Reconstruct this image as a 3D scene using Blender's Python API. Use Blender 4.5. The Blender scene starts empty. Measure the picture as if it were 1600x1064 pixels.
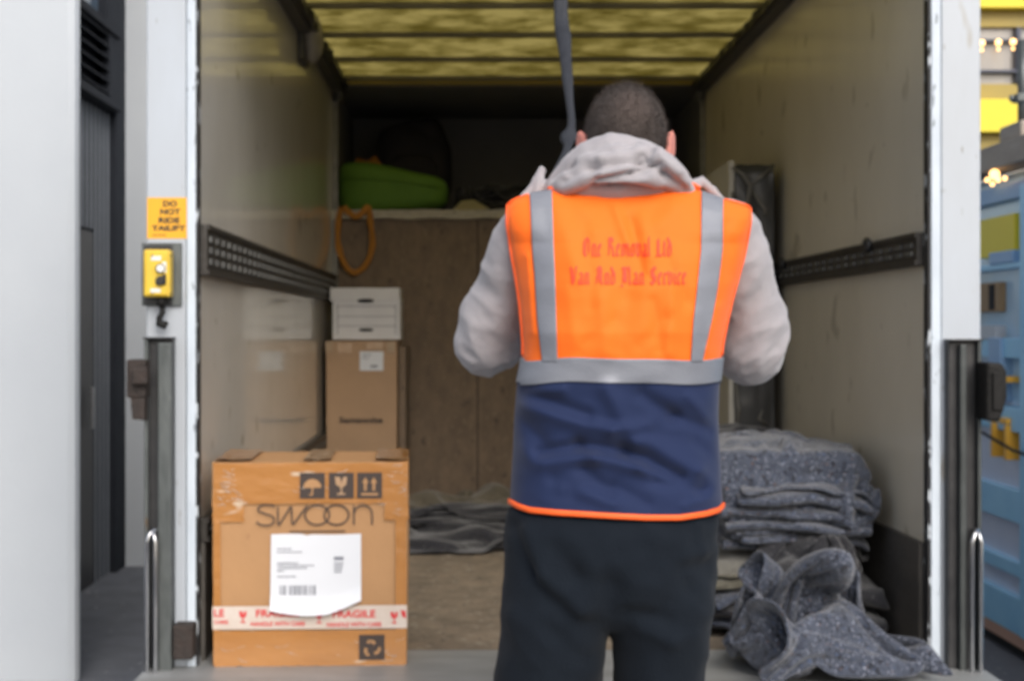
import bpy, bmesh, math, random
import numpy as np
from mathutils import Vector, Matrix, noise
from mathutils.bvhtree import BVHTree
R = math.radians
rnd = random.Random(7)
SC = bpy.context.scene
C = SC.collection

# ---------------------------------------------------------------- camera
CAMZ = 1.6
cam_d = bpy.data.cameras.new('camera')
cam = bpy.data.objects.new('camera', cam_d)
C.objects.link(cam)
cam.location = (0, 0, CAMZ)
cam.rotation_euler = (R(90), 0, 0)
cam_d.sensor_width = 36
cam_d.lens = 36 * 2234 / 1600
cam_d.shift_x = 60 / 1600
cam_d.shift_y = -17 / 1600
cam_d.clip_start = .05
cam_d.clip_end = 500
cam_d.dof.use_dof = True
cam_d.dof.focus_distance = .9
cam_d.dof.aperture_fstop = 15.5
SC.camera = cam

# ---------------------------------------------------------------- world, sun, exposure
SUN_EL, SUN_AZ = 36, 163          # high thin overcast, light from behind the camera
world = bpy.data.worlds.new('World')
SC.world = world
world.use_nodes = True
nt = world.node_tree
bg = nt.nodes['Background']
sky = nt.nodes.new('ShaderNodeTexSky')
sky.sky_type = 'NISHITA'
sky.sun_disc = False
sky.sun_elevation = R(SUN_EL)
sky.sun_rotation = R(SUN_AZ)
sky.air_density = 1.0
sky.dust_density = 4.0
hs = nt.nodes.new('ShaderNodeHueSaturation')
hs.inputs['Saturation'].default_value = .62
nt.links.new(sky.outputs[0], hs.inputs['Color'])
nt.links.new(hs.outputs[0], bg.inputs['Color'])
bg.inputs['Strength'].default_value = .14
sl = bpy.data.lights.new('sun', 'SUN')
sl.energy = .9
sl.angle = R(35)
sl.color = (1.0, .985, .965)
sun = bpy.data.objects.new('sun', sl)
C.objects.link(sun)
_e, _a = R(SUN_EL), R(SUN_AZ)
_dir = Vector((math.sin(_a) * math.cos(_e), math.cos(_a) * math.cos(_e), math.sin(_e)))
sun.rotation_euler = _dir.to_track_quat('Z', 'Y').to_euler()
SC.view_settings.view_transform = 'Standard'
SC.view_settings.look = 'None'
SC.view_settings.exposure = .50
SC.view_settings.gamma = 1
SC.cycles.max_bounces = 10
SC.cycles.diffuse_bounces = 6
SC.cycles.glossy_bounces = 4
SC.cycles.transmission_bounces = 6
SC.cycles.use_denoising = True

# ---------------------------------------------------------------- materials
def srgb(*c):
    return tuple((x / 255 / 12.92 if x / 255 <= .04045 else ((x / 255 + .055) / 1.055) ** 2.4) for x in c)

def mat(name, col, rough=.6, metal=0., var=None, scale=6., vmix=.5, detail=6., bump=0., bscale=60.,
        coat=0., sheen=0., flecks=None, stretch=(1, 1, 1), spec=.5, thresh=None, subs=0, coatr=.08):
    """col base; var: second colour mixed in by noise; thresh=(lo,hi) sharpens the mix; flecks: list of (colour, scale, cut)"""
    m = bpy.data.materials.new(name)
    m.use_nodes = True
    t = m.node_tree
    p = t.nodes['Principled BSDF']
    p.inputs['Roughness'].default_value = rough
    p.inputs['Metallic'].default_value = metal
    p.inputs['Specular IOR Level'].default_value = spec
    p.inputs['Coat Weight'].default_value = coat
    p.inputs['Coat Roughness'].default_value = coatr
    p.inputs['Sheen Weight'].default_value = sheen
    tc = t.nodes.new('ShaderNodeTexCoord')
    mp = t.nodes.new('ShaderNodeMapping')
    mp.inputs['Scale'].default_value = stretch
    t.links.new(tc.outputs['Object'], mp.inputs[0])
    src = None
    if var is not None:
        n = t.nodes.new('ShaderNodeTexNoise')
        n.inputs['Scale'].default_value = scale
        n.inputs['Detail'].default_value = detail
        n.inputs['Roughness'].default_value = .62
        t.links.new(mp.outputs[0], n.inputs['Vector'])
        r = t.nodes.new('ShaderNodeMapRange')
        lo, hi = thresh or (.5 - .28 , .5 + .28)
        r.inputs[1].default_value = lo
        r.inputs[2].default_value = hi
        r.inputs[3].default_value = 0
        r.inputs[4].default_value = vmix * 2 if vmix <= .5 else 1
        t.links.new(n.outputs['Fac'], r.inputs[0])
        mx = t.nodes.new('ShaderNodeMix')
        mx.data_type = 'RGBA'
        mx.inputs[6].default_value = (*col, 1)
        mx.inputs[7].default_value = (*var, 1)
        t.links.new(r.outputs[0], mx.inputs[0])
        src = mx.outputs[2]
    for fc, fs, cut in (flecks or []):
        v = t.nodes.new('ShaderNodeTexNoise')
        v.inputs['Scale'].default_value = fs
        v.inputs['Detail'].default_value = 2
        off = t.nodes.new('ShaderNodeVectorMath')
        off.operation = 'ADD'
        off.inputs[1].default_value = (fs * .013, fc[0] * 7, fc[2] * 5)
        t.links.new(mp.outputs[0], off.inputs[0])
        t.links.new(off.outputs[0], v.inputs['Vector'])
        r = t.nodes.new('ShaderNodeMapRange')
        r.inputs[1].default_value = cut
        r.inputs[2].default_value = cut + .06
        t.links.new(v.outputs['Fac'], r.inputs[0])
        mx = t.nodes.new('ShaderNodeMix')
        mx.data_type = 'RGBA'
        if src is None:
            mx.inputs[6].default_value = (*col, 1)
        else:
            t.links.new(src, mx.inputs[6])
        mx.inputs[7].default_value = (*fc, 1)
        t.links.new(r.outputs[0], mx.inputs[0])
        src = mx.outputs[2]
    if src is None:
        p.inputs['Base Color'].default_value = (*col, 1)
    else:
        t.links.new(src, p.inputs['Base Color'])
    if bump:
        n = t.nodes.new('ShaderNodeTexNoise')
        n.inputs['Scale'].default_value = bscale
        n.inputs['Detail'].default_value = 4
        t.links.new(mp.outputs[0], n.inputs['Vector'])
        b = t.nodes.new('ShaderNodeBump')
        b.inputs['Strength'].default_value = bump
        b.inputs['Distance'].default_value = .01
        t.links.new(n.outputs['Fac'], b.inputs['Height'])
        t.links.new(b.outputs[0], p.inputs['Normal'])
    return m

M = {}
M['pillar'] = mat('painted_render', (.505, .54, .575), .6, var=(.465, .50, .54), scale=2.2, bump=.08, bscale=90)
M['asphalt'] = mat('asphalt', (.13, .135, .15), .85, var=(.085, .09, .105), scale=3, bump=.6, bscale=240,
                   flecks=[((.5, .5, .48), 26, .70)])
M['pave'] = mat('pavement_grey', (.19, .20, .22), .85, var=(.12, .125, .14), scale=5, bump=.5, bscale=160,
                flecks=[((.62, .61, .58), 17, .71), ((.5, .46, .4), 30, .74)])
M['dark_clad'] = mat('dark_metal_cladding', (.020, .023, .030), .75, 0, var=(.028, .032, .04), scale=8, spec=.15)
M['glass_dark'] = mat('window_glass', (.10, .14, .19), .08, 0, spec=.8)
M['van_white'] = mat('van_white_paint', (.455, .505, .57), .36, var=(.375, .40, .43), scale=3.5, vmix=.5, coat=.3,
                     flecks=[((.33, .32, .30), 12, .67), ((.22, .21, .20), 38, .72)], stretch=(1, 1, .3), bump=.03, bscale=30)
M['van_rim'] = mat('worn_white_trim', (.62, .69, .76), .45, var=(.47, .53, .60), scale=22, stretch=(1, 1, .25), bump=.2,
                   flecks=[((.20, .23, .27), 60, .66)])
M['gasket'] = mat('worn_dark_edge', (.02, .02, .022), .6, flecks=[((.5, .54, .58), 34, .60)], stretch=(1, 1, .5))
M['grp'] = mat('van_inner_wall', (.78, .76, .71), .30, var=(.64, .61, .55), scale=2.6, vmix=.5, coat=.9, coatr=.06,
               flecks=[((.40, .36, .29), 7.5, .68), ((.3, .26, .2), 21, .74), ((.62, .58, .5), 5, .72)], bump=.04, bscale=3.5,
               stretch=(1, 1, .8))
M['grp_r'] = mat('van_inner_wall_scuffed_shaded', (.70, .65, .55), .42, var=(.58, .535, .44), scale=2.2, vmix=.5, coat=.45, coatr=.16,
                 flecks=[((.42, .38, .30), 7.5, .66), ((.2, .16, .13), 19, .735), ((.66, .61, .5), 4.4, .67)], bump=.04, bscale=3.5,
                 stretch=(1, 1, .7))  # same sheet as the left wall; scuffs, plus its shade put into the colour
M['alu'] = mat('aluminium', (.42, .43, .44), .45, .75, var=(.22, .22, .22), scale=30, bump=.2, bscale=90)
M['alu_dull'] = mat('dull_aluminium_trim', (.30, .30, .28), .55, .4, var=(.16, .155, .14), scale=18)
M['galv'] = mat('galvanised_steel', (.15, .165, .165), .45, .5, var=(.06, .068, .068), scale=24, stretch=(1, 1, .35),
                flecks=[((.12, .08, .05), 22, .66)], bump=.15, bscale=70)
M['galv_dark'] = mat('dark_weathered_steel', (.085, .095, .095), .5, .4, var=(.03, .034, .035), scale=24, stretch=(1, 1, .35), bump=.15, bscale=70)
M['black_steel'] = mat('black_steel', (.018, .019, .022), .4, .3, var=(.05, .05, .052), scale=16)
M['chrome'] = mat('polished_steel', (.62, .63, .65), .2, 1., var=(.35, .35, .36), scale=40, stretch=(1, 1, .1))
M['rubber'] = mat('black_rubber', (.008, .008, .008), .6, var=(.018, .017, .016), scale=30, bump=.3, bscale=60, spec=.2)
M['rusty'] = mat('rusty_steel', (.022, .020, .019), .75, .1, var=(.045, .030, .024), scale=35, bump=.5, bscale=80)
M['rail'] = mat('cargo_rail_steel', (.075, .07, .064), .5, .4, var=(.04, .036, .032), scale=20, bump=.2)
M['rail_slots'] = mat('cargo_rail_worn_steel', (.18, .185, .18), .5, .4, var=(.07, .07, .07), scale=24)
M['kick'] = mat('dark_kick_board', (.05, .047, .042), .7, var=(.10, .09, .08), scale=9, stretch=(1, .3, 1), bump=.3)
M['floor'] = mat('van_floor_plywood', (.27, .215, .155), .8, var=(.10, .08, .06), scale=9, stretch=(1, 1, 1), vmix=.5,
                 flecks=[((.27, .24, .19), 26, .62), ((.05, .045, .04), 34, .66)], bump=.3, bscale=70)
M['sill'] = mat('aluminium_sill', (.42, .43, .43), .5, .35, var=(.24, .245, .24), scale=12, stretch=(.3, 1, 1), bump=.2, bscale=90)
M['ply'] = mat('bulkhead_board', (.255, .185, .125), .75, var=(.15, .11, .078), scale=17, vmix=.5,
               flecks=[((.25, .19, .13), 46, .62), ((.12, .09, .065), 30, .66)], bump=.35, bscale=60, stretch=(1, 1, .55))
M['luton'] = mat('dark_luton_lining', (.20, .195, .185), .9, var=(.15, .145, .14), scale=3)
M['shelf'] = mat('chipped_cream_shelf_edge', (.52, .49, .41), .6, var=(.36, .33, .27), scale=26, bump=.3,
                 flecks=[((.06, .055, .05), 22, .70)])
M['track'] = mat('shutter_track', (.12, .118, .11), .6, .2, var=(.07, .07, .068), scale=16)
M['rib'] = mat('roof_rib', (.20, .185, .13), .6, .1, var=(.28, .26, .18), scale=12)
M['clad_rib'] = mat('lit_cladding_rib', (.20, .215, .24), .75, 0, var=(.16, .175, .19), scale=9, spec=.2)  # same cladding; light caught by the ribs is put into this paler tone
M['ceiling_lamp'] = mat('grey_lamp_plastic', (.34, .32, .30), .5, var=(.22, .21, .2), scale=20)
M['yellow'] = mat('yellow_plastic', (.80, .56, .045), .38, var=(.62, .42, .04), scale=24, coat=.2)
M['sticker'] = mat('orange_yellow_sticker', (.86, .42, .012), .45, var=(.74, .36, .02), scale=20)
M['ink'] = mat('black_ink', (.022, .02, .02), .6)
M['ink_grey'] = mat('grey_ink', (.22, .23, .27), .7)
M['ink_brown'] = mat('faded_black_ink', (.050, .034, .028), .6)
M['ink_red'] = mat('red_ink', (.62, .04, .045), .6)
M['white_plastic'] = mat('white_plastic', (.74, .74, .70), .4)
M['black_plastic'] = mat('black_plastic', (.014, .014, .015), .35)
M['carton'] = mat('brown_cardboard', (.455, .25, .112), .72, var=(.39, .213, .095), scale=5, bump=.12, bscale=34,
                  flecks=[((.36, .19, .085), 16, .70)])
M['carton_pale'] = mat('pale_brown_cardboard', (.46, .30, .18), .78, var=(.39, .255, .155), scale=6, bump=.15, bscale=30)
M['carton_white'] = mat('white_cardboard', (.78, .78, .80), .7, var=(.68, .68, .70), scale=7, bump=.1, bscale=30)
M['tape_brown'] = mat('glossy_brown_tape', (.46, .205, .055), .22, var=(.39, .165, .04), scale=9, coat=.8, coatr=.15,
                      bump=.5, bscale=15, stretch=(.6, 1, 1.7), flecks=[((.60, .46, .33), 13, .665)])
M['tape_dark'] = mat('dark_crinkled_tape', (.38, .21, .10), .3, var=(.54, .38, .24), scale=14, coat=.8, coatr=.12, bump=.7, bscale=22)
M['tape_pale'] = mat('pale_brown_tape', (.42, .29, .17), .3, var=(.34, .23, .13), scale=14, coat=.5)
M['tape_white'] = mat('white_warning_tape', (.68, .60, .54), .3, var=(.58, .48, .40), scale=16, coat=.5, bump=.25, bscale=20)
M['film'] = mat('crumpled_film_highlights', (.62, .55, .47), .15, coat=1., bump=.6, bscale=30)
M['paper'] = mat('white_paper', (.70, .72, .76), .6, bump=.05, bscale=10)
def felt(name, a, b, fl):
    return mat(name, a, .95, var=b, scale=42, detail=3, vmix=.5, sheen=.3, bump=.6, bscale=130, flecks=fl, spec=.2)
M['felt'] = felt('grey_recycled_felt', (.078, .090, .122), (.030, .036, .054),
                 [((.25, .27, .33), 150, .605), ((.022, .025, .034), 70, .57), ((.15, .10, .09), 90, .67), ((.06, .09, .17), 70, .67)])
M['felt_dark'] = felt('dark_grey_felt', (.030, .031, .036), (.016, .016, .020), [((.11, .105, .11), 110, .64)])
M['felt_olive'] = felt('olive_brown_felt', (.13, .122, .092), (.075, .068, .052), [((.26, .25, .2), 150, .64)])
M['felt_tan'] = felt('tan_brown_felt', (.15, .13, .095), (.085, .073, .055), [((.22, .19, .14), 110, .64)])
M['black_cloth'] = mat('black_cloth', (.014, .013, .017), .9, var=(.03, .026, .03), scale=14, bump=.4, bscale=30)
M['green_cloth'] = mat('lime_green_nylon', (.125, .26, .03), .75, var=(.09, .20, .022), scale=7, bump=.25, bscale=18)
M['orange_web'] = mat('orange_webbing', (.50, .215, .03), .8, var=(.34, .14, .02), scale=30, bump=.3, bscale=120)
M['strap'] = mat('dark_webbing', (.015, .017, .024), .7, var=(.034, .038, .048), scale=30, stretch=(3, 1, .5), bump=.5, bscale=120)
M['cream'] = mat('cream_card', (.46, .42, .27), .7)
M['wrap_black'] = mat('black_wrap', (.022, .023, .025), .5, var=(.05, .05, .05), scale=7, coat=.15, bump=.5, bscale=9)
M['board_grey'] = mat('pale_grey_board', (.52, .50, .44), .8, var=(.42, .40, .35), scale=8)
M['film_fold'] = mat('grey_plastic_film_fold', (.14, .135, .12), .6, var=(.09, .085, .075), scale=12, coat=.1)
# clothing and skin
M['vest'] = mat('fluorescent_orange_polyester', (1.0, .165, .010), .7, sheen=.1, spec=.3, bump=.06, bscale=400)
M['reflect'] = mat('grey_reflective_tape', (.235, .25, .285), .5, .1, var=(.20, .21, .245), scale=14, bump=.1, bscale=240)
M['navy'] = mat('navy_polyester', (.011, .021, .068), .8, spec=.25, sheen=.12, bump=.05, bscale=400)
M['hem'] = mat('orange_binding', (.95, .13, .018), .6)
M['letter'] = mat('faded_red_print', (.74, .060, .020), .7)
M['hoodie'] = mat('pale_grey_fleece', (.375, .357, .375), .95, var=(.33, .312, .333), scale=20, sheen=.3, bump=.15, bscale=300)
M['trouser'] = mat('charcoal_navy_jersey', (.0095, .0135, .020), .95, var=(.006, .009, .014), scale=9, sheen=.04, spec=.15, bump=.2, bscale=200)
M['skin'] = mat('skin', (.58, .24, .19), .55, var=(.52, .18, .15), scale=16)
M['hair'] = mat('short_brown_hair', (.034, .025, .021), .8, var=(.080, .062, .054), scale=20, bump=.8, bscale=260)
M['shoe'] = mat('black_shoe', (.02, .02, .02), .5)
M['sole'] = mat('white_shoe_sole', (.5, .5, .48), .6)
# right hand background
M['stall_blue'] = mat('blue_painted_metal', (.34, .66, .88), .4, var=(.24, .54, .80), scale=4, coat=.2)
M['stall_pale'] = mat('pale_blue_painted_metal', (.30, .46, .66), .45, var=(.2, .36, .58), scale=5)
M['stall_panel'] = mat('milky_lilac_panel', (.66, .70, .82), .3, var=(.52, .60, .76), scale=3, coat=.4)
M['stall_pane'] = mat('blue_clear_sheet', (.36, .60, .82), .18, var=(.52, .66, .76), scale=2.6, coat=.6, bump=.4, bscale=4)
M['beam'] = mat('weathered_timber', (.42, .37, .31), .8, var=(.28, .24, .2), scale=10, stretch=(1, .3, 1), bump=.3)
M['bldg_yellow'] = mat('yellow_panel', (.78, .64, .035), .5, var=(.74, .60, .03), scale=1)
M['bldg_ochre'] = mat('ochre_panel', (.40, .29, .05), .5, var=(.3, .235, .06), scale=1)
M['bldg_glass'] = mat('grey_curtained_glass', (.26, .25, .25), .2, var=(.38, .35, .30), scale=1.6, stretch=(5, 1, .2), coat=.3)
M['bldg_frame'] = mat('dark_blue_frame', (.06, .07, .11), .5)
M['peach'] = mat('peach_kerb', (.50, .30, .22), .8)
M['latch'] = mat('amber_latch', (.85, .45, .05), .4)
M['wood_pole'] = mat('timber_slats', (.40, .27, .14), .7, var=(.2, .13, .07), scale=20, stretch=(8, 8, .4))
M['black_gap'] = mat('black_interior', (.012, .012, .014), .9)
M['cream_wall'] = mat('pale_concrete', (.45, .44, .41), .8, var=(.36, .35, .33), scale=1.5)
m = mat('warm_bulb', (.9, .6, .3), .4)
m.node_tree.nodes['Principled BSDF'].inputs['Emission Color'].default_value = (1, .55, .2, 1)
m.node_tree.nodes['Principled BSDF'].inputs['Emission Strength'].default_value = 2.4
M['bulb'] = m
# translucent GRP roof sheet: daylight filters through it
m = bpy.data.materials.new('translucent_roof_sheet')
m.use_nodes = True
t = m.node_tree
p = t.nodes['Principled BSDF']
out = t.nodes['Material Output']
tc = t.nodes.new('ShaderNodeTexCoord')
n1 = t.nodes.new('ShaderNodeTexNoise'); n1.inputs['Scale'].default_value = 5.5; n1.inputs['Detail'].default_value = 8
n1.inputs['Roughness'].default_value = .65
t.links.new(tc.outputs['Object'], n1.inputs['Vector'])
cr = t.nodes.new('ShaderNodeValToRGB')
cr.color_ramp.elements[0].position = .38; cr.color_ramp.elements[0].color = (.33, .29, .12, 1)
cr.color_ramp.elements[1].position = .60; cr.color_ramp.elements[1].color = (.60, .54, .30, 1)
t.links.new(n1.outputs['Fac'], cr.inputs[0])
tr = t.nodes.new('ShaderNodeBsdfTranslucent')
t.links.new(cr.outputs[0], tr.inputs['Color'])
t.links.new(cr.outputs[0], p.inputs['Base Color'])
p.inputs['Roughness'].default_value = .4
mx = t.nodes.new('ShaderNodeMixShader'); mx.inputs[0].default_value = .84
t.links.new(p.outputs[0], mx.inputs[1]); t.links.new(tr.outputs[0], mx.inputs[2])
t.links.new(mx.outputs[0], out.inputs['Surface'])
M['roof'] = m
# hair thins towards the crown: scalp shows through
m = M['hair']

# ---------------------------------------------------------------- geometry helpers
class MB:
    def __init__(s): s.v = []; s.f = []
    def add(s, v, f):
        o = len(s.v); s.v += [tuple(p) for p in v]; s.f += [tuple(i + o for i in q) for q in f]; return s
    def box(s, x0, x1, y0, y1, z0, z1, b=0.):
        if b <= 0:
            v = [(x, y, z) for x in (x0, x1) for y in (y0, y1) for z in (z0, z1)]
            return s.add(v, [(0, 1, 3, 2), (4, 6, 7, 5), (0, 4, 5, 1), (2, 3, 7, 6), (0, 2, 6, 4), (1, 5, 7, 3)])
        bm = bmesh.new()
        bmesh.ops.create_cube(bm, size=1)
        bmesh.ops.scale(bm, vec=(x1 - x0, y1 - y0, z1 - z0), verts=bm.verts)
        bmesh.ops.translate(bm, vec=((x0 + x1) / 2, (y0 + y1) / 2, (z0 + z1) / 2), verts=bm.verts)
        bmesh.ops.bevel(bm, geom=bm.edges[:], offset=b, segments=2, affect='EDGES', profile=.5)
        bm.verts.index_update()
        v = [x.co[:] for x in bm.verts]; f = [[y.index for y in q.verts] for q in bm.faces]
        bm.free()
        return s.add(v, f)
    def tube(s, pts, rad, n=10, cap=True, squash=1., side=None):
        """swept ring along pts; rad a number or list of r or (ra, rb)"""
        pts = [Vector(p) for p in pts]
        k = len(pts)
        if not isinstance(rad, (list, tuple)): rad = [rad] * k
        rings = []
        ref = Vector(side) if side else None
        prevu = None
        for i, p in enumerate(pts):
            d = (pts[min(i + 1, k - 1)] - pts[max(i - 1, 0)]).normalized()
            if prevu is None:
                u = ref or (Vector((0, 0, 1)) if abs(d.z) < .9 else Vector((1, 0, 0)))
            else: u = ref or prevu
            u = (u - d * u.dot(d)).normalized(); w = d.cross(u); prevu = u
            r = rad[i]; ra, rb = (r if isinstance(r, (tuple, list)) else (r, r * squash))
            rings.append([p + u * (ra * math.cos(2 * math.pi * a / n)) + w * (rb * math.sin(2 * math.pi * a / n)) for a in range(n)])
        v = [q for r_ in rings for q in r_]
        f = [(i * n + a, i * n + (a + 1) % n, (i + 1) * n + (a + 1) % n, (i + 1) * n + a) for i in range(k - 1) for a in range(n)]
        if cap: f += [tuple(range(n))[::-1], tuple((k - 1) * n + a for a in range(n))]
        return s.add(v, f)
    def cyl(s, p, q, r, n=16): return s.tube([p, q], r, n)
    def ball(s, c, r, nu=20, nv=14, rot=None):
        if not isinstance(r, (tuple, list)): r = (r, r, r)
        v = [(0, 0, -1)]
        for i in range(1, nv):
            a = math.pi * (i / nv - .5)
            for j in range(nu):
                b = 2 * math.pi * j / nu
                v.append((math.cos(a) * math.cos(b), math.cos(a) * math.sin(b), math.sin(a)))
        v.append((0, 0, 1))
        f = [(0, 1 + (j + 1) % nu, 1 + j) for j in range(nu)]
        for i in range(nv - 2):
            f += [(1 + i * nu + j, 1 + i * nu + (j + 1) % nu, 1 + (i + 1) * nu + (j + 1) % nu, 1 + (i + 1) * nu + j) for j in range(nu)]
        l = len(v) - 1
        f += [(l, 1 + (nv - 2) * nu + j, 1 + (nv - 2) * nu + (j + 1) % nu) for j in range(nu)]
        m_ = rot or Matrix.Identity(3)
        vv = [Vector(c) + m_ @ Vector((p[0] * r[0], p[1] * r[1], p[2] * r[2])) for p in v]
        return s.add(vv, f)
    def prism(s, pts2, y0, y1):
        """polygon in (x, z), extruded along y"""
        n = len(pts2)
        v = [(x, y0, z) for x, z in pts2] + [(x, y1, z) for x, z in pts2]
        f = [tuple(range(n)), tuple(range(2 * n - 1, n - 1, -1))] + [(i, i + n, (i + 1) % n + n, (i + 1) % n) for i in range(n)]
        return s.add(v, f)
    def quad(s, a, b, c, d): return s.add([a, b, c, d], [(0, 1, 2, 3)])

def world_loc(o):
    v = Vector((0, 0, 0))
    while o: v += o.location; o = o.parent
    return v

def build(name, mb, mt, parent=None, smooth=False, base=None, recalc=True):
    """one mesh object; geometry given in world coordinates"""
    org = world_loc(parent) if parent else Vector(base or (0, 0, 0))
    me = bpy.data.meshes.new(name)
    me.from_pydata([(p[0] - org.x, p[1] - org.y, p[2] - org.z) for p in mb.v], [], mb.f)
    if recalc:
        bm = bmesh.new(); bm.from_mesh(me); bmesh.ops.recalc_face_normals(bm, faces=bm.faces); bm.to_mesh(me); bm.free()
    me.materials.append(M[mt] if isinstance(mt, str) else mt)
    if smooth:
        for q in me.polygons: q.use_smooth = True
    o = bpy.data.objects.new(name, me)
    C.objects.link(o)
    if parent: o.parent = parent
    else: o.location = org
    return o

def tag(o, label, cat, group=None, kind=None):
    if label: o['label'] = label
    if cat: o['category'] = cat
    if group: o['group'] = group
    if kind: o['kind'] = kind
    return o

def thing(name, label, cat, loc=(0, 0, 0), group=None):
    o = bpy.data.objects.new(name, None)
    o.location = loc
    o.empty_display_size = .1
    C.objects.link(o)
    return tag(o, label, cat, group)

def shade(o, mods=()):
    for k, kw in mods:
        m_ = o.modifiers.new(k.lower(), k)
        for a, b in kw.items(): setattr(m_, a, b)
    return o

def P(px, py, Y):
    return Vector(((px - 740) * Y / 2234, Y, CAMZ - (py - 515) * Y / 2234))

_tc = {}
def text_mb(body, bold=0., spacing=1.):
    """flat letters as (x, y) mesh, measured"""
    key = (body, bold, spacing)
    if key in _tc: return _tc[key]
    cu = bpy.data.curves.new('txt', 'FONT')
    cu.body = body; cu.size = 1; cu.offset = bold; cu.align_x = 'CENTER'; cu.space_character = spacing
    cu.resolution_u = 3
    ob = bpy.data.objects.new('txt', cu)
    C.objects.link(ob)
    bpy.context.view_layer.update()
    me = bpy.data.meshes.new_from_object(ob.evaluated_get(bpy.context.evaluated_depsgraph_get()))
    v = [(p.co.x, p.co.y) for p in me.vertices]; f = [tuple(q.vertices) for q in me.polygons]
    bpy.data.objects.remove(ob); bpy.data.meshes.remove(me); bpy.data.curves.remove(cu)
    _tc[key] = (v, f)
    return v, f

def write(mb, body, rect, y, bold=0., spacing=1., flipx=False, fn=None):
    """letters fitted to rect (x0, x1, z0, z1) on the plane of constant y"""
    v, f = text_mb(body, bold, spacing)
    a0, a1 = min(p[0] for p in v), max(p[0] for p in v); b0, b1 = min(p[1] for p in v), max(p[1] for p in v)
    x0, x1, z0, z1 = rect
    pts = [(x0 + (p[0] - a0) / (a1 - a0) * (x1 - x0), y, z0 + (p[1] - b0) / (b1 - b0) * (z1 - z0)) for p in v]
    if fn: pts = [fn(*p) for p in pts]
    mb.add(pts, f)

def fuse(mb, voxel=.008, smooth=6, fac=.6, target=None):
    """union of overlapping closed shapes -> one continuous surface (MB)"""
    me = bpy.data.meshes.new('tmp'); me.from_pydata(mb.v, [], mb.f)
    bm = bmesh.new(); bm.from_mesh(me); bmesh.ops.recalc_face_normals(bm, faces=bm.faces); bm.to_mesh(me); bm.free()
    o = bpy.data.objects.new('tmp', me); C.objects.link(o)
    r = o.modifiers.new('r', 'REMESH'); r.mode = 'VOXEL'; r.voxel_size = voxel
    if smooth:
        s = o.modifiers.new('s', 'SMOOTH'); s.iterations = smooth; s.factor = fac
    bpy.context.view_layer.update()
    e = bpy.data.meshes.new_from_object(o.evaluated_get(bpy.context.evaluated_depsgraph_get()))
    q = MB(); q.v = [tuple(p.co) for p in e.vertices]; q.f = [tuple(p.vertices) for p in e.polygons]
    bpy.data.objects.remove(o); bpy.data.meshes.remove(me); bpy.data.meshes.remove(e)
    return q

def normals(mb):
    me = bpy.data.meshes.new('n'); me.from_pydata(mb.v, [], mb.f)
    bm = bmesh.new(); bm.from_mesh(me); bmesh.ops.recalc_face_normals(bm, faces=bm.faces); bm.to_mesh(me); bm.free()
    n = [tuple(v.normal) for v in me.vertices]
    bpy.data.meshes.remove(me)
    return n
def displace(mb, fn):
    ns = normals(mb)
    mb.v = [tuple(Vector(p) + Vector(n) * fn(Vector(p))) for p, n in zip(mb.v, ns)]
    return mb
def nz(x, y, z): return noise.noise(Vector((x, y, z)))
# ================================================================ SETTING
g = MB().quad((-150, -60, 0), (150, -60, 0), (150, 260, 0), (-150, 260, 0))
tag(build('ground', g, 'asphalt'), None, None, kind='structure')
g = MB().box(-14, -1.25, 5.2, 40, .004, .03)
tag(build('pavement', g, 'pave'), 'pale grey gritty pavement at the foot of the white pillars', None, kind='structure')

# ---- building on the left: white pillars, dark clad bay between them
bl = thing('building', 'white pillared building with dark ribbed cladding at the far left', 'building', (-2.6, 8, 0))
XW = -2.34
def pillar(y0, y1, xl, xr=-1.80, b=.012):
    m_ = MB().box(xl, xr, y0, y1, 0, 9, b)
    build('pillar', m_, 'pillar', bl)
pillar(6.35, 6.44, -6, -1.762, .04)
pillar(9.5, 9.95, -2.9)
pillar(12.7, 13.1, -2.9)
build('wall', MB().box(XW - .5, XW - .03, 6.63, 9.49, 0, 9), 'dark_clad', bl)
build('wall', MB().box(XW - .5, XW - .03, 9.96, 12.69, 0, 9), 'dark_clad', bl)
m_ = MB().box(XW - .03, XW - .02, 8.86, 9.24, .03, 2.99).box(XW - .03, XW - .02, 6.63, 8.859, 2.22, 2.99); r2_ = MB()
y = 6.7
while y < 9.22:                                   # ribbed cladding below the louvre
    z0 = 2.22 if y < 8.86 else .03
    r2_.add([(XW - .02, y, z0), (XW - .009, y + .015, z0), (XW - .02, y + .020, z0), (XW - .02, y, 2.99), (XW - .009, y + .015, 2.99), (XW - .02, y + .020, 2.99)], [(0, 1, 4, 3), (1, 2, 5, 4), (0, 3, 5, 2), (0, 2, 1), (3, 4, 5)]); y += .10
build('ribs', r2_, 'clad_rib', build('ribbed_panel', m_, 'dark_clad', bl))
build('corner_post', MB().box(XW - .03, XW + .03, 9.24, 9.49, .03, 8.9, .005), 'dark_clad', bl)
d = build('door', MB().box(XW - .028, XW - .012, 6.9, 8.84, .03, 2.2), 'black_steel', bl)
build('door_handle', MB().cyl((XW + .02, 8.7, 1.0), (XW + .02, 8.7, 1.25), .012), 'alu', d)
build('flange', MB().box(XW - .03, XW + .07, 6.63, 9.23, 3.0, 3.05).box(XW - .03, XW + .07, 6.63, 9.23, 3.47, 3.52), 'dark_clad', bl)
m_ = MB()
z = 3.08
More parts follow.
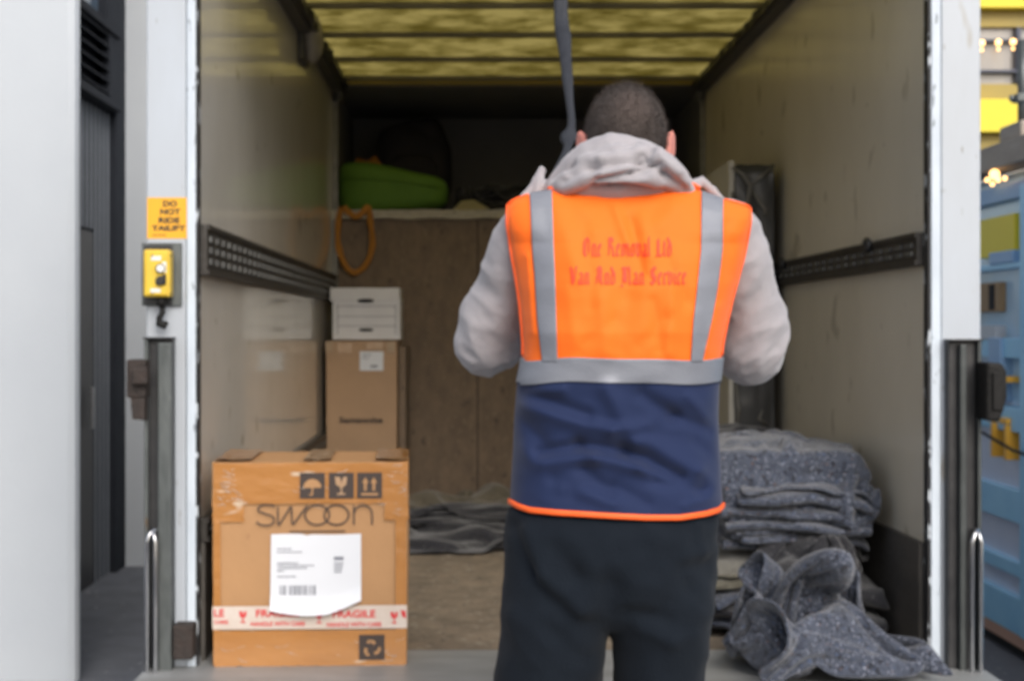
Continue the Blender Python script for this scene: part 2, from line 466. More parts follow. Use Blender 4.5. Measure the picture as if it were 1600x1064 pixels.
while z < 3.45:
    m_.add([(XW - .02, 6.7, z + .035), (XW - .02, 9.0, z + .035), (XW + .05, 9.0, z), (XW + .05, 6.7, z),
            (XW - .02, 6.7, z + .045), (XW - .02, 9.0, z + .045), (XW + .05, 9.0, z + .01), (XW + .05, 6.7, z + .01)],
           [(0, 1, 2, 3), (4, 7, 6, 5), (0, 4, 5, 1), (3, 2, 6, 7), (0, 3, 7, 4), (1, 5, 6, 2)]); z += .072
m_.box(XW - .02, XW + .05, 9.0, 9.23, 3.06, 3.46)
m_.box(XW - .02, XW + .05, 6.64, 6.7, 3.06, 3.46)
build('louvre', m_, 'dark_clad', bl)
w = build('window', MB().box(XW - .03, XW - .01, 6.63, 8.95, 3.53, 6), 'glass_dark', bl)
build('window_frame', MB().box(XW - .03, XW + .04, 8.96, 9.23, 3.53, 6), 'dark_clad', w)

# ---- yellow building far behind on the right
by = thing('building', 'bright yellow banded building with grey glazing behind the blue market stall', 'building', (10, 25.2, 0))
Y0 = 25.
zz = lambda py: CAMZ - (py - 515) * Y0 / 2234
def band(n, p0, p1, mt, y0=0., y1=6.):
    return build(n, MB().box(3.5, 22, Y0 + y0, Y0 + y1, zz(p1), zz(p0)), mt, by)
band('spandrel', -70, 12, 'bldg_yellow'); band('spandrel', 155, 206, 'bldg_yellow')
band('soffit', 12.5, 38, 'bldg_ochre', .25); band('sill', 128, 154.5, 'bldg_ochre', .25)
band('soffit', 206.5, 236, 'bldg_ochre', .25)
gl = band('glazing', 38.5, 127.5, 'bldg_glass', .35)
band('transom', 58, 62, 'bldg_frame', .2, .34); band('transom', 106, 110, 'bldg_frame', .2, .34)
for k in range(12):
    x = (1596 - 740) * Y0 / 2234 + (k - 3) * 1.55
    build('mullion', MB().box(x, x + .07, Y0 + .2, Y0 + .34, zz(104.5), zz(64)).box(x, x + .07, Y0 + .2, Y0 + .34, zz(56), zz(39)).box(x, x + .07, Y0 + .2, Y0 + .34, zz(127), zz(111)), 'bldg_frame', by)
build('ground_floor', MB().box(3.5, 22, Y0 + .6, Y0 + 6, 0, zz(236.5)), 'bldg_glass', by)
build('upper_floor', MB().box(3.5, 22, Y0 + .1, Y0 + 6, zz(-71), zz(-71) + 5), 'cream_wall', by)
lampdefs = [(1534, 68), (1560, 67), (1583, 66), (1608, 65), (1634, 64)]
first = None
names = ['warm globe lamp hung in the grey glazing, close against the van post', 'warm globe lamp hung in the grey glazing, second from the van post',
         'warm globe lamp hung in the grey glazing, nearest the dark mullion']
for i, (px, py) in enumerate(lampdefs[:3]):
    c = P(px, py, 24.9)
    t_ = thing('hanging_lamp', names[i], 'lamp', c, 'warm lamps hanging on the yellow building')
    build('globe', MB().ball(c, .055, 14, 10), 'bulb', t_, True)
    build('lower_globe', MB().ball(c - Vector((0, 0, .12)), .028, 12, 8), 'bulb', t_, True)
    build('wire', MB().cyl(c + Vector((0, .05, .05)), c + Vector((0, .3, .10)), .006, 6), 'black_steel', t_)

# ---- blue market stall right of the van (long side runs away from the camera)
st = thing('market_stall', 'blue framed stall with milky panels and a timber top beam beside the van', 'stall', (3.3, 7, 0))
XS = 2.65
def syz(px, py):                                   # a point on the stall's long side
    Y = XS * 2234 / (px - 740); return Y, CAMZ - (py - 515) * Y / 2234
def strip(n, mt, y0, y1, za, zb, pr=.0, th=.06):
    return build(n, MB().box(XS - pr, XS + th, y0, y1, za, zb, .004), mt, st)
strip('panel', 'stall_panel', 4.6, 9.4, .14, .70, -.03)
strip('panel', 'stall_panel', 4.6, 9.4, .70, 1.20, -.031)
strip('panel', 'stall_pane', 4.6, 9.4, 1.22, 2.26, -.032)
for y in (4.6, 5.7, 6.80, 7.98, 9.3): strip('post', 'stall_blue', y, y + .09, .12, 2.30, .02)
for za, zb in ((.12, .30), (.40, .47), (.66, .82), (1.10, 1.22), (1.46, 1.56), (1.90, 1.93)):
    strip('rail', 'stall_blue', 4.6, 9.4, za, zb, .012)
strip('rail', 'stall_pale', 4.6, 9.4, 2.24, 2.32, .015)
strip('kerb_board', 'peach', 4.6, 9.4, .06, .119, .01)
strip('skirting', 'black_gap', 4.6, 9.4, 0.004, .059, -.02)
strip('pale_panel', 'stall_pale', 7.12, 7.28, 1.24, 1.56, .03)
strip('yellow_reflection', 'bldg_yellow', 7.0, 7.48, 1.97, 2.17, .002)  # yellow reflection in a stall window, put in as a coloured sheet
strip('pale_lintel', 'stall_pale', 6.98, 7.3, 1.93, 1.99, .02)
strip('hatch', 'wood_pole', 7.2, 7.62, 1.69, 1.84, .004)
strip('hatch_gap', 'black_gap', 7.26, 7.34, 1.70, 1.83, .008)
strip('white_board', 'pillar', 7.2, 7.5, 1.55, 1.62, .022)
strip('top_beam', 'beam', 4.4, 9.6, 2.40, 2.52, .06, .10)
strip('top_gap', 'stall_pane', 4.6, 9.4, 2.325, 2.39, -.08, .10)
for y in (7.02, 7.20):
    strip('latch', 'latch', y, y + .10, 1.135, 1.165, .035)
    strip('latch', 'latch', y, y + .035, .96, 1.13, .035)
strip('latch', 'latch', 7.0, 7.09, 1.34, 1.37, .04)
build('back_body', MB().box(XS + .12, XS + 2.2, 4.6, 9.4, .02, 2.39), 'stall_blue', st)
build('cable', MB().tube([(XS - .05, 9, 1.24), (XS - .06, 7.6, 1.12), (XS - .05, 6.9, 1.02), (XS - .05, 5.6, .95)], .008, 8), 'black_gap', st)
for i, (dy, dz, r) in enumerate([(0, 0, .03), (.12, -.03, .018), (-.06, -.06, .016), (-.2, -.05, .014)]):
    pass
tb = thing('lamp_cluster', 'cluster of warm bulbs under the timber beam of the blue stall', 'lamp', (XS - .02, 7.15, 2.36))
for dy, dz, r in [(0, .005, .026), (.10, -.012, .013), (-.05, -.028, .013), (.03, -.04, .012), (-.14, -.03, .012)]:
    build('bulb', MB().ball((XS - .045, 7.15 + dy, 2.37 + dz), r, 12, 8), 'bulb', tb, True)
pp = thing('pole', 'galvanised clamp pole standing on top of the timber beam', 'pole', (XS, 6.93, 2.52))
build('tube', MB().cyl((XS + .01, 6.93, 2.60), (XS + .01, 6.93, 3.0), .022, 14), 'galv', pp, True)
build('clamp', MB().box(XS - .03, XS + .05, 6.89, 6.97, 2.70, 2.74, .006).cyl((XS - .05, 6.93, 2.72), (XS + .08, 6.93, 2.72), .016), 'galv', pp)
build('foot_block', MB().box(XS - .04, XS + .09, 6.82, 7.1, 2.521, 2.60, .01), 'beam', pp)
# ================================================================ REMOVAL VAN
ZB = .64                        # load bed
YO, YB, YL = 4.08, 8.08, 9.35   # opening, bulkhead, end of the over-cab luton
XL, XR = -.794, 1.306
ZR = 2.99
van = thing('removal_van', 'open backed white box van seen from behind with its loading space open', 'van', (.25, 5, 0))
K4 = YO / 2234
def pz(py, Y=YO): return CAMZ - (py - 515) * Y / 2234
def pxx(px, Y=YO): return (px - 740) * Y / 2234

build('side_wall', MB().box(XL - .03, XL, YO + .03, YL, ZB - .1, ZR + .06), 'grp', van)
build('side_wall', MB().box(XR, XR + .03, YO + .03, YL, ZB - .1, ZR + .06), 'grp_r', van)
build('outer_skin', MB().box(-.935, XL - .031, YO + .12, YL, .5, ZR + .08, .004), 'van_white', van)
build('outer_skin', MB().box(XR + .031, 1.448, YO + .12, YL, .5, ZR + .08, .004), 'van_white', van)
fl = build('load_floor', MB().box(XL, XR, 4.29, YB, ZB - .06, ZB), 'floor', van)
build('rear_sill', MB().box(-.93, 1.445, 3.74, 4.289, ZB - .05, ZB + .002, .006).box(-.93, 1.445, 3.735, 3.76, .45, ZB - .051), 'sill', van)
build('chassis', MB().box(-.6, 1.1, 4.4, 9.3, .28, .57).box(-.6, 1.1, 4.0, 4.2, .35, .45), 'black_steel', van)
# rear posts
def post(x0, x1, inner):
    p_ = build('rear_post', MB().box(x0, x1, YO, YO + .115, .5, 3.15, .006), 'van_white', van)
    return p_
lp = post(-.935, pxx(291), 1)
rp = post(pxx(1470), 1.448, -1)
build('worn_trim', MB().box(pxx(292), XL + .002, YO - .006, YO + .03, ZB, 3.1, .004), 'van_rim', lp)
build('worn_trim', MB().box(XR - .002, pxx(1469), YO - .006, YO + .03, ZB, 3.1, .004), 'van_rim', rp)
build('seal', MB().box(XL + .0021, XL + .008, YO - .003, YO + .04, ZB, 3.0), 'gasket', lp)
build('seal', MB().box(XR - .009, XR - .0021, YO - .003, YO + .04, ZB, 3.0), 'gasket', rp)
build('rear_header', MB().box(-.935, 1.448, YO, YO + .15, 3.0, 3.2, .006), 'van_white', van)
# roof: translucent sheet, ribs, shutter tracks
build('roof_sheet', MB().box(XL, XR, YO + .15, YB, ZR + .035, ZR + .039), 'roof', van)
for y in (4.36, 4.98, 5.6, 6.22, 6.84, 7.46, 8.02):
    build('roof_rib', MB().box(XL, XR, y, y + .045, ZR + .012, ZR + .034, .004), 'rib', van)
for x0, x1 in ((XL, XL + .06), (XR - .06, XR)):
    m_ = MB().box(x0, x1, YO + .1, YB - .02, ZR - .055, ZR + .011, .004)
    m_.tube([(x0 + .03, YB - .03, ZR - .05), (x0 + .03, YB - .02, ZR - .10)], .03, 8)
    build('shutter_track', m_, 'track', van)
m_ = MB(); m2_ = MB()                       # brush seal along the inner side of each track
for i in range(150):
    y = 4.4 + i * .0242
    h = .018 + .022 * (nz(y * 7, 1, 3) + .5)
    m_.box(XL + .061, XL + .061 + h, y, y + .022, ZR - .045, ZR - .01)
    m2_.box(XR - .061 - h * .7, XR - .061, y, y + .022, ZR - .045, ZR - .01)
build('brush_seal', m_, 'black_steel', van); build('brush_seal', m2_, 'black_steel', van)
# luton over the cab
build('luton_lining', MB().box(XL, XR, YL - .03, YL, 2.2, ZR + .04).box(XL, XR, YB, YL - .03, ZR - .02, ZR + .06)
      .box(XL + .001, XL + .012, YB + .02, YL - .03, 2.27, ZR - .021).box(XR - .012, XR - .001, YB + .02, YL - .03, 2.27, ZR - .021), 'luton', van)
build('roof_trim', MB().box(XL, XR, YB - .035, YB - .001, ZR - .012, ZR + .012), 'bldg_ochre', van)
sh = build('luton_shelf', MB().box(XL, XR, YB - .02, YL - .031, 2.225, 2.27), 'luton', van)
ed = MB()
n = 60
vs = []
for i in range(n + 1):
    x = XL + (XR - XL) * i / n
    a = .007 * nz(x * 9, 0, 4); b = .008 * nz(x * 7, 3, 9)
    vs += [(x, YB - .055, 2.222 + b), (x, YB - .055, 2.272 + a), (x, YB - .021, 2.274 + a), (x, YB - .021, 2.222 + b)]
fs = [(i * 4 + k, i * 4 + (k + 1) % 4, (i + 1) * 4 + (k + 1) % 4, (i + 1) * 4 + k) for i in range(n) for k in range(4)]
ed.add(vs, fs + [(0, 1, 2, 3), (n * 4, n * 4 + 3, n * 4 + 2, n * 4 + 1)])
build('shelf_edge', ed, 'shelf', sh)
bh = build('bulkhead', MB().box(XL, XR, YB, YB + .03, ZB - .06, 2.224), 'ply', van)
build('board_joint', MB().box(.02, .026, YB - .002, YB - .0005, ZB, 2.22).box(.72, .725, YB - .002, YB - .0005, ZB, 2.22), 'black_gap', bh)
for x0, x1 in ((XL, XL + .03), (XR - .03, XR)):
    build('corner_trim', MB().box(x0, x1, YB - .05, YB - .001, ZB, 2.22, .003).box(x0, x1, YB - .03, YB + .0, 2.275, ZR - .08, .003), 'alu_dull', van)
# cargo rails and kick boards
def rail(xw, sgn, z0, z1, rows, name='cargo_rail', y1=YB - .06, th=.022):
    a, b = (xw, xw + th * sgn); x0, x1 = min(a, b), max(a, b)
    m_ = MB().box(x0, x1, YO + .06, y1, z0, z1, .003)
    a, b = xw + th * sgn, xw + (th + .006) * sgn; x0, x1 = min(a, b), max(a, b)
    m_.box(x0, x1, YO + .06, y1, z0, z0 + .016, .002).box(x0, x1, YO + .06, y1, z1 - .016, z1, .002)
    r_ = build(name, m_, 'rail', van)
    s_ = MB(); y = YO + .10; hh = (z1 - z0 - .05) / rows
    while y < y1 - .06:
        for k in range(rows):
            zc = z0 + .025 + hh * (k + .5)
            s_.box(x0, x1, y, y + .062, zc - hh * .27, zc + hh * .27)
        y += .105
    build('slots', s_, 'rail_slots', r_)
    return r_
rail(XL, 1, 1.757, 1.905, 3)
rr = rail(XR, -1, 1.785, 1.882, 2)
rail(XL, 1, .985, 1.055, 1)
build('kick_board', MB().box(XL, XL + .016, YO + .06, YB - .06, ZB + .001, .984), 'kick', van)
build('kick_board', MB().box(XR - .016, XR, YO + .06, YB - .06, ZB + .001, .984), 'kick', van)
for y in (4.62, 5.9):
    build('rail_bolt', MB().ball((XR - .035, y, 1.872), (.014, .035, .026)), 'black_steel', rr, True)
# interior lamp on the left wall, by the roof
il = build('interior_lamp', MB().ball((XL + .055, 6.55, 2.93), (.05, .11, .115), 20, 14), 'ceiling_lamp', van, True)
build('lamp_base', MB().box(XL + .001, XL + .03, 6.43, 6.67, 2.82, 2.97, .006), 'track', il)
# loop of strap on the right wall near the door
m_ = MB().tube([P(1446, 262, 4.28), P(1438, 285, 4.28), P(1442, 312, 4.27), P(1450, 322, 4.26)], [(.022, .01), (.032, .014), (.026, .012), (.014, .008)], 10)
build('wall_strap', m_, 'black_cloth', van, True)

# warning sticker and control box on the left post
def front(name, r, mt, par, y, th=.002, b=0.):
    return build(name, MB().box(pxx(r[0]), pxx(r[1]), y - th, y, pz(r[3]), pz(r[2]), b), mt, par)
YP = YO - .0005
st_ = front('warning_sticker', (230, 292, 309, 373), 'sticker', van, YP, .001)
m_ = MB()
for body, x0, x1, y0, y1 in (('DO', 255, 277, 314, 323.5), ('NOT', 250.5, 282, 326.5, 336), ('RIDE', 248, 281, 340, 349), ('TAILIFT', 237.5, 290, 352.5, 361)):
    write(m_, body, (pxx(x0), pxx(x1), pz(y1), pz(y0)), YP - .0018, .045)
m_.box(pxx(238), pxx(260), YP - .0015, YP - .0012, pz(368.3), pz(367))
build('lettering', m_, 'ink', st_)
cb = build('tail_lift_control', MB().box(pxx(223), pxx(285), YP - .012, YP, pz(478), pz(380), .002), 'galv', van)
cb['label'] = 'grey backed yellow tail lift control box'
build('back_plate', MB().box(pxx(227), pxx(271), YP - .016, YP - .0125, pz(476), pz(384), .001), 'black_steel', cb)
yb = YP - .02
build('housing', MB().box(pxx(232), pxx(273), yb - .045, yb + .003, pz(465), pz(392), .006), 'yellow', cb)
yc = yb - .0455
build('flange_plate', MB().box(pxx(235.5), pxx(269), yc - .003, yc, pz(462), pz(396), .003), 'yellow', cb)
for (x, y, mt) in ((250.5, 419.5, 'white_plastic'), (250, 439, 'black_plastic')):
    build('button', MB().cyl(P(x, y, yc - .003), P(x, y, yc - .018), .0105, 18), mt, cb)
    build('button_collar', MB().cyl(P(x, y, yc - .0031), P(x, y, yc - .009), .0135, 18), 'rail', cb)
m_ = MB()
for r in ((245, 260, 402, 409), (244, 259, 452, 458), (262, 268, 411, 427)):
    m_.box(pxx(r[0]), pxx(r[1]), yc - .0045, yc - .0032, pz(r[3]), pz(r[2]))
build('button_label', m_, 'white_plastic', cb)
build('key_switch', MB().box(pxx(262), pxx(268), yc - .010, yc - .0032, pz(446), pz(430), .002), 'black_plastic', cb)
for x in (237.5, 267.5):
    for y in (399.5, 459): build('screw', MB().cyl(P(x, y, yc - .003), P(x, y, yc - .006), .0028, 10), 'rail', cb)
m_ = MB().cyl(P(252, 465, YO - .04), P(252, 478, YO - .04), .014, 14)
m_.tube([P(253, 476, YO - .035), P(254, 488, YO - .035), P(249, 497, YO - .035), P(249, 506, YO - .035), P(256, 509, YO - .035), P(261, 503, YO - .035)],
        [.008, .008, .009, .011, .011, .007], 10)
build('cable_hook', m_, 'rubber', cb, True)

# tail lift columns
def column(px0, px1, yf, mirror=False):
    Yc = 4.025; s = Yc / 2234
    x0, x1 = (px0 - 740) * s, (px1 - 740) * s
    top = CAMZ - (yf - 515) * s
    m_ = MB(); w_ = x1 - x0
    o = build('tail_lift_column', MB().box(x0, x1, Yc + .02, YO - .001, .15, top, .004), 'black_steel', van)
    if not mirror:
        fl_ = MB().box(x0, x0 + w_ * .14, Yc, Yc + .02, .15, top, .002).box(x0 + w_ * .50, x1, Yc - .004, Yc + .02, .15, top - .01, .004)
    else:
        fl_ = MB().box(x0 + w_ * .30, x0 + w_ * .52, Yc - .004, Yc + .02, .15, top - .01, .004).box(x1 - w_ * .12, x1, Yc, Yc + .02, .15, top, .002)
    build('flange', fl_, 'galv' if not mirror else 'galv_dark', o)
    build('top_cap', MB().box(x0 - .002, x1 + .002, Yc - .006, YO - .002, top, top + .006, .002), 'black_steel', o)
    # polished guide rods with a bent top
    xm = x0 + w_ * (.17 if not mirror else .62)
    r_ = MB(); Yr = Yc - .02
    zt = CAMZ - (848 - 515) * Yr / 2234
    r_.tube([(xm, Yr, .2), (xm, Yr, zt), (xm + .006, Yr, zt + .022), (xm + .016, Yr + .01, zt + .034), (xm + .03, Yr + .03, zt + .032)], .0072, 10)
    r_.tube([(xm + .024, Yr - .002, .2), (xm + .024, Yr - .002, zt + .004), (xm + .018, Yr, zt + .026), (xm + .012, Yr + .02, zt + .034)], .0072, 10)
    build('guide_rod', r_, 'chrome', o, True)
    return o
cl = column(225, 268, 530)
cr_ = column(1485, 1534, 533, True)
m_ = MB().box(pxx(268, 4.0), pxx(300, 4.0), 4.01, YO - .002, pz(1032, 4.0), pz(978, 4.0), .006)
build('rusty_bracket', m_, 'rusty', cl)
m_ = MB().box(pxx(196, 3.98), pxx(226, 3.98), 3.99, 4.07, pz(622, 3.98), pz(562, 3.98), .005)
m_.prism([(pxx(203, 3.98), pz(622, 3.98)), (pxx(206, 3.98), pz(655, 3.98)), (pxx(225, 3.98), pz(657, 3.98)), (pxx(225, 3.98), pz(622, 3.98))], 3.985, 4.06)
m_.box(pxx(208, 3.98), pxx(232, 3.98), 3.96, 3.989, pz(600, 3.98), pz(574, 3.98), .004)
build('side_bracket', m_, 'rusty', cl)
m_ = MB().prism([(pxx(1536, 3.98), pz(656, 3.98)), (pxx(1557, 3.98), pz(658, 3.98)), (pxx(1568, 3.98), pz(622, 3.98)), (pxx(1568, 3.98), pz(580, 3.98)), (pxx(1560, 3.98), pz(567, 3.98)), (pxx(1536, 3.98), pz(565, 3.98))], 3.95, 4.06)
o_ = build('buffer', m_, 'rubber', cr_)
shade(o_, [('BEVEL', dict(width=.008, segments=2))])
build('buffer_face', MB().box(pxx(1544, 3.98), pxx(1561, 3.98), 3.942, 3.949, pz(640, 3.98), pz(580, 3.98), .003), 'rubber', cr_)
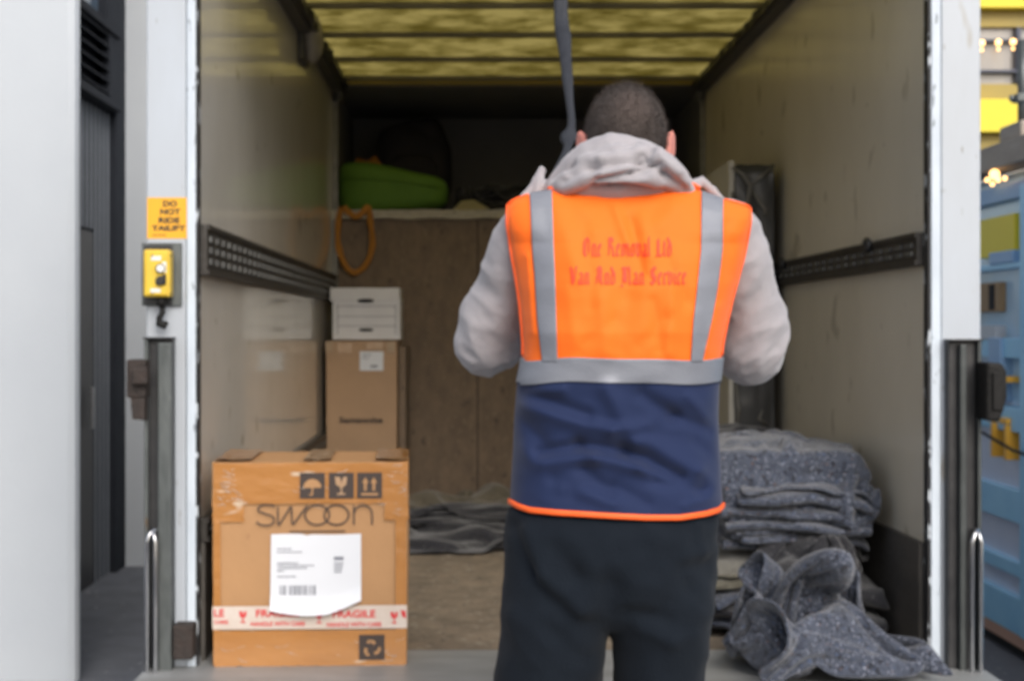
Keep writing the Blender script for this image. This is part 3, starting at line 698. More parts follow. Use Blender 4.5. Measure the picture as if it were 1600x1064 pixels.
# tail lift platform lowered, the man stands on it (below the picture)
tp = build('tail_lift_platform', MB().box(-.72, 1.24, 1.9, 3.72, .16, .20, .006), 'sill', van)
build('lift_arm', MB().box(-.85, -.72, 3.6, 3.95, .15, .30, .006).box(1.241, 1.38, 3.6, 3.95, .15, .30, .006), 'black_steel', tp)
build('ground_leg', MB().box(-.6, -.5, 2.0, 2.1, .001, .159).box(1.0, 1.1, 2.0, 2.1, .001, .159).box(-.6, -.5, 3.5, 3.6, .001, .159).box(1.0, 1.1, 3.5, 3.6, .001, .159), 'black_steel', tp)
for x in (-.70, 1.20):
    m_ = MB().cyl((x - .1, 8.0, .285), (x + .12, 8.0, .285), .28, 28); build('wheel', m_, 'rubber', van, True)
CLOTH = {}
CLOTH['A'] = (44, 44, [
-188,28,21,-10,-10,-16,-17,-17,-18,-18,-19,-16,-17,-18,-2,-7,-7,-6,26,6,-23,3,12,-23,15,21,-11,-14,-3,-8,6,12,14,11,8,8,6,6,4,1,-5,-7,-24,-11,
-178,28,22,-9,-15,-16,-12,-17,-18,-19,-20,-17,-17,-13,-13,5,-11,-16,15,20,-17,-18,13,-13,21,-3,-4,-2,-12,10,11,11,11,13,11,7,7,6,4,1,-4,-18,-16,-8,
-169,27,24,-8,-14,-17,-12,-19,-17,-20,-19,-16,-15,-12,-12,-13,4,-17,-6,24,-24,-5,-2,17,19,-2,-16,-7,9,8,12,10,10,10,12,10,7,6,3,3,-7,-17,-15,-14,
-161,25,26,-7,-22,-9,-20,-12,-17,-20,-16,-17,-12,-13,-14,-6,-9,-9,-24,18,-15,-1,16,16,14,-10,-15,6,9,8,11,10,9,8,11,9,9,6,4,1,-7,-16,-15,-14,
-150,23,3,12,-21,-18,-6,-21,-14,-17,-12,-16,-12,-12,-16,-12,2,-20,-19,-10,22,-3,17,-7,23,-18,9,6,7,7,10,10,8,8,9,10,8,6,3,2,-10,-17,-11,-14,
-147,25,14,-10,-8,-10,-15,-16,-18,-10,-12,-16,-12,-11,-16,-11,-13,-14,-15,-8,24,1,-2,13,9,-3,6,8,5,-5,19,11,8,7,9,9,8,2,6,1,-13,-15,-10,-13,
-142,23,24,-8,-12,-17,-11,-14,-19,-4,-13,-14,-13,-11,-15,-15,-9,-15,-15,-11,25,11,-15,21,-1,8,7,5,5,-14,16,9,19,7,6,12,2,8,4,1,-16,-14,-9,-12,
-135,23,23,-1,-13,-18,-14,-15,-15,1,-12,-13,-14,-11,-14,-15,-15,-11,-17,-5,5,18,-8,3,12,10,10,-12,3,-1,9,15,22,11,7,2,13,-3,12,-1,-17,-11,-11,-15,
-128,23,24,5,-15,-16,-15,-14,-14,2,-12,-13,-13,-11,-14,-15,-15,-16,-14,1,6,5,1,0,11,10,-6,3,-7,10,10,10,21,16,9,-1,6,9,6,-1,-18,-11,-12,-12,
-121,23,25,10,-15,-16,-15,-12,-14,5,-13,-13,-15,-12,-17,-13,-15,-13,-15,-8,13,2,7,-12,22,1,2,-4,1,6,14,9,16,17,16,0,7,9,6,-8,-17,-16,-11,-14,
-113,23,25,15,-16,-15,-16,-10,-14,5,-16,-13,-11,-18,-18,-6,-15,-13,-16,-14,12,3,-12,3,24,10,-6,1,6,6,16,9,17,17,14,1,10,10,3,-14,-16,-16,-18,-13,
-106,23,25,21,-17,-15,-16,-13,-8,4,-16,-12,-19,-17,-11,-13,-12,-15,-20,-11,-6,7,-13,15,24,0,14,5,4,11,15,10,14,12,12,13,9,10,-4,-17,-16,-19,-14,-19,
-101,24,24,24,-15,-14,-15,-11,-6,0,-15,-19,-13,-18,-26,-2,-7,-18,-21,-9,-20,-1,-1,25,22,13,3,12,10,14,12,13,14,11,12,10,12,7,-12,-17,-18,-20,-16,-19,
-95,23,24,23,-8,-15,-13,-10,-5,-2,-18,-16,-15,-23,-19,-15,4,-18,-20,-17,-13,-13,1,25,24,23,16,0,24,14,12,13,11,13,11,9,11,1,-16,-18,-18,-21,-18,-20,
-89,21,25,23,-3,-14,-13,-8,-4,-7,-18,-16,-16,-21,-17,-13,3,-19,-19,-16,-14,-16,-9,25,20,23,21,21,6,28,19,14,11,11,11,8,9,-6,-18,-19,-19,-22,-20,-20,
-79,16,24,23,5,-16,-11,-6,-5,-9,-17,-18,-16,-18,-17,-11,3,-22,-18,-17,-15,-13,-15,13,20,23,21,16,20,14,22,19,22,24,8,7,6,-11,-19,-20,-20,-21,-20,-21,
-71,14,16,24,18,-16,-8,-6,-7,-14,-12,-17,-18,-17,-14,-10,-1,-21,-18,-17,-13,-13,-14,-8,21,20,22,20,22,21,23,25,21,22,14,5,2,-14,-19,-20,-21,-20,-21,-21,
-58,14,12,16,22,-9,-12,0,-15,-5,-14,-15,-18,-17,-11,-10,-6,-19,-18,-17,-14,-15,-14,-11,6,23,22,24,24,27,24,25,23,8,18,19,-5,-14,-20,-19,-21,-20,-21,-21,
-42,12,13,10,8,11,-17,4,-14,-15,-7,-13,-16,-17,-10,-9,-22,-13,-13,-17,-17,-15,-15,-2,-9,24,22,25,25,25,27,25,24,16,9,18,-2,-16,-20,-18,-19,-21,-20,-21,
-24,12,10,5,12,10,-17,3,-11,-15,-14,-11,-13,-16,-13,-14,-16,-16,-13,-14,-17,-15,-15,-17,8,21,21,24,24,23,22,24,25,23,15,2,9,-18,-17,-21,-18,-22,-20,-19,
-9,6,2,17,14,-3,-3,-14,3,-15,-15,-12,-14,-14,-14,-12,-15,-17,-18,-11,-17,-15,-16,-17,9,16,23,24,21,23,23,24,24,24,23,-1,8,-20,-16,-20,-21,-20,-20,-18,
8,5,0,11,5,11,-7,-14,-6,-3,-15,-13,-12,-13,-15,-15,-14,-17,-17,-15,-16,-15,-14,-18,11,13,21,24,19,24,23,24,24,22,25,8,2,-20,-16,-20,-21,-20,-18,-19,
24,-1,1,13,6,-1,-4,-5,-6,-7,-13,-13,-11,-14,-15,-14,-15,-18,-16,-17,-14,-15,-15,-17,10,13,16,24,21,22,23,24,21,22,13,14,14,-21,-16,-19,-21,-18,-17,-20,
39,-4,5,-4,20,-1,-3,-4,-7,-9,-12,-12,-12,-15,-13,-16,-16,-16,-18,-17,-16,-15,-14,-14,8,15,15,18,23,23,23,24,24,20,24,8,7,-20,-19,-21,-16,-15,-19,-19,
53,-3,3,-8,7,18,-2,-6,-6,-9,-12,-14,-11,-14,-15,-14,-17,-16,-17,-17,-16,-15,-14,-13,6,14,16,16,19,22,24,24,24,25,23,17,-14,-17,-16,-16,-15,-16,-19,-20,
68,-3,-3,-1,-5,23,6,-6,-8,-7,-14,-13,-11,-15,-13,-16,-17,-16,-17,-17,-15,-16,-14,-14,6,15,15,16,17,18,23,24,25,25,23,20,-14,-16,-18,-16,-14,-17,-19,-20,
84,-5,1,-6,4,0,21,-5,-4,-9,-15,-11,-13,-15,-18,-14,-17,-14,-17,-18,-15,-15,-15,-13,4,15,15,16,17,17,18,24,24,25,24,22,-12,-17,-18,-15,-15,-19,-17,-19,
103,-6,-6,4,5,-2,0,18,-7,-12,-16,-17,-13,-14,-15,-16,-15,-15,-16,-17,-16,-15,-14,-14,4,14,15,16,17,18,16,19,24,25,23,24,-9,-17,-18,-14,-16,-19,-15,-20,
123,-6,-9,5,-4,11,-6,15,-5,-24,-5,-14,-14,-15,-15,-16,-16,-17,-16,-16,-16,-16,-13,-16,5,14,15,16,16,17,18,16,19,24,24,25,-3,-18,-17,-13,-17,-19,-14,-18,
143,-9,-8,-4,10,1,3,-7,-9,-6,-6,-17,-10,-16,-15,-17,-15,-17,-17,-16,-17,-15,-13,-15,5,14,15,16,16,16,17,16,11,22,24,24,8,-17,-17,-13,-18,-16,-14,-18,
141,10,-16,8,8,-3,2,-5,-8,-5,-12,-16,-11,-20,-10,-18,-16,-16,-16,-16,-16,-17,-13,-14,8,12,15,16,15,17,16,14,9,12,22,26,21,-16,-16,-13,-18,-15,-14,-17,
160,-22,14,7,9,-2,-4,-1,-10,-9,-16,-11,-15,-14,-12,-17,-15,-17,-17,-17,-15,-13,-14,-13,10,12,14,15,15,15,17,15,8,13,12,18,24,-2,-15,-15,-17,-15,-14,-16,
157,1,3,16,-6,11,-6,-1,-11,-13,-15,-13,-11,-13,-14,-16,-15,-17,-16,-16,-16,-13,-16,-6,12,10,13,15,14,14,14,18,8,12,8,7,25,13,-16,-15,-16,-16,-15,-13,
170,3,2,12,-3,3,4,-3,-12,-13,-14,-13,-10,-13,-16,-15,-16,-15,-16,-16,-16,-15,-13,-1,12,10,11,13,12,16,12,17,10,10,3,9,16,20,-11,-16,-15,-16,-14,-14,
182,0,10,2,5,3,4,-4,-13,-11,-13,-12,-11,-16,-14,-16,-15,-14,-17,-16,-15,-15,-12,3,12,9,9,12,10,14,12,13,14,10,3,9,11,20,-9,-16,-13,-15,-14,-14,
194,-4,15,4,0,3,11,-6,-13,-13,-11,-13,-9,-15,-16,-15,-14,-17,-15,-16,-15,-16,-9,5,3,16,8,11,10,7,15,13,6,18,4,8,6,20,-14,-7,-11,-16,-14,-15,
196,7,10,12,-1,8,10,-9,-13,-13,-11,-13,-11,-14,-14,-16,-15,-16,-16,-15,-16,-16,-8,4,4,10,9,10,14,6,15,9,10,12,8,12,6,3,-3,0,-15,-14,-15,-15,
213,8,9,11,-4,16,7,-11,-12,-12,-12,-13,-13,-14,-13,-15,-16,-16,-16,-16,-17,-17,-5,1,4,11,3,14,12,12,8,11,14,8,10,15,7,2,-2,-14,-4,-14,-15,-15,
221,14,15,-9,17,17,3,-12,-11,-12,-12,-13,-14,-14,-15,-16,-16,-16,-17,-16,-17,-17,-6,-6,14,-3,18,8,13,16,10,11,15,10,7,17,5,-7,-3,-3,-6,-15,-15,-15,
239,11,4,7,18,17,-1,-12,-12,-13,-11,-13,-14,-15,-16,-17,-15,-17,-17,-17,-18,-16,-15,5,10,-1,16,15,14,17,11,13,12,12,9,8,6,-1,-3,-4,-10,-14,-16,-14,
257,8,-3,15,14,22,-2,-13,-12,-13,-12,-13,-14,-16,-17,-17,-16,-17,-18,-16,-18,-15,-16,10,3,7,15,19,15,18,12,14,13,10,9,8,5,-4,-1,-6,-13,-15,-13,-15,
276,-15,17,16,2,13,16,-14,-11,-12,-13,-14,-15,-16,-17,-17,-16,-17,-17,-16,-18,-17,-16,2,19,9,16,18,18,19,13,12,13,10,9,7,1,-1,-3,-9,-15,-13,-14,-15,
271,5,17,-5,22,16,-3,3,-13,-13,-13,-14,-15,-16,-16,-17,-16,-17,-17,-20,-22,-22,4,1,2,25,24,17,19,16,16,12,12,10,6,5,3,-2,-7,-13,-12,-14,-15,-16,
285,8,0,6,21,18,-1,-15,3,-12,-13,-14,-16,-16,-17,-16,-17,-17,-21,-22,-22,-14,14,1,-3,25,26,24,18,17,14,13,11,8,6,3,1,-5,-9,-12,-13,-14,-15,-21,
281,-3,-4,-18,-20,-20,-19,-19,-18,-17,-16,-19,-18,-18,-22,-24,-24,-19,5,-20,-10,10,-18,13,4,17,22,14,15,16,17,18,19,21,23,24,24,25,22,23,18,-23,-2,-19,
256,-3,-2,-17,-20,-19,-16,-18,-16,-16,-8,-18,-18,-17,-22,-22,-23,-19,-5,-18,-14,13,-19,10,12,19,17,13,14,18,18,22,21,20,21,24,24,25,23,24,22,-15,-20,-14,
232,-2,-2,-14,-17,-19,-14,-15,-17,-6,-16,-15,-17,-16,-23,-23,-22,-19,-11,-16,-2,-8,-11,12,16,18,10,14,24,12,21,22,23,22,21,21,24,24,25,25,19,-17,-20,-17,
211,1,-2,-13,-14,-19,-11,-15,-12,-11,-11,-18,-17,-17,-20,-24,-26,-17,-14,-20,-3,-11,5,5,22,13,11,21,22,9,22,23,23,23,22,22,22,25,25,24,19,-20,-19,-18,
197,8,-10,-15,-10,-17,-10,-11,-19,-10,-9,-20,-17,-19,-22,-21,-25,-17,-20,-17,2,-16,5,25,7,8,23,20,21,7,22,24,23,23,23,21,24,25,25,24,15,-18,-18,-20,
184,5,4,-21,-15,-4,-20,-11,-7,-22,-12,-17,-23,-19,-23,-23,-24,-21,-21,-15,4,-14,27,7,10,22,12,23,19,22,11,21,24,22,23,23,23,26,24,26,10,-19,-18,-18,
171,6,8,-15,-21,-12,-8,-15,-16,-8,-20,-21,-24,-24,-22,-24,-23,-24,-21,-15,5,17,2,11,24,23,6,23,25,19,16,23,12,24,25,20,26,24,26,25,4,-19,-18,-18,
158,8,6,-11,-20,-7,-20,-19,-18,-4,-21,-22,-24,-24,-24,-24,-23,-24,-21,-10,9,15,8,24,22,6,19,21,24,25,22,17,11,22,24,26,22,26,22,26,-4,-20,-18,-18,
143,7,7,-6,-15,-18,-21,-21,-18,-5,-21,-23,-23,-24,-24,-24,-23,-23,-21,13,7,-2,22,19,21,8,25,23,19,22,24,24,12,18,25,24,26,22,22,24,-14,-20,-18,-18,
126,7,5,-3,-17,-18,-21,-22,-19,-4,-22,-23,-23,-22,-23,-23,-23,-22,-19,7,16,18,15,20,9,24,16,22,24,24,17,26,19,20,19,24,25,21,25,9,-18,-19,-18,-17,
108,6,5,-1,-18,-19,-20,-21,-22,-4,-22,-21,-22,-21,-20,-24,-19,-22,-10,18,13,20,11,24,-4,23,24,20,24,20,20,26,19,20,23,25,23,21,23,-7,-19,-18,-18,-16,
91,4,4,2,-18,-19,-21,-20,-21,-4,-22,-20,-19,-20,-18,-23,-23,-13,6,13,15,18,10,19,-6,26,20,24,16,23,23,25,24,24,24,23,14,23,12,-15,-18,-15,-18,-16,
74,4,4,3,-17,-19,-21,-17,-19,-8,-21,-19,-20,-19,-7,-26,-23,-3,10,13,15,17,17,-2,9,21,25,6,24,22,25,25,23,26,18,19,22,22,-2,-17,-17,-13,-17,-14,
59,5,3,0,-12,-19,-20,-15,-18,-11,-18,-19,-20,-11,-15,-12,-25,2,14,14,15,18,18,3,9,13,15,26,5,19,26,24,26,22,21,13,23,17,-10,-17,-16,-10,-15,-14,
45,5,3,-1,-8,-19,-19,-13,-16,-15,-18,-18,-19,-12,-17,5,-24,6,16,15,17,19,20,7,11,14,15,14,18,5,17,22,24,24,14,17,23,7,-14,-16,-14,-9,-14,-14,
42,-7,4,-1,-3,-19,-18,-10,-17,-18,-18,-18,-18,-14,-14,19,-22,12,16,16,18,20,21,11,13,14,14,12,14,9,18,20,14,9,18,16,20,0,-16,-11,-13,-12,-15,-14,
55,-20,-10,-1,1,-18,-10,-14,-19,-20,-17,-18,-18,-18,-4,22,-9,14,15,19,16,21,23,17,13,12,14,13,12,10,-5,9,17,13,20,16,15,-3,-14,-13,-14,-13,-15,-15,
63,-18,-23,-14,4,-15,-12,-9,-20,-20,-18,-19,-18,-17,11,22,0,13,17,19,18,17,23,24,13,13,15,10,13,5,-4,-4,2,25,17,16,7,-4,-14,-14,-15,-16,-16,-16,
72,-22,-21,-23,-10,-7,-16,-6,-19,-20,-20,-18,-18,-14,22,23,8,16,15,18,18,21,15,18,25,10,13,9,9,7,4,-6,-7,16,14,10,8,-7,-13,-16,-17,-17,-17,-18,
82,-22,-23,-21,-22,-10,-19,-7,-18,-20,-20,-19,-19,-2,20,19,19,18,19,19,18,19,18,19,-4,13,9,10,9,6,9,8,3,-9,16,4,8,-10,-14,-16,-19,-13,-19,-20,
88,-22,-25,-17,-22,-25,-14,-17,-15,-19,-19,-19,-20,14,20,19,20,18,18,22,18,17,20,19,-19,4,9,11,11,3,8,7,5,4,3,2,4,-12,-15,-16,-17,-18,-15,-21,
90,-22,-25,-14,-24,-23,-24,-19,-17,-18,-18,-21,-10,20,19,20,20,17,19,20,20,20,19,18,-22,-14,10,10,10,4,7,6,3,5,0,4,1,-15,-16,-16,-17,-18,-13,-20,
92,-25,-25,-10,-23,-25,-26,-24,-11,-24,-20,-21,3,20,20,20,19,18,19,19,21,20,21,17,-23,-21,-5,10,10,8,10,7,-7,4,1,1,-1,-16,-17,-16,-18,-15,-12,-19,
89,-25,-25,-22,-13,-24,-25,-23,-16,-22,-22,-19,16,19,20,19,19,19,18,18,20,20,22,21,-23,-19,-20,-2,9,10,7,6,6,-5,9,-8,-8,-16,-16,-16,-17,-9,-15,-19,
84,-23,-25,-26,-21,-16,-25,-18,-22,-23,-22,-8,22,20,20,18,19,18,18,19,20,20,21,21,-18,-20,-19,-19,-3,10,7,5,5,4,1,5,-19,-18,-19,-12,-11,-13,-16,-17,
77,-25,-26,-25,-27,-11,-19,-24,-24,-22,-20,10,22,19,20,19,19,17,18,19,20,19,20,21,-13,-20,-19,-19,-18,-3,7,5,4,4,2,5,-16,-19,-19,-12,-9,-14,-14,-17,
66,-27,-24,-26,-21,-26,-13,-24,-19,-23,-13,23,20,20,16,21,18,20,18,18,19,20,21,20,-10,-20,-19,-18,-18,-18,-5,5,5,4,2,5,-13,-20,-18,-8,-12,-15,-12,-17,
51,-26,-26,-21,-21,-27,-24,-10,-23,-21,5,17,20,20,20,19,20,20,20,19,19,19,21,20,-8,-20,-19,-18,-18,-18,-18,-5,5,4,1,6,-11,-19,-18,-5,-15,-15,-11,-16,
35,-27,-20,-25,-24,-20,-25,-13,-14,5,-7,18,19,20,20,19,19,20,20,19,19,19,21,21,-8,-20,-19,-18,-17,-18,-18,-18,-5,6,2,4,-8,-19,-16,-6,-16,-15,-11,-16,
18,-21,-27,-22,-18,-24,-20,-24,-15,14,14,17,19,16,20,19,20,21,20,19,19,20,21,21,-9,-19,-20,-17,-17,-18,-16,-19,-21,-1,6,-1,-3,-18,-16,-7,-17,-14,-11,-16,
-9,-11,-20,-15,-26,-21,-22,-24,-7,15,22,17,19,16,20,19,21,21,21,19,19,20,22,21,-12,-19,-20,-18,-18,-15,-18,-18,-19,-20,1,-1,2,-18,-16,-7,-17,-14,-13,-15,
-26,1,-19,-25,-13,-25,-24,-23,1,22,18,20,20,13,22,20,22,20,20,20,21,22,21,20,-16,-17,-21,-19,-19,-18,-12,-19,-20,-20,-20,-3,6,-16,-15,-8,-18,-14,-14,-15,
-4,-27,-25,-15,-24,-17,-24,-17,8,20,21,20,20,14,23,21,23,21,20,21,21,22,21,15,-19,-16,-20,-18,-21,-15,-21,-13,-20,-20,-24,-18,2,-8,-17,-8,-18,-15,-15,-7,
-11,-22,-21,-22,-20,-23,-21,-10,14,21,21,22,21,16,22,23,22,23,20,21,21,22,20,8,-21,-15,-20,-21,-14,-18,-21,-12,-23,-23,-16,-23,-19,4,-22,-10,-19,-15,-12,-10,
-8,-22,-24,-16,-25,-23,-23,-2,19,21,22,23,23,19,20,22,24,23,20,21,22,21,19,-1,-20,-16,-20,-21,-12,-20,-23,-20,-15,-24,-15,-23,-22,0,-24,-16,-17,-15,-10,-11,
-10,-23,-17,-21,-22,-24,-20,5,23,22,23,24,23,20,21,22,24,20,22,21,22,20,15,-5,-22,-19,-18,-22,-16,-21,-19,-22,-23,-10,-25,-23,-9,-15,-21,-25,-17,-10,-7,-8,
-9,-23,-22,-19,-23,-19,-13,13,23,23,24,24,25,15,23,23,23,22,21,21,20,20,11,-23,-22,-4,-22,-23,-21,-16,-21,-25,-22,-20,-11,-23,-9,-24,-25,-20,-21,-10,-5,-6,
-5,-23,-23,-22,-15,-19,-8,19,23,23,25,24,18,22,24,22,22,21,20,20,19,19,-3,-17,-24,-8,-23,-16,-19,-20,-22,-25,-21,-14,-25,-17,-13,-26,-25,-21,-23,-10,-7,-6,
-10,-18,-17,-14,-19,-20,-1,22,23,24,24,22,19,23,23,22,21,20,19,17,19,17,-21,-18,-12,-24,-6,-26,-18,-13,-23,-24,-20,-17,-26,-15,-24,-22,-26,-21,-24,-5,-3,-17,
0,-15,-20,-20,-14,-18,4,24,24,23,21,22,21,22,22,21,20,19,18,17,18,9,-12,-24,-23,-23,-11,-13,-22,-10,-24,-24,-15,-24,-26,-25,-17,-25,-24,-24,-15,-6,-8,-21,
8,-24,-15,-14,-16,-14,9,23,24,23,21,20,22,21,20,20,19,18,16,19,18,-4,-17,-13,-22,-25,-18,-6,-23,-9,-24,-24,-18,-25,-25,-25,-21,-23,-24,-22,-10,-6,-20,-20,
5,-9,-18,-19,-19,5,3,23,23,23,20,20,20,21,19,19,19,17,18,18,12,-18,-18,-17,-11,-19,-16,-15,-12,-14,-24,-23,-24,-20,-24,-25,-24,-24,-25,-16,-7,-18,-20,-20,
22,-20,-16,-21,-15,-12,22,22,22,21,20,20,21,20,19,19,18,18,18,9,4,-14,-14,-26,-23,5,-12,-14,-16,-24,-18,-24,-21,-24,-25,-26,-25,-23,-20,-12,-16,-20,-20,-19,
18,-15,-25,-2,-13,-17,16,21,25,22,22,21,20,19,19,18,19,18,9,3,3,-21,-3,-25,-23,-3,7,-15,-20,-22,-23,-23,-22,-25,-25,-25,-25,-23,-16,-17,-20,-20,-20,-8,
13,0,17,17,-15,-8,-7,-3,-1,1,-1,1,2,1,11,-3,-2,17,2,16,0,21,16,5,19,-4,-5,-16,-20,-16,-17,-12,-9,-7,1,0,0,-2,11,-11,17,-9,5,-11,
13,1,16,19,-8,-9,-16,-3,4,-3,11,1,1,-12,0,13,5,-8,21,2,15,14,13,20,-5,14,-18,-21,-17,-13,-12,0,-6,-9,-7,-2,0,-1,9,-8,11,9,-1,-19,
13,3,14,21,-14,-4,-17,5,-7,13,0,-10,12,-14,-3,2,13,-11,24,-5,14,24,25,17,6,-17,-18,-20,-2,-19,-6,3,-1,-6,-8,-9,-4,-1,2,2,16,6,-2,-13,
15,11,6,20,-4,-14,-6,-16,13,8,-15,-4,14,-14,9,-9,-1,15,-4,2,21,25,19,21,-6,-19,-17,-11,7,-22,-5,4,1,0,-7,-8,-8,-3,2,4,16,-3,0,-10,
24,-12,22,18,6,-12,-22,2,-6,15,-20,-2,15,-14,3,12,-14,-1,-3,23,15,21,20,-2,-1,-15,-3,-13,11,-23,-4,2,-2,7,-4,-10,-4,-5,3,4,18,-2,-13,-7,
14,-2,18,10,18,-21,-4,-14,16,-5,-16,9,4,-13,0,10,9,-9,-12,21,12,22,0,20,-21,12,-19,-6,16,-9,-11,-9,-1,11,-7,-4,-8,4,-1,4,19,-4,-15,-11,
14,7,7,18,5,-13,-20,13,6,-22,9,-9,-1,0,3,-3,12,-1,-12,19,11,16,22,5,0,-2,-22,-4,5,10,-10,-10,-11,8,1,-12,4,-4,3,5,19,-8,-15,-12,
14,0,8,22,-4,-15,2,-4,12,-23,8,-7,0,6,-5,-2,2,9,-8,23,26,11,21,11,-4,-21,-12,3,6,7,-10,-10,-13,-7,9,-2,-6,7,-3,6,18,-13,-13,-9,
12,2,2,21,-12,0,-1,0,11,-21,7,-7,7,-6,-1,1,-2,-1,4,24,23,25,12,15,-7,-21,-1,-8,16,-11,-4,-1,-12,-11,-4,13,-1,-11,13,7,10,-12,-12,-13,
12,0,1,20,-8,6,2,-4,6,-21,7,-7,3,10,2,-3,-4,-10,12,22,17,15,17,6,7,-9,-19,12,-8,12,-12,4,-9,-10,-9,13,-2,-11,3,21,3,-5,-13,-12,
12,2,-2,18,-4,5,-2,7,1,-23,0,10,-10,1,-1,10,-10,4,17,-1,16,17,18,3,7,-1,1,-18,8,17,-11,6,-9,-8,-7,10,-7,-12,10,19,-6,-4,-1,-13,
18,-5,0,11,7,6,-2,-8,11,-24,0,13,1,0,-16,0,3,15,13,-17,17,13,19,-1,5,-2,8,-9,21,10,-5,6,-5,-5,-4,-8,-20,-1,23,12,-6,1,-9,-5,
12,5,1,7,12,5,-3,-17,16,-24,-2,4,11,5,-5,-3,-2,18,8,-19,3,17,17,-7,4,11,-6,23,10,10,2,-2,-5,0,-15,-16,-10,11,23,5,-3,5,-9,-6,
14,10,0,-3,20,6,-9,-19,18,-23,6,-6,9,-6,5,17,-7,16,2,-11,-14,12,16,-4,2,5,17,10,10,18,3,3,-1,-10,-12,-21,-3,19,17,2,-2,8,-6,-7,
19,7,3,-6,20,5,-11,-20,19,-20,-4,10,-9,-1,9,21,-2,13,-2,-12,-11,-1,13,2,15,0,7,15,21,-8,13,9,4,-7,-20,-19,5,23,9,-2,4,9,-3,-6,
11,17,5,-9,22,4,-13,-22,19,-14,-6,0,7,-8,12,12,11,9,-3,-8,-9,-10,3,19,11,2,10,18,-8,19,3,0,-3,7,-17,-18,12,21,2,8,5,5,-6,-3,
11,3,16,-2,17,8,-20,-20,16,1,-15,-1,0,1,19,-5,22,4,-8,0,-15,-2,0,18,11,12,9,13,-8,14,-14,7,-3,7,-5,-17,18,20,5,6,1,6,-3,-4,
12,7,-3,11,12,16,-16,-24,1,14,-10,-6,-1,5,19,-5,24,-8,-6,3,-11,10,-2,0,24,8,9,4,4,3,-9,-7,8,-7,-3,-2,23,20,6,5,3,0,-2,-2,
9,2,1,1,21,21,-10,-24,-7,2,14,-11,-4,11,5,4,7,14,-15,-4,7,-2,-15,16,8,10,6,4,5,4,2,-4,-5,10,-18,14,23,18,-5,9,4,2,-2,-2,
12,-1,2,11,0,21,7,-25,-13,0,3,12,-11,18,8,7,1,-9,8,-11,5,-7,-11,6,23,2,11,2,0,5,-7,-5,4,7,-11,24,22,14,-12,1,6,-6,-1,1,
15,9,7,-6,1,3,21,-12,-20,-6,1,10,4,15,-6,8,4,-3,-5,5,0,-13,-4,4,15,18,7,-1,8,-8,-4,-4,-5,0,9,25,23,11,-14,-6,-1,4,-12,2,
13,10,-2,17,3,-7,5,8,-18,-16,6,-4,20,8,-6,-1,5,-5,-1,-1,1,3,-6,6,5,18,9,1,12,-8,-3,-3,-5,8,-1,24,25,8,-14,-8,3,-5,-16,-2,
12,0,0,21,11,5,5,-8,-22,-1,-9,3,22,3,0,-5,-1,2,2,1,-4,-2,0,7,8,2,17,4,10,5,0,-3,-11,-10,20,21,22,3,-13,-9,1,-13,-19,-2,
12,9,-9,14,9,11,7,-11,-20,-8,0,9,15,-3,8,1,0,1,4,1,-2,-2,0,3,9,0,1,17,4,1,3,5,1,-14,2,23,23,7,-8,-6,-14,-21,-13,-2,
13,12,-9,-1,14,12,7,-17,-12,-5,1,18,-4,3,5,8,3,3,1,-1,-1,-3,0,-1,13,-1,3,3,15,7,4,-1,1,0,-10,19,10,10,9,-19,-19,-16,-11,-3,
13,9,7,-12,0,10,13,-7,-8,-9,6,18,-7,5,0,2,3,9,-4,0,2,-4,-5,-3,20,-1,4,4,1,16,8,4,0,0,-10,16,16,8,-2,-17,-21,-14,-11,-2,
12,2,12,3,-17,9,10,10,-16,-3,15,2,4,4,5,0,3,-5,2,2,-7,0,-3,-5,21,-2,5,3,3,3,16,6,5,-1,-10,12,19,1,-1,-21,-17,-9,-15,-1,
12,4,-4,17,-16,2,9,16,-11,4,18,6,4,2,2,0,-1,-3,-2,-1,-6,-8,0,-5,23,-5,4,7,5,1,3,16,5,3,-11,7,22,1,-5,-21,-14,-7,-17,-1,
12,2,14,-10,10,-14,-2,14,18,-2,22,-9,-1,4,4,2,5,-2,-3,-4,-8,-6,-2,-4,23,-6,3,7,7,5,2,1,16,-6,8,-6,25,1,-8,-21,-9,-8,-18,-4,
15,15,-3,10,-17,9,-16,2,18,21,18,-5,-13,12,2,0,-1,0,-4,-6,-9,-6,-3,2,23,-9,1,8,10,1,7,-4,7,10,-6,4,23,4,-10,-21,-2,-13,-17,-6,
16,24,7,-20,0,-12,11,-8,22,19,5,5,-10,-3,11,-4,-2,1,-4,-7,-9,-3,2,4,20,-12,0,6,7,10,-1,11,-11,8,12,2,14,8,-11,-21,1,-14,-16,-9,
12,9,13,1,-20,-3,2,10,22,7,-1,11,7,-16,8,-5,2,-5,-8,-6,-5,2,6,6,16,-13,-4,4,6,7,13,4,-13,6,11,17,-4,18,-13,-19,3,-13,-15,-11,
21,6,-9,12,-3,-15,1,16,19,-6,4,8,11,-16,3,-3,2,-4,-8,-6,-6,5,1,19,12,-16,-5,7,0,13,1,11,-11,8,2,17,1,19,-10,-17,4,-13,-12,-20,
14,13,-15,7,13,-7,-13,22,16,-8,2,6,13,-15,-5,1,-5,1,-9,-7,-2,0,8,24,7,-16,-7,2,16,3,-3,13,-7,0,19,-2,3,16,-3,-15,8,-12,-16,-18,
25,-12,1,18,-2,-3,-10,24,11,-8,3,5,8,-13,-13,-3,-1,2,-9,-5,-1,1,12,25,5,-16,-10,2,19,-6,-1,6,16,-3,18,-6,-8,14,1,-11,11,-13,-18,-17,
17,9,-10,12,-11,-4,10,23,1,4,-8,0,10,-12,-10,-6,1,-8,-5,0,1,1,18,24,-12,-1,-14,3,16,12,-8,-6,8,18,4,10,-21,7,-2,1,12,-17,-20,-17,
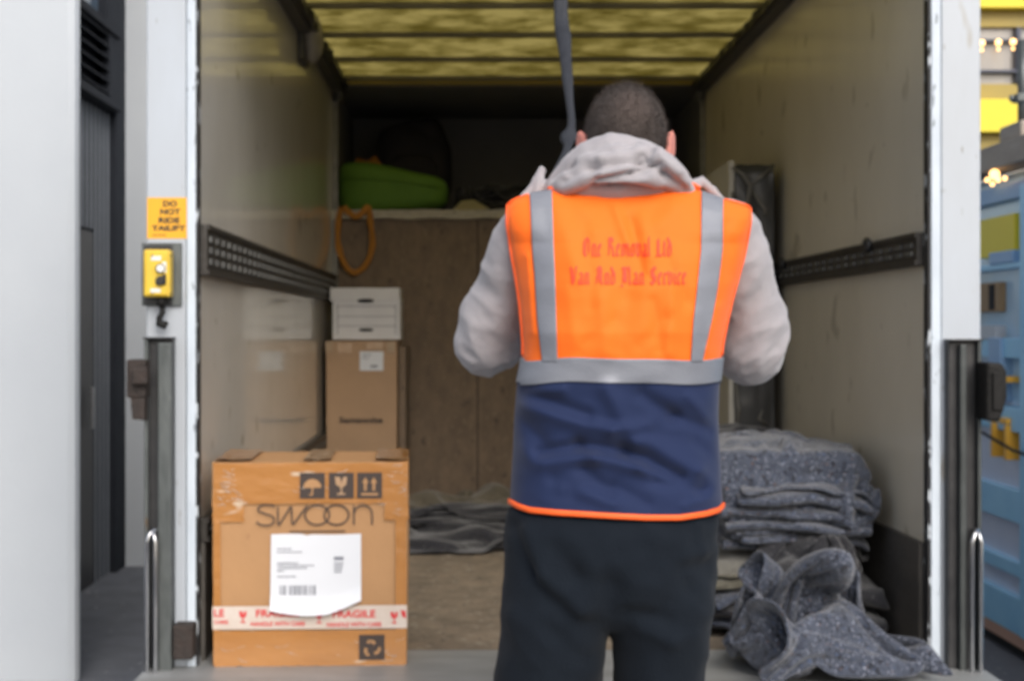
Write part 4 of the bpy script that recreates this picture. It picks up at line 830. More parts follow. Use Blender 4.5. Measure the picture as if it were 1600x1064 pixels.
32,3,-4,-11,8,-16,18,20,-5,1,6,-2,-6,-18,-7,-5,0,-2,4,-2,0,0,21,10,9,-21,8,3,-1,19,1,-4,-10,13,23,3,-24,-7,5,14,2,-17,-20,-19,
29,6,1,-5,-18,1,23,14,-5,4,-2,-5,-16,-11,4,-6,0,-1,6,-6,1,0,24,18,5,-22,-12,14,12,11,-13,-4,5,20,2,14,-22,-4,-3,2,10,-17,-19,-18,
12,10,11,-19,-1,4,25,9,-6,5,-6,-9,-15,-6,-1,-1,5,-3,5,-7,0,5,12,14,17,-11,-17,-2,12,18,-8,-8,10,18,-6,14,-10,10,-3,-12,-2,-20,-19,-10,
14,15,-16,13,-11,8,26,-1,-2,2,-14,-9,-10,-1,3,2,-4,-1,5,-7,0,15,14,7,0,12,-18,-16,9,19,-8,-4,20,5,0,-1,20,-5,-8,-7,-16,-19,-17,0,
12,2,19,-14,13,-3,24,-1,-2,-3,-13,-12,-7,-1,0,1,5,-1,-6,0,3,20,-3,18,12,2,-13,-19,-4,19,-7,1,16,0,4,5,14,-12,-3,-11,-19,-18,-4,0,
15,13,-2,3,-17,23,20,1,-6,-6,-12,-10,-6,-2,0,-1,4,-4,1,3,11,-1,-2,17,14,17,-15,-15,-17,15,-1,11,1,15,5,5,-11,-3,-5,-16,-19,-9,0,0,
20,15,-12,-11,1,15,14,15,-9,-8,-11,-7,-4,-3,-1,0,0,3,5,11,11,2,-19,7,12,9,6,-17,-12,-1,14,2,14,6,-4,2,2,-8,-13,-17,-14,-1,0,5,
15,18,5,-26,5,6,21,-2,-2,-7,-5,-3,-2,-1,0,1,3,4,9,12,11,-7,-22,9,-14,11,5,3,-6,-5,2,9,11,2,1,1,-2,-10,-15,-13,-8,0,4,12,
])
CLOTH['G'] = (40, 44, [
-181,-5,-5,-5,-3,-4,-3,-3,-4,-4,-2,-2,-3,0,-6,7,-10,-3,5,-2,2,0,0,3,3,-2,-3,-7,11,-12,-4,6,3,1,-2,-3,-10,6,-5,15,-8,-17,-7,9,
-170,-1,-6,-4,-3,-4,-4,-4,-4,-2,-2,-3,-4,-4,-2,-2,-2,1,-2,3,0,2,-2,-1,-1,0,1,-8,7,-9,-3,6,2,2,-1,-2,-13,-6,12,-10,-2,-15,7,11,
-159,0,-3,-5,-4,-3,-4,-4,-3,-4,-2,-3,-3,-2,-3,-2,-1,-2,-1,0,5,1,-2,-2,-1,-2,-2,-2,-3,-1,-4,-4,-3,-1,7,-9,6,-13,-8,8,-15,0,11,12,
-148,-2,2,-5,-4,-4,-3,-4,-3,-3,-2,-3,-2,-4,-2,-2,-2,-1,-1,-1,0,5,0,-2,-2,-2,-1,-2,-4,-2,-2,-5,-7,-7,-2,3,-4,4,-11,-8,-5,3,13,12,
-133,-2,-2,-3,-2,-4,-6,-1,-4,-2,-3,-3,-3,-2,-3,-2,-1,-2,0,-1,-3,0,3,2,-1,-2,-2,-2,-3,-2,-3,-3,-5,-7,-6,-3,1,2,-9,-6,-7,1,10,16,
-119,-1,-3,-2,-2,-3,-6,-4,-3,-2,-3,-3,-2,-3,-2,-3,-1,-2,-1,-1,-1,-2,0,0,4,-3,-2,-2,-1,-3,-1,-2,-3,-4,-6,-4,-2,-5,-5,-8,-4,1,10,-1,
-105,-1,-3,-2,-3,-4,-3,-4,-4,-2,-3,-2,-3,-3,-2,-2,-2,-2,-1,-1,0,-2,0,-2,-1,-1,0,0,-3,-3,-3,1,-5,-3,0,-5,-5,-4,-5,-6,-4,0,6,3,
-91,-1,-2,-3,-3,-5,-2,-6,-2,-2,-2,-3,-3,-2,-2,-3,-2,-1,-1,-1,-1,0,-1,-2,-1,0,0,-1,-2,-9,-2,2,-3,-5,-2,-1,-6,-3,-4,-5,-3,-1,4,1,
-76,-2,-1,-4,-3,-5,-6,0,-4,-2,-2,-3,-2,-3,-3,-1,-3,-1,-2,2,-1,-2,0,-2,-1,0,2,0,-7,-4,-4,-2,-1,-4,-3,-3,-5,-4,-1,-4,-3,-1,-2,6,
-62,-2,-1,-3,-5,-3,-7,-6,0,0,-3,-2,-2,-3,-2,-2,-4,1,-2,-1,1,-1,-1,-1,-2,1,2,-4,-5,-1,-5,-2,-2,-3,-4,-4,-4,-4,-1,-3,-3,-3,-1,-1,
-49,-1,-2,-3,-4,-5,-5,-6,-2,1,-2,-1,-3,-2,-2,-4,-1,-2,-1,-1,0,0,0,-1,-2,-1,4,-6,-4,-5,-1,-1,-4,-3,-3,-3,-5,-4,-3,-2,-2,-2,-2,-1,
-34,-3,1,-4,-4,-7,-4,-5,-3,2,-1,-3,-2,-3,-2,-3,-1,-2,-1,-1,0,0,-1,-1,-2,0,1,-6,-3,-2,-2,-3,-2,-3,-4,-4,-4,-4,-3,-2,-3,0,-3,-2,
-23,2,-3,-4,-5,-2,-5,-4,-2,-1,-1,-2,-3,-2,-4,-5,0,-3,-1,4,0,-1,-1,-2,-2,1,-4,-2,-2,-1,-2,-5,-2,-2,-5,-3,-4,-4,-3,-1,-5,-3,1,-3,
-13,5,-1,-5,-4,-3,-5,-3,-2,-1,-2,-2,-2,-1,-3,-3,-3,0,-1,1,-1,-1,-2,-2,-1,-1,-3,-2,-1,-4,-1,-3,-2,-5,-3,-3,-4,-4,-3,-3,-3,-2,-2,0,
-6,9,2,-5,-4,-5,-2,-3,-2,-2,-1,-2,-2,0,-1,-1,-2,0,-2,-3,-2,-2,-2,-2,-1,-2,-2,-1,-4,-1,-2,-3,-4,-3,-3,-3,-4,-4,-3,-2,-4,-2,-2,1,
-1,5,13,-3,-5,-4,-2,-3,-2,-1,-2,-1,-2,-3,-2,-1,4,2,-2,-5,-4,-2,-3,-1,-2,-1,-2,-3,-2,-2,-3,-2,-3,-4,-2,-4,-4,-4,-3,-3,-3,-1,0,1,
13,0,4,11,-4,-4,-3,-2,-2,-2,-1,-3,-2,-2,-3,-3,-1,-1,1,6,-6,-4,-1,-2,-1,-2,-2,-2,-3,-2,-3,-2,-4,-3,-2,-4,-4,-3,-3,-3,-3,-1,2,1,
21,6,0,1,9,-5,-1,-2,-1,-1,-2,-4,-4,0,-2,-3,-3,-3,-1,1,5,-5,-5,4,-1,-2,-4,-2,-2,-3,-2,-3,-3,-3,-4,-2,-5,-3,-3,-3,-3,0,3,1,
35,1,4,5,4,-1,-2,-2,-1,-2,0,-4,-5,-7,1,-6,2,0,-1,-1,1,-4,0,3,0,-2,-6,-1,-3,-2,-3,-3,-3,-3,-3,-3,-4,-3,-3,-6,-2,2,3,1,
50,2,5,4,3,-2,-2,-1,0,-3,0,-3,-4,-7,-6,-3,-1,3,1,-5,-2,3,2,-3,7,-4,-6,-4,0,-4,-2,-4,-3,-3,-4,-2,-3,-3,-3,-6,-3,2,3,2,
65,5,4,2,0,-1,-1,-1,-1,-1,-1,-3,-3,-6,-4,-3,-3,-2,4,-4,1,3,-2,-1,-2,0,-2,-6,0,-3,-2,-3,-3,-5,-3,-2,-1,-2,-3,-7,-3,-1,4,2,
83,1,4,2,1,-1,-2,-1,-1,-1,0,-3,-3,-4,-3,-3,-2,-5,-1,2,0,2,-2,-3,-4,4,-2,-6,-1,-2,-3,-2,-3,-5,-2,-2,-3,-2,-2,-5,-4,-1,1,3,
98,2,-1,7,-1,-1,-1,-2,-2,1,-2,-2,-2,-3,-2,-2,-3,-5,-3,0,1,0,-3,-1,-2,-2,3,-5,-4,0,-3,0,-2,-6,-5,0,-2,-3,-2,-3,-3,-1,0,1,
113,1,-1,-2,9,1,-3,-3,-1,0,-2,-1,-2,-1,-2,-2,-4,-5,-4,-1,0,1,-2,0,-2,-2,-7,4,-5,-2,0,-1,-2,-5,-4,-2,0,-4,-2,-2,-1,-1,-1,0,
127,1,-1,-5,0,1,12,-4,-2,-1,-1,-2,-1,0,-2,-5,-4,-4,-2,-3,0,1,-1,0,-3,-6,-2,-1,0,-2,-4,-3,-3,-2,-3,-2,-1,-1,-1,-2,0,-1,0,-1,
132,6,2,-3,-5,-2,13,3,-2,-2,-1,-1,-1,0,-3,-3,-5,-2,-4,-2,-1,1,-1,-2,-4,-3,-1,1,-1,-4,-4,-4,-3,-2,-2,-1,-1,-2,-2,-1,-1,0,-1,0,
135,4,9,1,-2,-9,13,3,4,-1,-1,-1,-1,-1,-3,-3,-4,-1,-3,-2,-2,0,-2,-2,-2,-1,0,-1,-3,-4,-4,-4,-3,-2,-2,-1,0,-2,-3,-2,0,0,-1,-2,
148,-3,6,4,-6,0,6,11,3,2,-2,0,0,-2,-3,-2,-5,-1,-2,-2,-2,-1,-1,-1,0,0,-1,-3,-3,-5,-5,-3,-4,-3,0,0,-1,-2,-3,-2,-1,0,0,0,
158,-1,-3,1,2,5,5,9,1,3,4,2,0,-3,-4,-4,-2,-3,-2,-2,-1,-2,0,3,1,0,-3,-4,-5,-6,-4,-4,-4,-3,-2,3,-1,-3,-3,-2,-1,-2,3,1,
168,-1,0,1,4,6,5,4,3,4,5,7,3,-5,-7,-6,-3,-3,-2,-3,-1,-1,0,6,2,0,-4,-6,-6,-8,-4,-4,-3,-2,-5,5,-3,-4,0,-1,-1,-3,-1,-1,
179,2,1,1,5,5,3,4,4,4,4,11,6,-4,-7,-9,-5,-3,-3,-4,0,-3,1,7,3,0,-4,-5,-7,-9,-8,-2,-2,-2,-6,3,-1,-1,1,-2,-2,-3,-2,-3,
169,4,11,6,5,-1,-1,2,14,6,13,7,6,-18,6,-5,-5,-3,-4,-3,-1,-7,4,7,6,1,-3,-6,-7,-8,-9,-7,-2,-1,-3,-3,5,1,0,-2,-4,-4,-3,-3,
164,9,10,12,-3,-3,2,5,15,17,12,11,-3,-21,5,-8,6,-2,-2,-3,-1,-8,9,5,7,2,-2,-6,-12,-3,-8,-7,-5,-2,-2,-2,2,4,0,-5,-6,-2,-5,-1,
177,6,5,12,0,-4,5,7,13,13,19,5,-7,-21,-6,11,-9,5,1,0,0,-6,-1,18,8,2,-2,-8,-10,-11,3,-7,-4,-5,-2,-1,1,5,-2,-6,-7,-10,4,-8,
191,6,1,4,4,4,2,9,9,11,18,2,-9,-20,-7,13,-12,-2,-1,4,9,2,-13,21,4,8,-2,-5,-16,0,-9,8,-4,-5,-3,-2,1,4,0,-9,-8,-10,-6,3,
200,10,1,6,5,3,6,2,11,4,2,12,-11,-18,4,-4,5,-11,7,-1,6,-3,-10,21,9,2,-3,-8,-4,-13,-1,7,-3,-7,5,2,0,-10,5,1,-11,-8,-5,-11,
211,4,9,3,10,6,-4,7,7,10,-10,-6,3,-15,10,5,-15,4,1,1,-6,-1,-8,21,11,-2,-2,-9,-7,-4,-3,5,-6,7,1,-14,9,-11,2,5,3,-12,-12,-2,
226,2,3,9,6,12,-2,6,1,9,-8,-19,-6,1,11,9,-13,-13,2,6,-10,-5,-1,19,15,-5,-3,-3,-6,-2,-4,-2,7,-5,-4,3,-11,12,-4,7,-4,-6,-9,-12,
239,3,2,11,5,6,6,-1,6,6,-21,-8,-5,0,12,5,-6,-15,-9,6,-7,3,-10,15,18,2,-9,-4,-1,-3,2,1,-6,-1,5,1,-13,9,2,5,-1,-7,-10,-12,
255,2,2,7,9,6,4,1,0,-1,-5,-8,-6,-5,11,-8,5,-13,-15,0,2,-8,8,6,12,7,-4,-11,2,0,1,0,-1,2,2,1,-13,-7,15,10,-7,-3,-9,-13,
-265,-1,-8,-5,-3,-2,2,3,3,2,-2,1,1,16,13,18,17,18,18,20,21,20,19,19,19,19,18,18,13,17,21,19,19,20,19,19,16,21,18,18,18,4,14,7,
-275,6,-2,-9,-3,-2,-1,1,2,10,1,1,5,-1,16,23,19,19,18,20,20,19,19,19,19,19,19,17,17,18,20,18,19,20,18,20,11,22,19,20,20,6,12,5,
-284,7,3,-8,1,-5,-2,0,4,8,10,2,-1,0,15,21,20,19,20,20,18,19,20,18,19,19,19,19,19,17,19,20,19,19,17,17,21,14,22,21,12,16,7,5,
-295,5,10,1,-1,-1,-5,-1,4,8,9,2,-1,1,16,20,20,19,20,20,20,17,19,20,19,19,19,19,19,18,19,18,19,19,18,18,21,23,12,21,18,14,4,6,
-292,-2,4,6,3,3,1,-5,4,7,3,0,-1,7,16,20,19,19,19,20,21,19,18,18,20,19,19,19,19,19,19,19,19,18,19,19,20,21,17,18,17,18,9,-8,
-287,-6,3,8,0,2,5,0,1,2,2,1,0,8,16,20,19,20,20,20,18,19,19,19,18,19,20,20,19,19,19,20,19,19,18,19,19,19,18,17,14,16,21,2,
-284,-6,1,9,6,2,-1,-2,-1,3,3,1,0,9,16,20,19,19,20,21,17,19,18,19,19,20,20,21,18,19,20,20,20,19,18,19,19,19,19,18,19,17,-1,19,
-280,-7,-1,5,8,-3,1,-7,2,4,9,2,-1,8,18,19,19,19,19,19,21,17,19,19,19,21,21,21,19,15,20,21,21,18,19,19,19,20,20,19,19,6,17,2,
-277,-4,-4,1,7,0,-12,6,-5,5,10,8,-2,7,19,19,19,20,19,17,19,20,19,19,20,22,22,21,12,19,16,23,22,20,18,19,21,22,19,20,18,2,7,17,
-276,-2,-3,-2,-1,3,-14,-1,16,2,10,3,-2,8,20,19,18,20,19,19,16,20,20,19,20,23,22,16,16,15,17,23,24,21,19,18,21,24,19,19,19,6,2,4,
-270,-4,-3,-3,1,-11,-8,-1,12,16,4,0,0,10,19,19,18,19,20,19,18,19,19,19,21,23,22,15,18,19,11,23,24,22,20,18,21,23,23,18,16,8,3,1,
-268,2,-8,-1,-5,-2,-12,-2,6,15,8,0,2,10,19,19,17,19,19,20,17,20,19,19,22,24,17,19,19,19,12,23,23,22,19,19,22,23,24,17,7,15,4,3,
-278,13,2,-1,-3,-12,-8,-2,2,7,11,2,3,11,19,19,16,19,19,19,19,19,19,20,22,23,21,18,17,19,16,23,22,21,18,19,23,23,26,13,13,-3,14,6,
-286,14,9,-8,-2,6,-8,-5,1,2,5,4,1,15,19,19,19,19,18,17,19,19,19,21,22,22,19,18,20,18,21,21,22,18,19,18,24,24,26,20,-5,0,12,15,
-296,16,12,3,-3,-8,5,-3,0,3,1,1,-1,20,19,19,18,19,19,18,17,19,19,21,22,22,20,19,18,20,22,21,19,19,19,17,24,25,26,19,-7,0,11,17,
-305,16,14,7,-7,3,-1,-1,0,1,1,3,0,18,19,19,19,19,19,19,17,19,20,21,22,21,20,19,19,20,20,20,20,20,19,19,22,24,27,18,-1,-2,9,17,
-306,6,13,11,5,-3,-3,1,0,1,1,0,13,10,19,19,19,19,19,18,20,18,20,22,22,21,19,20,19,20,19,20,20,20,20,19,22,23,27,16,0,4,5,18,
-295,-6,2,7,9,-2,4,5,4,-5,1,3,6,18,18,18,19,19,19,20,18,20,20,24,22,21,18,18,20,19,20,19,19,21,20,19,23,23,26,14,6,2,5,15,
-291,2,-1,-4,1,7,7,1,6,3,-10,7,7,21,17,19,16,17,19,21,21,21,18,26,22,18,17,18,20,20,19,20,19,21,20,19,22,22,26,7,6,11,3,14,
-291,5,0,-3,2,7,3,-3,7,9,-13,4,10,20,21,18,17,16,17,18,22,22,22,25,19,18,18,19,17,21,21,19,21,21,18,19,20,19,26,15,-1,12,6,10,
-298,15,-2,3,4,3,-2,-2,12,4,-11,1,12,19,20,20,18,18,16,19,21,23,24,25,24,15,12,12,23,21,21,20,21,18,20,19,18,15,26,18,-2,7,13,8,
-298,7,16,2,0,0,-1,-5,11,6,-10,1,12,18,20,19,19,20,18,17,22,22,23,25,19,19,13,9,23,21,21,20,21,19,20,20,16,15,23,20,6,0,8,12,
-290,-3,8,14,4,1,-3,-4,-1,10,-1,-5,13,17,20,19,19,20,19,19,19,22,21,20,23,13,19,12,22,21,20,19,20,22,20,20,17,15,21,20,5,6,3,8,
-289,3,-5,7,11,10,-1,-2,-3,-1,6,-5,12,19,19,19,19,20,19,19,19,20,20,19,20,19,16,20,18,20,20,19,20,21,20,20,19,17,18,18,7,4,6,6,
-291,3,1,-7,7,10,13,0,-1,0,1,-4,12,20,19,17,20,20,19,19,19,19,20,18,20,18,19,19,20,19,19,19,19,21,19,20,19,19,19,18,10,8,1,4,
-305,7,4,-1,-1,6,14,12,0,0,-1,-3,13,20,18,19,18,20,20,19,19,19,19,19,19,19,20,20,19,19,19,19,19,19,20,19,19,19,20,18,5,11,8,2,
-319,7,6,4,2,-1,14,11,13,-3,2,-3,13,19,18,19,18,19,20,20,19,19,20,20,19,19,20,20,18,19,20,19,18,20,19,18,19,19,21,17,3,10,13,8,
-326,1,5,5,1,3,13,16,10,9,-5,1,13,20,18,19,17,20,19,19,20,20,20,20,20,20,19,19,19,20,19,19,18,19,18,20,16,20,22,17,1,13,10,9,
-336,1,1,4,4,8,11,16,8,9,10,-3,13,20,18,19,19,18,19,20,20,20,21,22,20,19,19,19,19,19,20,19,19,17,20,17,18,18,23,16,-2,7,14,10,
-347,3,3,5,7,8,9,11,11,9,7,6,10,23,20,19,19,19,19,19,20,21,23,21,21,19,18,19,19,20,19,20,19,16,19,15,17,20,24,16,-2,0,8,10,
-336,-2,0,4,10,11,10,8,8,11,11,6,4,19,22,20,19,19,19,18,20,21,23,24,21,18,18,17,20,22,21,17,17,18,18,17,16,22,24,13,0,-2,1,8,
-324,0,1,4,10,13,9,7,3,11,2,14,6,11,20,21,19,19,19,19,19,18,25,25,22,18,19,17,18,20,22,20,18,17,18,18,17,23,23,8,-5,-1,10,9,
-310,1,2,2,12,12,9,5,4,-8,13,5,16,5,22,22,18,18,19,19,22,20,18,26,23,21,17,16,16,21,21,20,20,18,18,19,21,23,20,-2,7,-8,6,12,
-311,9,7,3,10,13,6,-11,13,3,-3,14,17,3,21,20,19,18,18,20,23,22,21,17,22,22,19,18,18,17,19,19,20,20,19,20,21,24,19,-5,4,8,-9,1,
-311,5,17,9,9,7,-9,7,-7,17,2,15,16,5,19,17,17,19,18,20,22,25,20,14,23,19,20,19,13,21,19,18,21,20,20,19,21,23,20,1,4,10,-2,-7,
-301,-1,6,15,9,-3,7,-12,7,18,12,14,14,6,13,20,18,16,15,20,22,24,21,13,22,20,19,18,20,16,20,18,21,20,19,19,19,18,18,18,7,-9,13,2,
-293,4,-8,5,14,5,-12,12,9,5,18,15,19,9,9,14,13,19,19,18,21,22,23,14,20,21,19,18,18,20,20,19,20,18,20,14,17,18,17,17,16,-2,-7,14,
-293,10,-1,-13,4,8,-9,17,18,8,19,9,18,17,8,10,15,15,19,18,17,21,24,16,19,20,19,19,20,21,21,20,18,19,17,15,12,20,12,17,11,12,-15,4,
-299,15,6,-16,-8,2,3,11,19,21,9,19,18,17,7,14,16,8,18,19,18,21,21,20,16,20,18,19,20,21,22,21,19,19,13,20,7,20,19,5,17,7,-10,4,
-304,15,15,-10,-15,3,4,6,13,19,19,19,18,19,8,15,15,13,10,19,19,20,19,19,19,19,20,14,21,22,22,22,20,17,18,20,7,19,6,16,4,10,1,-2,
143,18,19,21,20,21,21,19,19,18,19,20,21,15,18,-13,5,1,-6,1,3,2,1,-4,-3,0,0,5,-9,2,-4,-14,-11,-8,-6,0,9,4,14,-5,-5,-6,-12,-15,
145,18,20,18,21,22,22,20,19,16,19,19,20,22,16,-3,0,-5,4,-2,3,-3,3,1,-1,-2,-2,6,-7,-1,-5,-13,-10,-8,-7,-1,12,7,9,-4,-2,-9,-14,-17,
149,18,19,18,21,22,22,20,19,17,17,19,21,21,14,-3,1,2,4,2,-5,-3,-1,4,2,1,1,-4,5,-9,-2,-6,-9,-9,-5,-1,3,15,6,-2,-3,-12,-17,-17,
154,18,17,19,20,21,22,21,18,17,18,20,20,21,12,-3,1,3,5,7,-1,-7,-6,-1,1,2,1,-1,5,-4,-5,1,-2,-6,-6,-2,5,-2,16,2,-7,-14,-18,-19,
155,19,19,18,19,20,22,20,19,18,19,20,20,19,11,-4,0,1,9,9,6,-2,-9,-6,-2,1,1,1,1,-2,-2,-1,-1,-1,0,0,-1,-2,10,-8,5,-12,-21,-16,
157,19,18,18,19,19,22,21,19,19,20,20,19,18,11,-2,-2,2,3,8,13,3,-5,-4,-7,0,1,0,-1,-1,-2,-2,-2,-3,0,0,1,6,-5,5,-10,-15,-7,-23,
159,18,19,17,18,20,22,22,19,19,19,20,20,17,11,0,1,1,1,3,12,6,-7,4,-1,-1,-2,-2,1,0,-1,-5,4,-1,-5,-3,0,-1,-1,-2,-3,-12,-24,-12,
161,18,19,18,17,20,23,21,20,19,17,21,20,17,8,-2,1,2,5,4,2,11,-3,0,3,-2,-1,2,0,8,-2,-8,-3,7,-1,-7,-2,-6,-6,-3,-4,-19,-13,-22,
163,18,19,18,19,22,20,22,19,18,18,19,20,18,2,3,-3,3,1,9,7,1,6,-1,-1,0,3,-2,13,0,-13,8,-8,-1,6,-2,-4,-6,-12,-4,-6,-21,-19,-12,
164,19,19,19,20,24,19,22,12,19,19,22,20,17,-1,2,6,-1,-4,3,12,6,2,0,3,3,-7,13,11,-13,-11,7,2,-7,3,-5,4,-6,-13,-9,-5,-19,-20,-20,
166,19,18,20,21,21,23,22,14,13,22,21,20,17,3,5,-8,-3,-2,5,9,12,2,1,-1,-1,6,14,-3,2,-19,5,-1,1,-2,-1,2,-6,-8,-9,-11,-18,-20,-20,
168,19,17,20,21,24,21,21,18,13,20,21,19,16,5,3,-10,-2,0,3,13,9,2,2,0,-5,15,-3,2,6,-19,-1,6,-2,1,0,-1,-7,-3,-13,-18,-12,-19,-19,
171,15,19,19,21,22,23,21,19,18,17,19,19,16,-4,0,11,1,1,-5,8,10,-2,3,4,-8,5,6,9,-3,-15,5,-6,3,6,-5,-1,-11,2,-19,-14,-19,-13,-18,
176,13,17,18,20,23,23,21,19,19,18,19,21,11,-4,0,0,4,6,8,1,7,2,-2,6,-5,8,5,-2,-10,7,-10,3,10,2,-10,-3,-11,1,-13,-21,-19,-15,-14,
186,7,15,18,20,21,23,21,19,19,19,20,21,4,0,1,1,3,4,6,7,3,2,0,4,2,-1,4,-7,4,-2,-5,11,7,-1,-12,-3,-12,1,-15,-19,-19,-17,-14,
196,10,6,18,17,21,23,21,19,19,19,20,21,12,5,2,-2,0,-2,4,9,1,-1,4,1,1,0,-2,-1,3,-5,5,7,2,1,-6,-8,-11,2,-16,-20,-20,-19,-14,
191,18,14,11,19,20,21,19,19,19,19,20,17,19,9,7,2,1,-2,-8,0,9,-5,3,2,0,-1,-2,-2,0,4,-4,1,6,1,-3,-5,-11,2,-17,-19,-20,-21,-16,
187,18,19,18,15,20,19,18,19,19,19,20,21,13,11,9,7,4,0,-6,-12,9,3,-6,4,-4,5,-9,-1,-1,2,3,-4,1,3,-2,-3,-10,2,-18,-19,-20,-22,-18,
184,19,20,19,19,18,17,21,19,19,17,19,21,1,13,6,11,10,3,-1,-7,-9,13,0,-11,10,5,-12,-5,0,-1,1,5,-2,1,-1,-4,-12,3,-21,-18,-17,-22,-18,
183,18,21,19,20,17,19,22,20,17,15,21,19,3,0,6,9,11,8,-7,-8,11,5,-12,13,10,4,-11,-13,2,-2,2,-2,1,9,-3,-8,-15,2,-17,-19,-15,-21,-19,
188,13,20,20,18,19,20,22,18,19,15,21,17,5,0,-1,3,8,11,-5,6,7,-5,2,-3,12,16,-19,0,-8,5,-4,-1,12,6,-3,-11,-19,1,-16,-20,-17,-16,-19,
190,18,12,19,19,20,21,22,17,19,17,20,16,7,-2,-1,0,3,5,9,2,5,0,-3,12,1,16,-20,1,-6,1,-1,2,11,3,-2,-12,-17,-2,-12,-19,-19,-18,-15,
188,20,18,12,19,20,21,22,21,16,19,20,15,7,-4,2,0,0,1,6,5,3,-3,14,2,14,0,-19,-3,1,-2,4,3,2,1,2,-9,-14,-5,-9,-19,-18,-19,-17,
188,19,19,19,12,17,22,23,21,19,19,19,16,5,1,-5,-1,-1,3,3,6,2,-1,14,9,2,-8,-2,-9,-2,1,1,1,1,2,-1,-1,-8,-7,-9,-18,-18,-18,-19,
187,19,21,19,18,17,12,24,22,20,19,20,17,0,1,7,-1,-2,-6,0,5,4,-1,10,5,-3,-4,-5,-1,0,-3,-3,0,2,1,-1,-1,-1,0,-9,-16,-18,-19,-19,
190,17,20,21,20,18,10,20,23,21,20,20,16,1,6,-4,-5,5,1,-4,0,3,2,4,0,-2,-3,-1,0,0,-2,-3,0,2,1,-1,0,1,2,-10,-19,-16,-17,-19,
194,18,18,21,20,17,11,21,19,22,20,20,16,6,-7,-3,6,-4,0,2,0,1,1,0,-1,-1,0,0,-1,0,-1,-1,1,0,-2,6,0,0,1,-11,-20,-17,-15,-17,
194,20,21,20,18,19,15,12,22,20,21,20,15,4,-7,2,7,-3,-6,1,2,0,1,0,-1,-1,0,0,1,1,-2,-3,5,3,-8,0,10,-2,1,-13,-20,-17,-17,-16,
195,21,22,20,19,17,16,13,21,20,16,20,14,0,8,2,-3,-6,2,1,-3,3,4,-5,-2,1,2,-3,0,5,-1,-5,0,10,-2,-10,6,9,-4,-15,-21,-20,-15,-16,
195,21,22,20,17,18,18,16,17,18,17,17,19,0,0,0,-1,1,0,-1,3,5,7,-11,-6,5,-1,4,-6,0,9,-3,-7,12,4,-12,8,-8,5,-16,-21,-22,-19,-18,
191,23,21,19,17,17,17,17,17,15,15,15,18,8,3,2,-1,0,0,4,2,9,-8,5,-7,-7,3,8,-6,-3,0,11,-11,9,-2,7,-13,7,-4,-17,-21,-21,-20,-18,
189,22,19,17,17,17,17,18,13,17,15,12,17,1,9,8,7,1,1,0,10,-8,-1,-1,7,-9,-3,3,11,-11,-1,0,10,-10,7,-7,9,-2,-7,-19,-19,-20,-16,-17,
188,20,18,14,17,17,17,18,16,13,13,16,10,-2,11,8,11,5,3,3,3,-8,14,-2,-3,0,-8,8,-8,11,-8,3,-4,8,-8,2,-4,8,-12,-20,-17,-18,-17,-15,
182,18,19,15,18,15,18,16,14,19,11,12,7,-2,11,11,7,5,4,5,4,-7,8,3,4,0,-1,-2,-3,-3,11,-7,2,0,5,-2,-1,0,-13,-21,-17,-15,-17,-17,
178,20,12,16,17,18,17,18,17,9,11,11,6,0,11,10,6,6,5,3,4,0,1,3,2,2,0,-1,-5,4,2,3,3,3,2,-1,-3,-2,-10,-20,-17,-14,-19,-18,
174,18,19,10,16,19,18,16,14,6,15,4,6,4,14,5,11,-1,9,1,3,0,1,3,3,0,0,-1,-2,1,2,4,2,3,6,5,-6,-8,-10,-10,-15,-16,-15,-16,
169,20,16,19,10,17,15,13,15,17,0,11,-1,8,14,14,-5,5,5,4,1,0,1,3,2,1,-1,-1,-1,1,2,3,3,7,3,7,-8,-7,-11,-9,-11,-18,-17,-14,
166,18,20,14,19,14,17,8,8,18,5,-1,3,10,14,14,-3,-3,6,4,2,1,0,2,3,0,0,-1,0,1,1,2,8,2,5,11,-14,2,-15,-4,-16,-19,-14,-16,
169,13,20,12,19,20,18,15,5,1,0,2,5,9,15,12,9,-12,1,3,3,5,-5,3,3,2,-2,-1,0,2,5,4,0,5,13,5,-17,2,4,-19,-11,-21,-18,-17,
174,11,14,18,12,20,18,18,16,6,-10,-1,4,-1,14,9,12,-5,-10,3,5,1,14,-14,2,3,1,-6,2,4,4,4,6,8,7,4,-16,-3,12,-6,-21,-21,-21,-17,
])
